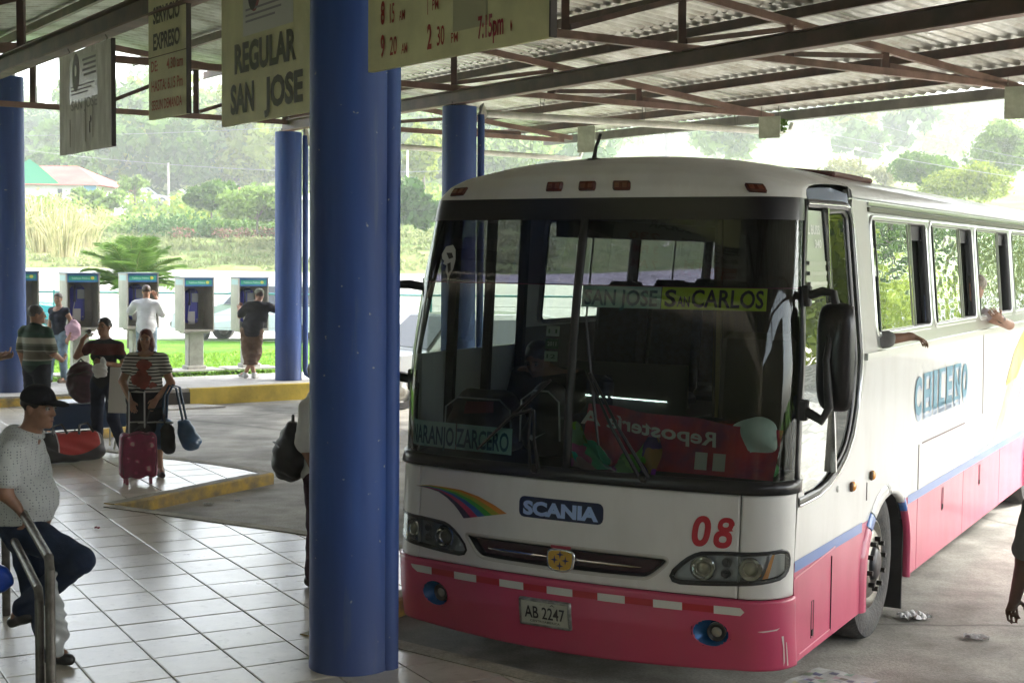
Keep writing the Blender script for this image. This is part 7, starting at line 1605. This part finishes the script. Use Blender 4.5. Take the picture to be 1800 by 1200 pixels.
o = mesh_obj('terrain', V, F, [M_GRASS, M_ASPH, M_LAWN], None, True); o.data.polygons.foreach_set('material_index', mi); tag(o, kind='structure', label='grassy ground rising to wooded hills with the pale street across it')
P = [ABxy(24.35, -14), ABxy(24.35, 32), (40, 40), (40, 31.6), (-50, 31.6)]
lawn = MB().add([(*ABxy(24.33, -16), .19), (*ABxy(24.33, 34), .19), (36, 47, .2), (-34, 33, .19)], [(0, 1, 2, 3)]).build('lawn', M_LAWN); tag(lawn, kind='structure', label='strip of bright lawn behind the payphones')
MB().add([(-60, 24, .10), (-13, 14, .10), (-13, 33, .10), (-60, 33, .10)], [(0, 1, 2, 3)]).build('side_ground', M_LAWN); tag(bpy.data.objects['side_ground'], kind='structure')
MB().add([(24, -12, .02), (60, -12, .6), (60, 33, .6), (24, 33, .02)], [(0, 1, 2, 3)]).build('side_ground', M_LAWN)
tag(bpy.data.objects['side_ground.001'], kind='structure')
# grass blades on the lawn near the sidewalk
def quads(name, Cn, size, m, parent=None, aspect=1.8, upright=0., kind=None):
    n = len(Cn); a = rng.normal(size=(n, 3)); a[:, 2] += upright; a /= np.linalg.norm(a, axis=1)[:, None]
    b = rng.normal(size=(n, 3)); b -= a * (a * b).sum(1)[:, None]; b /= np.linalg.norm(b, axis=1)[:, None]
    s = (np.asarray(size) * rng.uniform(.6, 1.3, n))[:, None]
    V = np.stack([Cn - a * s * aspect * .5, Cn + b * s * .5, Cn + a * s * aspect * .5, Cn - b * s * .5], 1).reshape(-1, 3)
    return mesh_obj(name, V, np.arange(4 * n).reshape(-1, 4), m, parent)
def leaf_mat(name, dark, light, tr=.35):
    m = bpy.data.materials.new(name); m.use_nodes = True; n, l = m.node_tree.nodes, m.node_tree.links; b = n['Principled BSDF']; out = n['Material Output']
    g = n.new('ShaderNodeNewGeometry'); oi = n.new('ShaderNodeObjectInfo'); tc = n.new('ShaderNodeTexCoord')
    rp = n.new('ShaderNodeValToRGB'); rp.color_ramp.elements[0].color = (*dark, 1); rp.color_ramp.elements[1].color = (*light, 1)
    nz = n.new('ShaderNodeTexNoise'); nz.inputs['Scale'].default_value = .12; nz.inputs['Detail'].default_value = 3; l.new(tc.outputs['Object'], nz.inputs['Vector'])
    ad = n.new('ShaderNodeMath'); ad.operation = 'MULTIPLY_ADD'; ad.inputs[1].default_value = .5; l.new(g.outputs['Random Per Island'], ad.inputs[0]); 
    mr = n.new('ShaderNodeMapRange'); mr.inputs[1].default_value = .35; mr.inputs[2].default_value = .65; mr.inputs[3].default_value = 0; mr.inputs[4].default_value = .55; l.new(nz.outputs['Fac'], mr.inputs[0]); l.new(mr.outputs[0], ad.inputs[2]); l.new(ad.outputs[0], rp.inputs[0])
    l.new(rp.outputs[0], b.inputs['Base Color']); b.inputs['Roughness'].default_value = .7; b.inputs['Specular IOR Level'].default_value = .2
    t = n.new('ShaderNodeBsdfTranslucent'); l.new(rp.outputs[0], t.inputs[0]); mx = n.new('ShaderNodeMixShader'); mx.inputs[0].default_value = tr; l.new(b.outputs[0], mx.inputs[1]); l.new(t.outputs[0], mx.inputs[2]); l.new(mx.outputs[0], out.inputs[0])
    return m
n_ = 9000; aa = rng.uniform(24.3, 31, n_) ; bb = rng.uniform(2, 14, n_); Cn = np.stack([-.557 * aa + .8305 * bb, .8305 * aa + .557 * bb, np.full(n_, .205)], 1)
M_BLADE = leaf_mat('grass_blades', (.14, .26, .03), (.24, .40, .06), .5)
o = quads('lawn_grass', Cn, .045, M_BLADE, None, 2.2, 2.0); tag(o, 'short bright grass blades on the lawn behind the payphones', 'grass', kind='stuff')
LEAF = {'mid': leaf_mat('leaf_mid_green', (.03, .085, .012), (.15, .26, .035)), 'pale': leaf_mat('leaf_pale_green', (.07, .14, .03), (.27, .38, .09)), 'dark': leaf_mat('leaf_dark_green', (.02, .06, .015), (.09, .19, .035)), 'yellow': leaf_mat('leaf_yellow_green', (.10, .16, .015), (.36, .42, .05)), 'olive': leaf_mat('leaf_olive', (.09, .10, .025), (.26, .26, .09))}
M_BARK = mat('bark', (.16, .13, .10), .9, var=.5, vscale=8, bump=.6, bscale=20); M_BARKW = mat('pale_bark', (.38, .35, .30), .85, var=.3, vscale=8)
def crown_pts(clumps, n):
    out = []; w = np.array([c[3] ** 2 for c in clumps]); w /= w.sum()
    for c, k in zip(clumps, rng.multinomial(n, w)):
        d = rng.normal(size=(k, 3)); d /= np.linalg.norm(d, axis=1)[:, None]; r = rng.uniform(.25, 1, k) ** .45 * np.where(rng.uniform(size=k) < .18, rng.uniform(1, 1.5, k), 1)
        out.append(np.array(c[:3]) + d * r[:, None] * np.array([c[3], c[3], c[3] * .72]))
    return np.concatenate(out)
def make_clumps(h, w, kind, nc, cr):
    cl = []
    for i in range(nc):
        a = rng.uniform(0, 2 * math.pi); u = rng.uniform(0, 1)
        if kind == 'round': r = w * .5 * math.sqrt(rng.uniform(0, 1)); z = h * (.62 + .30 * rng.uniform(-1, 1) * math.sqrt(max(0, 1 - (2 * r / w) ** 2)) )
        elif kind == 'spread': r = w * .5 * math.sqrt(rng.uniform(0.02, 1)); z = h * (.80 + .13 * rng.uniform(-1, 1)) - r * .10
        elif kind == 'tall': q_ = rng.uniform(-1, 1); z = h * (.64 + .33 * q_); r = w * .46 * math.sqrt(u) * math.sqrt(1 - q_ * q_ * .95)
        else: r = w * .5 * math.sqrt(u); z = h * (.14 + .78 * rng.uniform(.3, 1) * math.sqrt(max(.04, 1 - (2 * r / w) ** 2)))
        cl.append((r * math.cos(a), r * math.sin(a), z * rng.uniform(.9, 1.12), cr * rng.uniform(.35, 1.4)))
    return cl
def tree(name, x, y, h, w, kind, leaf, label, group=None, nl=2600, ls=.3, nc=22, bark=M_BARK, z=None, cat='tree'):
    z = float(H(x, y)) if z is None else z
    e_ = empty(name, (x, y, z - .1), rng.uniform(0, 6), label, cat, group)
    cl = make_clumps(h, w, kind, nc, w * .16)
    if kind != 'bush':
        MB().tube([(0, 0, 0), (w * .01, 0, h * .3), (-w * .01, w * .01, h * .62)], [h * .03, h * .022, h * .012], 8).build('trunk', bark, e_, True)
        mb = MB()
        for c in cl[:9]: mb.tube([(0, 0, h * .3), (c[0] * .5, c[1] * .5, (h * .3 + c[2]) * .52), (c[0] * .9, c[1] * .9, c[2])], [h * .014, h * .009, h * .003], 5)
        o = mb.build('limbs', bark, e_, True); o['kind'] = 'stuff'
    quads('crown', crown_pts(cl, nl), ls, LEAF[leaf], e_)
    return e_
def px_tree(name, px, ybase, Y, hpx, wpx, kind, leaf, label, **k):
    p = ony(px, ybase, Y); s = Y / 2500
    return tree(name, p[0], Y, hpx * s, wpx * s, kind, leaf, label, z=p[2], **k)
# far wood on the hillside: one mass of trees
protos = []
for i in range(7):
    w = rng.uniform(6, 10); h = rng.uniform(7, 12); cl = make_clumps(h, w, ['round', 'spread', 'tall'][i % 3], 16, w * .19); protos.append(crown_pts(cl, 620))
pts = {k: [] for k in ('mid', 'pale', 'dark', 'yellow')}
cnt = 0
for _ in range(2600):
    Y = rng.uniform(115, 330); r = rng.uniform(-.42, .45); X = r * Y
    if r > .03:      # thin tree cover on the right hand grass slope
        if rng.uniform() > (.16 if Y < 220 else .55): continue
    elif r > -.02 and rng.uniform() > .55: continue
    if cnt > 420: break
    cnt += 1; s = rng.uniform(.6, 1.15); a = rng.uniform(0, 6.28); p = protos[rng.integers(7)]; c, sn = math.cos(a), math.sin(a)
    q = np.stack([p[:, 0] * c - p[:, 1] * sn, p[:, 0] * sn + p[:, 1] * c, p[:, 2]], 1) * s + [X, Y, float(H(X, Y)) - .8]
    pts[['mid', 'pale', 'dark', 'yellow'][rng.choice(4, p=[.36, .34, .16, .14])]].append(q)
for k, v in pts.items():
    if not v: continue
    q = np.concatenate(v); o = quads('hillside_woods', q, .62, LEAF[k]); tag(o, 'hazy %s trees massed on the far hillside' % {'mid': 'mid green', 'pale': 'pale green', 'dark': 'dark green', 'yellow': 'yellowish green'}[k], 'woods', kind='stuff')
# trees one can tell apart
px_tree('round_tree', 237, 352, 84, 45, 48, 'round', 'pale', 'small round pale tree beside the parked cars on the bank', nl=1500, ls=.16, nc=16)
px_tree('spreading_tree', 452, 408, 66, 85, 120, 'round', 'pale', 'spreading grey green tree left of the white building behind the column', ls=.15, nl=4200, nc=30)
px_tree('spreading_tree', 372, 380, 74, 60, 80, 'round', 'mid', 'small tree in front of the hillside houses', ls=.16, nl=3200, nc=26)
px_tree('leafy_tree', 180, 380, 78, 45, 90, 'round', 'pale', 'low leafy tree above the dry reeds', ls=.2, nl=1800)
px_tree('leafy_tree', 120, 330, 110, 70, 120, 'round', 'mid', 'broad tree rising behind the green gabled house', ls=.32)
px_tree('leafy_tree', 340, 345, 118, 110, 130, 'tall', 'mid', 'tall tree on the slope right of the utility pole', ls=.35)
px_tree('leafy_tree', 420, 350, 120, 90, 120, 'round', 'yellow', 'yellowish round tree above the spreading tree', ls=.35)
px_tree('leafy_tree', 720, 410, 62, 110, 90, 'bush', 'dark', 'dark shrubby tree seen between the two middle columns', ls=.25, nl=3000)
px_tree('leafy_tree', 745, 330, 90, 100, 110, 'tall', 'yellow', 'light green tree higher up between the two middle columns', ls=.3, nl=2600)
px_tree('leafy_tree', 900, 300, 110, 60, 160, 'round', 'pale', 'pale tree above the left shoulder of the bus', ls=.35)
px_tree('cypress_shaped_tree', 1625, 335, 75, 66, 110, 'round', 'mid', 'dark layered tree just above the bus roof', ls=.12, nl=9000, nc=60)
px_tree('leafy_tree', 1760, 330, 80, 100, 130, 'tall', 'pale', 'large leafy tree at the right edge above the bus roof', ls=.14, nl=9000, nc=60)
px_tree('leafy_tree', 1700, 350, 70, 66, 130, 'bush', 'yellow', 'yellow green bushes under the large right tree', ls=.12, nl=8000, nc=60, cat='bushes')
px_tree('leafy_tree', 1500, 330, 95, 50, 120, 'bush', 'olive', 'dry olive scrub over the middle of the bus roof', ls=.2, nl=1800, cat='scrub')
px_tree('leafy_tree', 1350, 235, 210, 24, 60, 'round', 'pale', 'faint tree clump on the grass slope behind the hanging plate', ls=.5, nl=700)
px_tree('leafy_tree', 1680, 222, 260, 30, 50, 'round', 'pale', 'faint hazy tree on the skyline left of the wavy plate', ls=.6, nl=700)
px_tree('leafy_tree', 1740, 225, 250, 36, 55, 'tall', 'pale', 'faint hazy tree on the skyline behind the bare sapling', ls=.6, nl=700)
p = ony(1752, 226, 150); e_ = empty('bare_tree', p, 0, 'small bare tree on the right skyline', 'tree'); 
mb = MB(); mb.tube([(0, 0, 0), (.1, 0, 1.2), (-.2, 0, 2.2)], [.09, .06, .03], 5)
for a in range(7): mb.tube([(0, 0, .7 + a * .2), (math.cos(a * 2.) * .8, .2, 1.5 + a * .22)], [.04, .015], 4)
mb.build('branches', M_BARK, e_)['kind'] = 'stuff'
# bank of bushes to the right of the bus (mirrored in its windows)
k = 0
for x, y, h, w, lf, lb in ((20, 24, 4.2, 7, 'yellow', 'bright bush on the bank right of the bus, nearest one'), (25, 31, 6.5, 9, 'mid', 'bushy tree on the bank beyond the bus tail'), (31, 40, 8, 11, 'pale', 'pale leafy tree farther along the bank'), (24, 17, 4, 7, 'mid', 'low bush on the bank opposite the bus door side'), (38, 52, 10, 13, 'yellow', 'yellow green tree at the far end of the bank'), (30, 22, 8, 9, 'dark', 'dark tree behind the nearest bank bushes'), (22, 38, 5, 9, 'yellow', 'rounded yellow bush between the bank trees'), (36, 33, 9, 10, 'mid', 'tall leafy tree at the back of the bank'), (30, 62, 9, 12, 'mid', 'broad tree where the bank meets the street')):
    tree('bank_tree', x, y, h, w, 'bush' if h < 6 else 'round', lf, lb, 'trees and bushes on the bank right of the bus', nl=3200, ls=.24)
# flower beds and dark hedge line at the meadow edge
for px, w, lf, lb in ((175, 150, 'pale', 'low pale hedge under the dry reeds'), (300, 170, 'dark', 'dark low hedge running along the meadow terrace'), (420, 110, 'mid', 'low hedge in front of the spreading tree')):
    px_tree('hedge', px, 402, 71, 12, w, 'bush', lf, lb, nl=900, ls=.16, nc=40, cat='hedge')
RED = mat('red_flowers', (.26, .08, .07), .8, var=.6, vscale=5, vcol=(.06, .12, .03))
for px in (395, 430, 470, 490, 320):
    p = ony(px, 412, 68); c = crown_pts([(p[0] + dx_, p[1], p[2] + .1, .34) for dx_ in (-.3, 0, .3)], 160); o = quads('flower_bed', c, .08, RED); tag(o, 'red flowers at the meadow edge, %s' % {395: 'just left of the second booth from the right', 430: 'above the rightmost booth', 470: 'left of the far column', 490: 'touching the far column', 320: 'above the fourth booth'}[px], 'flowers', 'red flower clumps', 'stuff')
# dry reeds at the left
def reeds(px, yb, Y, n, h, label):
    p = ony(px, yb, Y); e_ = empty('dry_reeds', p, 0, label, 'reeds'); mb = MB()
    for i in range(n):
        a = rng.uniform(0, 6.28); r = rng.uniform(.0, .45); b = rng.uniform(.15, .75) * h; z = h * rng.uniform(.55, 1); x0, y0 = r * math.cos(a), r * math.sin(a)
        q = [(x0, y0, 0), (x0 + b * .25 * math.cos(a), y0 + b * .25 * math.sin(a), z * .6), (x0 + b * .6 * math.cos(a), y0 + b * .6 * math.sin(a), z), (x0 + b * math.cos(a), y0 + b * math.sin(a), z * .86)]
        mb.tube(q, [.02, .018, .014, .004], 3, cap=False)
    o = mb.build('blades', mat('dry_straw', (.40, .35, .18), .8, var=.4, vscale=3, vcol=(.22, .24, .08)), e_); o['kind'] = 'stuff'
reeds(75, 445, 48, 100, 2.1, 'tall dry reeds at the left behind the first blue column'); reeds(112, 452, 46, 80, 1.7, 'lower clump of dry reeds beside the tall ones'); reeds(150, 435, 54, 90, 1.5, 'thin dry reeds right of the other clumps')
# palm-like cycad behind the phones
def palm(x, y, z, h, n, L_, label):
    e_ = empty('feather_palm', (x, y, z), 0, label, 'palm')
    MB().tube([(0, 0, 0), (0, 0, h * .35)], [.16, .12], 10).build('trunk', M_BARK, e_, True)
    fm = leaf_mat('palm_frond_%d' % n, (.06, .13, .03), (.17, .27, .06), .45)
    for i in range(n):
        a = i * 2.39996; el = R(84 - 68 * (i / n)); V = []; F = []; N = 22; Lf = L_ * (.8 + .25 * random.random())
        pts_ = []
        for j in range(N + 1):
            t = j / N; r = Lf * t * math.cos(el) * (1 - .05 * t) + .05; zz = h * .35 + Lf * t * math.sin(el) - Lf * .55 * t * t * (1.15 - math.sin(el) * .5); pts_.append(Vector((r * math.cos(a), r * math.sin(a), zz)))
        sd = Vector((-math.sin(a), math.cos(a), 0))
        for j in range(1, N):
            d = (pts_[j + 1] - pts_[j - 1]).normalized(); ln = .42 * math.sin(math.pi * min(1, (j / N) * .9 + .12)) ** .6
            for s_ in (-1, 1):
                for q in (0, .5):
                    b0 = pts_[j] + d * q * Lf / N; tip = b0 + sd * s_ * ln + d * ln * .55 + Vector((0, 0, -.14 * ln + random.uniform(-.03, .03))); k = len(V); V += [b0 - d * .010, b0 + d * .010, (b0 + tip) / 2 + d * .013 + Vector((0, 0, .03)), tip, (b0 + tip) / 2 - d * .013 + Vector((0, 0, .03))]; F.append((k, k + 1, k + 2, k + 3, k + 4))
        fr = mesh_obj('frond', V, F, fm, e_); MB().tube(pts_[::3], [.018] * 4 + [.008] * (len(pts_[::3]) - 4), 4).build('midrib', mat('frond_rib', (.18, .22, .06), .6), fr)
p = ony(236, 612, 30.5); palm(p[0], 30.5, p[2], 3.7, 28, 1.85, 'feathery palm growing between the second and third payphones')
# houses
def house(name, px0, px1, yb, yt, Y, depth, label, wall, roofm, rise, wins=(), gable=None, over=.5):
    a = ony(px0, yb, Y); b = ony(px1, yb, Y); t = ony(px0, yt, Y); W = b[0] - a[0]; Hh = t[2] - a[2]
    e_ = empty(name, ((a[0] + b[0]) / 2, Y, a[2]), 0, label, 'house')
    MB().box((0, depth / 2, Hh / 2 - .8), (W, depth, Hh + 1.6)).build('wall', wall, e_)
    mb = MB(); o = over; mb.add([(-W / 2 - o, -o, Hh), (W / 2 + o, -o, Hh), (W / 2 - depth * .3, depth / 2, Hh + rise), (-W / 2 + depth * .3, depth / 2, Hh + rise), (-W / 2 - o, depth + o, Hh), (W / 2 + o, depth + o, Hh)], [(0, 1, 2, 3), (1, 5, 2), (5, 4, 3, 2), (4, 0, 3), (0, 4, 5, 1)]); mb.build('roof', roofm, e_)
    for x, z, w, h_ in wins:
        f = MB().box((x * W, -.03, z * Hh), (w, .06, h_)).build('window', mat('house_window_frame', (.25, .25, .25), .6), e_); MB().box((x * W, -.065, z * Hh), (w * .85, .02, h_ * .85)).build('pane', mat('house_pane', (.03, .04, .05), .15), f)
    return e_
Wh = mat('white_wall', (.62, .64, .64), .8, var=.12, vscale=.7); Rr = mat('red_roof', (.42, .07, .05), .7, var=.4, vscale=.8); Gr_ = mat('grey_tin_roof', (.36, .36, .35), .6, var=.3, vscale=.8); Gg = mat('green_gable', (.02, .25, .13), .6); Yy = mat('yellow_trim', (.6, .38, .08), .6)
h_ = house('green_gabled_house', -40, 168, 352, 324, 82, 7, 'long white house with red roof and a green gable on the bank', Wh, Rr, 1.3, [(.20, .5, .25, .5), (.32, .5, .25, .5)])
MB().add([(-1.0, -.6, .95), (1.55, -.6, .95), (.45, -.55, 1.9), (-.9, -.55, 1.9)], [(0, 1, 2, 3)]).add([(-.9, -.56, 1.9), (.45, -.56, 1.9), (-.2, -.56, 2.35)], [(0, 1, 2)]).build('gable', [Gg], h_)
MB().box((3.1, -.06, .45), (.7, .1, .9)).build('blue_corner', mat('blue_wall_paint', (.12, .3, .5), .7), h_)
house('hillside_house', 395, 425, 372, 350, 95, 6, 'small red roofed house right of the utility pole', Wh, Rr, .9, [(-.1, .5, .5, .4)])
house('white_building', 518, 640, 420, 352, 62, 8, 'white building with grey tin roof partly behind the far column', Wh, Gr_, 1.0, [(.0, .6, .5, .5)])
house('hillside_house', 318, 342, 368, 350, 100, 6, 'pale little house left of the utility pole', Wh, Gr_, .8)
house('ridge_house', 48, 100, 215, 203, 300, 12, 'white houses high on the ridge at the left', Wh, Gr_, 2.0, [(-.2, .5, 2, .8), (.2, .5, 2, .8)])
# utility poles and wires
def pole(px, y0, y1, Y, r, label, col, arm=True):
    a = ony(px, y0, Y); t = ony(px, y1, Y); h = t[2] - a[2]; e_ = empty('utility_pole', a, 0, label, 'pole'); MB().tube([(0, 0, -1), (0, 0, h)], [r, r * .7], 10).build('shaft', col, e_, True)
    if arm: MB().box((0, 0, h - .5), (1.5, .1, .1)).build('crossarm', col, e_)
    return e_
cc = mat('pole_concrete', (.3, .29, .27), .8)
pole(296, 360, 286, 88, .09, 'thin utility pole above the hillside houses', cc, False)
pole(1172, 300, 150, 60, .16, 'concrete pole rising behind the bus roof', cc)
pole(716, 348, 264, 75, .07, 'pale thin pole between the two middle columns', mat('pale_pole', (.6, .6, .55), .6), False)
wm_ = mat('power_cable', (.25, .25, .25), .6)
for i, (x0, y0, Y0, x1, y1, Y1) in enumerate([(-60, 250, 70, 800, 300, 75), (1172, 170, 60, 2100, 320, 60), (1172, 185, 60, 2100, 345, 60), (1300, 150, 70, 2200, 345, 62), (-50, 238, 74, 1172, 160, 60)]):
    a, b = ony(x0, y0, Y0), ony(x1, y1, Y1); q = [tuple(a + (b - a) * t + np.array([0, 0, -1.1 * 4 * t * (1 - t) * .5])) for t in np.linspace(0, 1, 14)]
    tag(MB().tube(q, .012, 4).build('power_line', wm_), ['power line crossing the hillside behind the signs', 'highest power line over the bus roof at the right', 'middle power line over the bus roof', 'lowest power line over the right trees', 'long power line running to the concrete pole'][i], 'power line')
# teal fence between lawn and street
fe = empty('street_fence', (0, 33.2, .15), 0, 'low teal pipe fence between lawn and street', 'fence'); tl = mat('teal_fence_paint', (.05, .22, .24), .5)
for i in range(-9, 8):
    MB().cyl((i * 2.2 + .3, 0, 0), (i * 2.2 + .3, 0, 1.45), .03, 8).build('post', tl, fe)
for z in (1.4,): MB().cyl((-20, 0, z), (17, 0, z), .022, 8).build('rail', tl, fe)
for z in (.3, .6, .9, 1.15): MB().cyl((-20, 0, z), (17, 0, z), .005, 4).build('wire', wm_, fe)
# cars
def car(name, x, y, z, rz, L_, W, Hh, col, label, cat='car', kind='suv', steel=False):
    e_ = empty(name, (x, y, z), rz, label, cat)
    if kind == 'suv': side = [(-.5, .22), (-.5, .50), (-.48, .60), (-.44, .96), (-.36, 1.0), (.06, 1.0), (.20, .62), (.42, .56), (.49, .48), (.5, .24)]; gl = [(-.445, .62), (-.415, .93), (-.02, .94), (.05, .94), (.15, .63)]
    elif kind == 'pickup': side = [(-.5, .26), (-.5, .56), (-.08, .57), (-.05, .97), (.10, 1.0), (.24, .64), (.44, .58), (.5, .5), (.5, .26)]; gl = [(-.04, .63), (-.02, .93), (.09, .94), (.2, .64)]
    else: side = [(-.5, .22), (-.5, .52), (-.42, .60), (-.30, .95), (-.2, 1.0), (.05, .99), (.22, .62), (.42, .54), (.49, .45), (.5, .24)]; gl = [(-.36, .63), (-.27, .92), (.04, .93), (.17, .63)]
    m = mat('car_paint_' + col[0], col[1], .25, coat=.6); V = []; F = []; n = len(side)
    for yy, ins in ((-.5, 0), (-.46, .0), (.46, 0), (.5, 0)):
        for (u, v) in side:
            k = .0 if v < .6 else (v - .6) * .22; edge = .02 if abs(yy) == .5 else 0
            V.append((u * L_ * (1 - edge), math.copysign(abs(yy) - k, yy) * W, v * Hh - edge * Hh * .5))
    for r in range(3):
        for i in range(n): j = (i + 1) % n; F.append((r * n + i, r * n + j, (r + 1) * n + j, (r + 1) * n + i))
    F += [tuple(range(n - 1, -1, -1)), tuple(range(3 * n, 4 * n))]
    mesh_obj('body', V, F, m, e_)
    gm2 = mat('car_glass', (.02, .025, .03), .06, spec=.8)
    for s_ in (-1, 1):
        MB().add([(u * L_, s_ * (W * (.5 - (v - .6) * .22) + .006), v * Hh) for u, v in gl], [tuple(range(len(gl)))]).build('side_glass', gm2, e_)
    i = [k for k, p_ in enumerate(side) if p_[0] > 0 and p_[1] > .9][0]; a, b = side[i], side[i + 1]
    q = lambda t, yy: ((a[0] + (b[0] - a[0]) * t) * L_ + .012, yy * W * (.5 - ((a[1] + (b[1] - a[1]) * t) - .6) * .22), (a[1] + (b[1] - a[1]) * t) * Hh + .006)
    MB().add([q(.08, -.88), q(.08, .88), q(.95, .92), q(.95, -.92)], [(0, 1, 2, 3)]).build('windscreen', gm2, e_)
    MB().box((.5 * L_ - .02, 0, .30 * Hh), (.08, W * .96, .16), bev=.03).build('bumper', mat('car_black_plastic', (.02, .02, .02), .5), e_)
    for s_ in (-1, 1):
        MB().box((.485 * L_, s_ * W * .38, .46 * Hh), (.06, .28, .12), bev=.02).build('headlight', refl, e_)
        for u in (-.31, .32):
            w_ = empty('wheel', (u * L_, s_ * (W * .5 - .07), .31)); w_.parent = e_
            MB().lathe((0, 0, 0), [(.19, .10 * s_), (.29, .10 * s_), (.31, .07 * s_), (.31, -.1 * s_), (.2, -.1 * s_)], 24, 'y').build('tyre', tyre_m, w_, True); MB().lathe((0, 0, 0), [(.2, .08 * s_), (.17, .06 * s_), (.06, .10 * s_), (0, .1 * s_)], 14, 'y').build('rim', rim_m, w_)
    return e_
car('parked_car', -1.15, 24.3, .0, R(214), 4.2, 1.75, 1.5, ('white', (.62, .64, .64)), 'white car behind the bus, seen left of its windscreen', kind='suv')
p = ony(462, 590, 38); car('parked_suv', p[0] - .1, 38.0, .12, R(168), 4.3, 1.8, 1.62, ('silver', (.5, .53, .58)), 'silver car on the street between the two rightmost booths', kind='suv')
p = ony(-42, 560, 37.5); car('parked_pickup', p[0], 38.5, .1, R(10), 4.6, 1.8, 1.6, ('teal', (.03, .27, .33)), 'teal pickup on the street behind the woman with the pink bag', 'pickup', 'pickup')
p = ony(222, 358, 112); car('parked_car', p[0], 112, p[2] - .15, R(180), 4.3, 1.7, 1.5, ('white', (.62, .64, .64)), 'small white car parked high on the bank left of the round tree', kind='car')
p = ony(262, 358, 114); car('parked_car', p[0], 114, p[2] - .15, R(0), 3.9, 1.7, 1.4, ('grey', (.35, .37, .4)), 'grey car parked high on the bank under the round tree', kind='car')
p = ony(372, 366, 110); car('parked_car', p[0], 110, p[2] - .15, R(0), 4.2, 1.7, 1.5, ('white', (.62, .64, .64)), 'white car parked beside the hillside houses', kind='car')

p = AB(17.1, 16.75, 4.72); o = quads('eave_plant', crown_pts([(p.x, p.y, p.z, .08), (p.x, p.y, p.z - .12, .07)], 70), .06, LEAF['mid']); tag(o, 'small green plant growing on the end of the truss at the eave', 'plant')

# rough tufts over the meadow
n_ = 26000; Yt = rng.uniform(58.5, 76, n_); Xt = rng.uniform(-.40, .03, n_) * Yt; Zt = H(Xt, Yt); cl = np.sin(Xt * 1.1 + 2 * np.sin(Yt * .6)) * np.sin(Yt * 1.7 + Xt * .4); k_ = cl > rng.uniform(-.6, 1.2, n_)
o = quads('meadow_tufts', np.stack([Xt[k_], Yt[k_], Zt[k_] + .06], 1), .15, leaf_mat('rough_grass_tufts', (.10, .14, .04), (.34, .36, .16), .4), None, 2.6, 1.6); tag(o, 'rough pale grass tufts covering the meadow below the hedge', 'grass', kind='stuff')

# untidy shrubs over the bank below the houses
cl = []
for _ in range(150):
    Y = rng.uniform(72, 112); X = rng.uniform(-.36, .02) * Y; r = rng.uniform(.5, 1.5); cl.append((X, Y, float(H(X, Y)) + r * .3, r))
cp = crown_pts(cl, 26000); half = rng.uniform(size=len(cp)) < .6
o = quads('bank_shrubs', cp[half], .2, LEAF['pale']); tag(o, 'pale untidy shrubs over the bank below the houses', 'shrubs', kind='stuff')
o = quads('bank_shrubs', cp[~half], .2, LEAF['yellow']); tag(o, 'yellow green shrubs mixed over the bank below the houses', 'shrubs', kind='stuff')
if True:
    hz = MB().box((100, 620, 40), (1400, 1300, 92)).build('haze', bpy.data.materials.new('haze_air'))
    m = hz.data.materials[0]; m.use_nodes = True; n, l = m.node_tree.nodes, m.node_tree.links
    for x in list(n):
        if x.type != 'OUTPUT_MATERIAL': n.remove(x)
    out = [x for x in n if x.type == 'OUTPUT_MATERIAL'][0]
    pv_ = n.new('ShaderNodeVolumePrincipled'); pv_.inputs['Density'].default_value = .0016; pv_.inputs['Color'].default_value = (.93, .96, .97, 1); pv_.inputs['Anisotropy'].default_value = .2
    l.new(pv_.outputs[0], out.inputs['Volume']); tag(hz, kind='stuff')
    sc.cycles.volume_bounces = 1
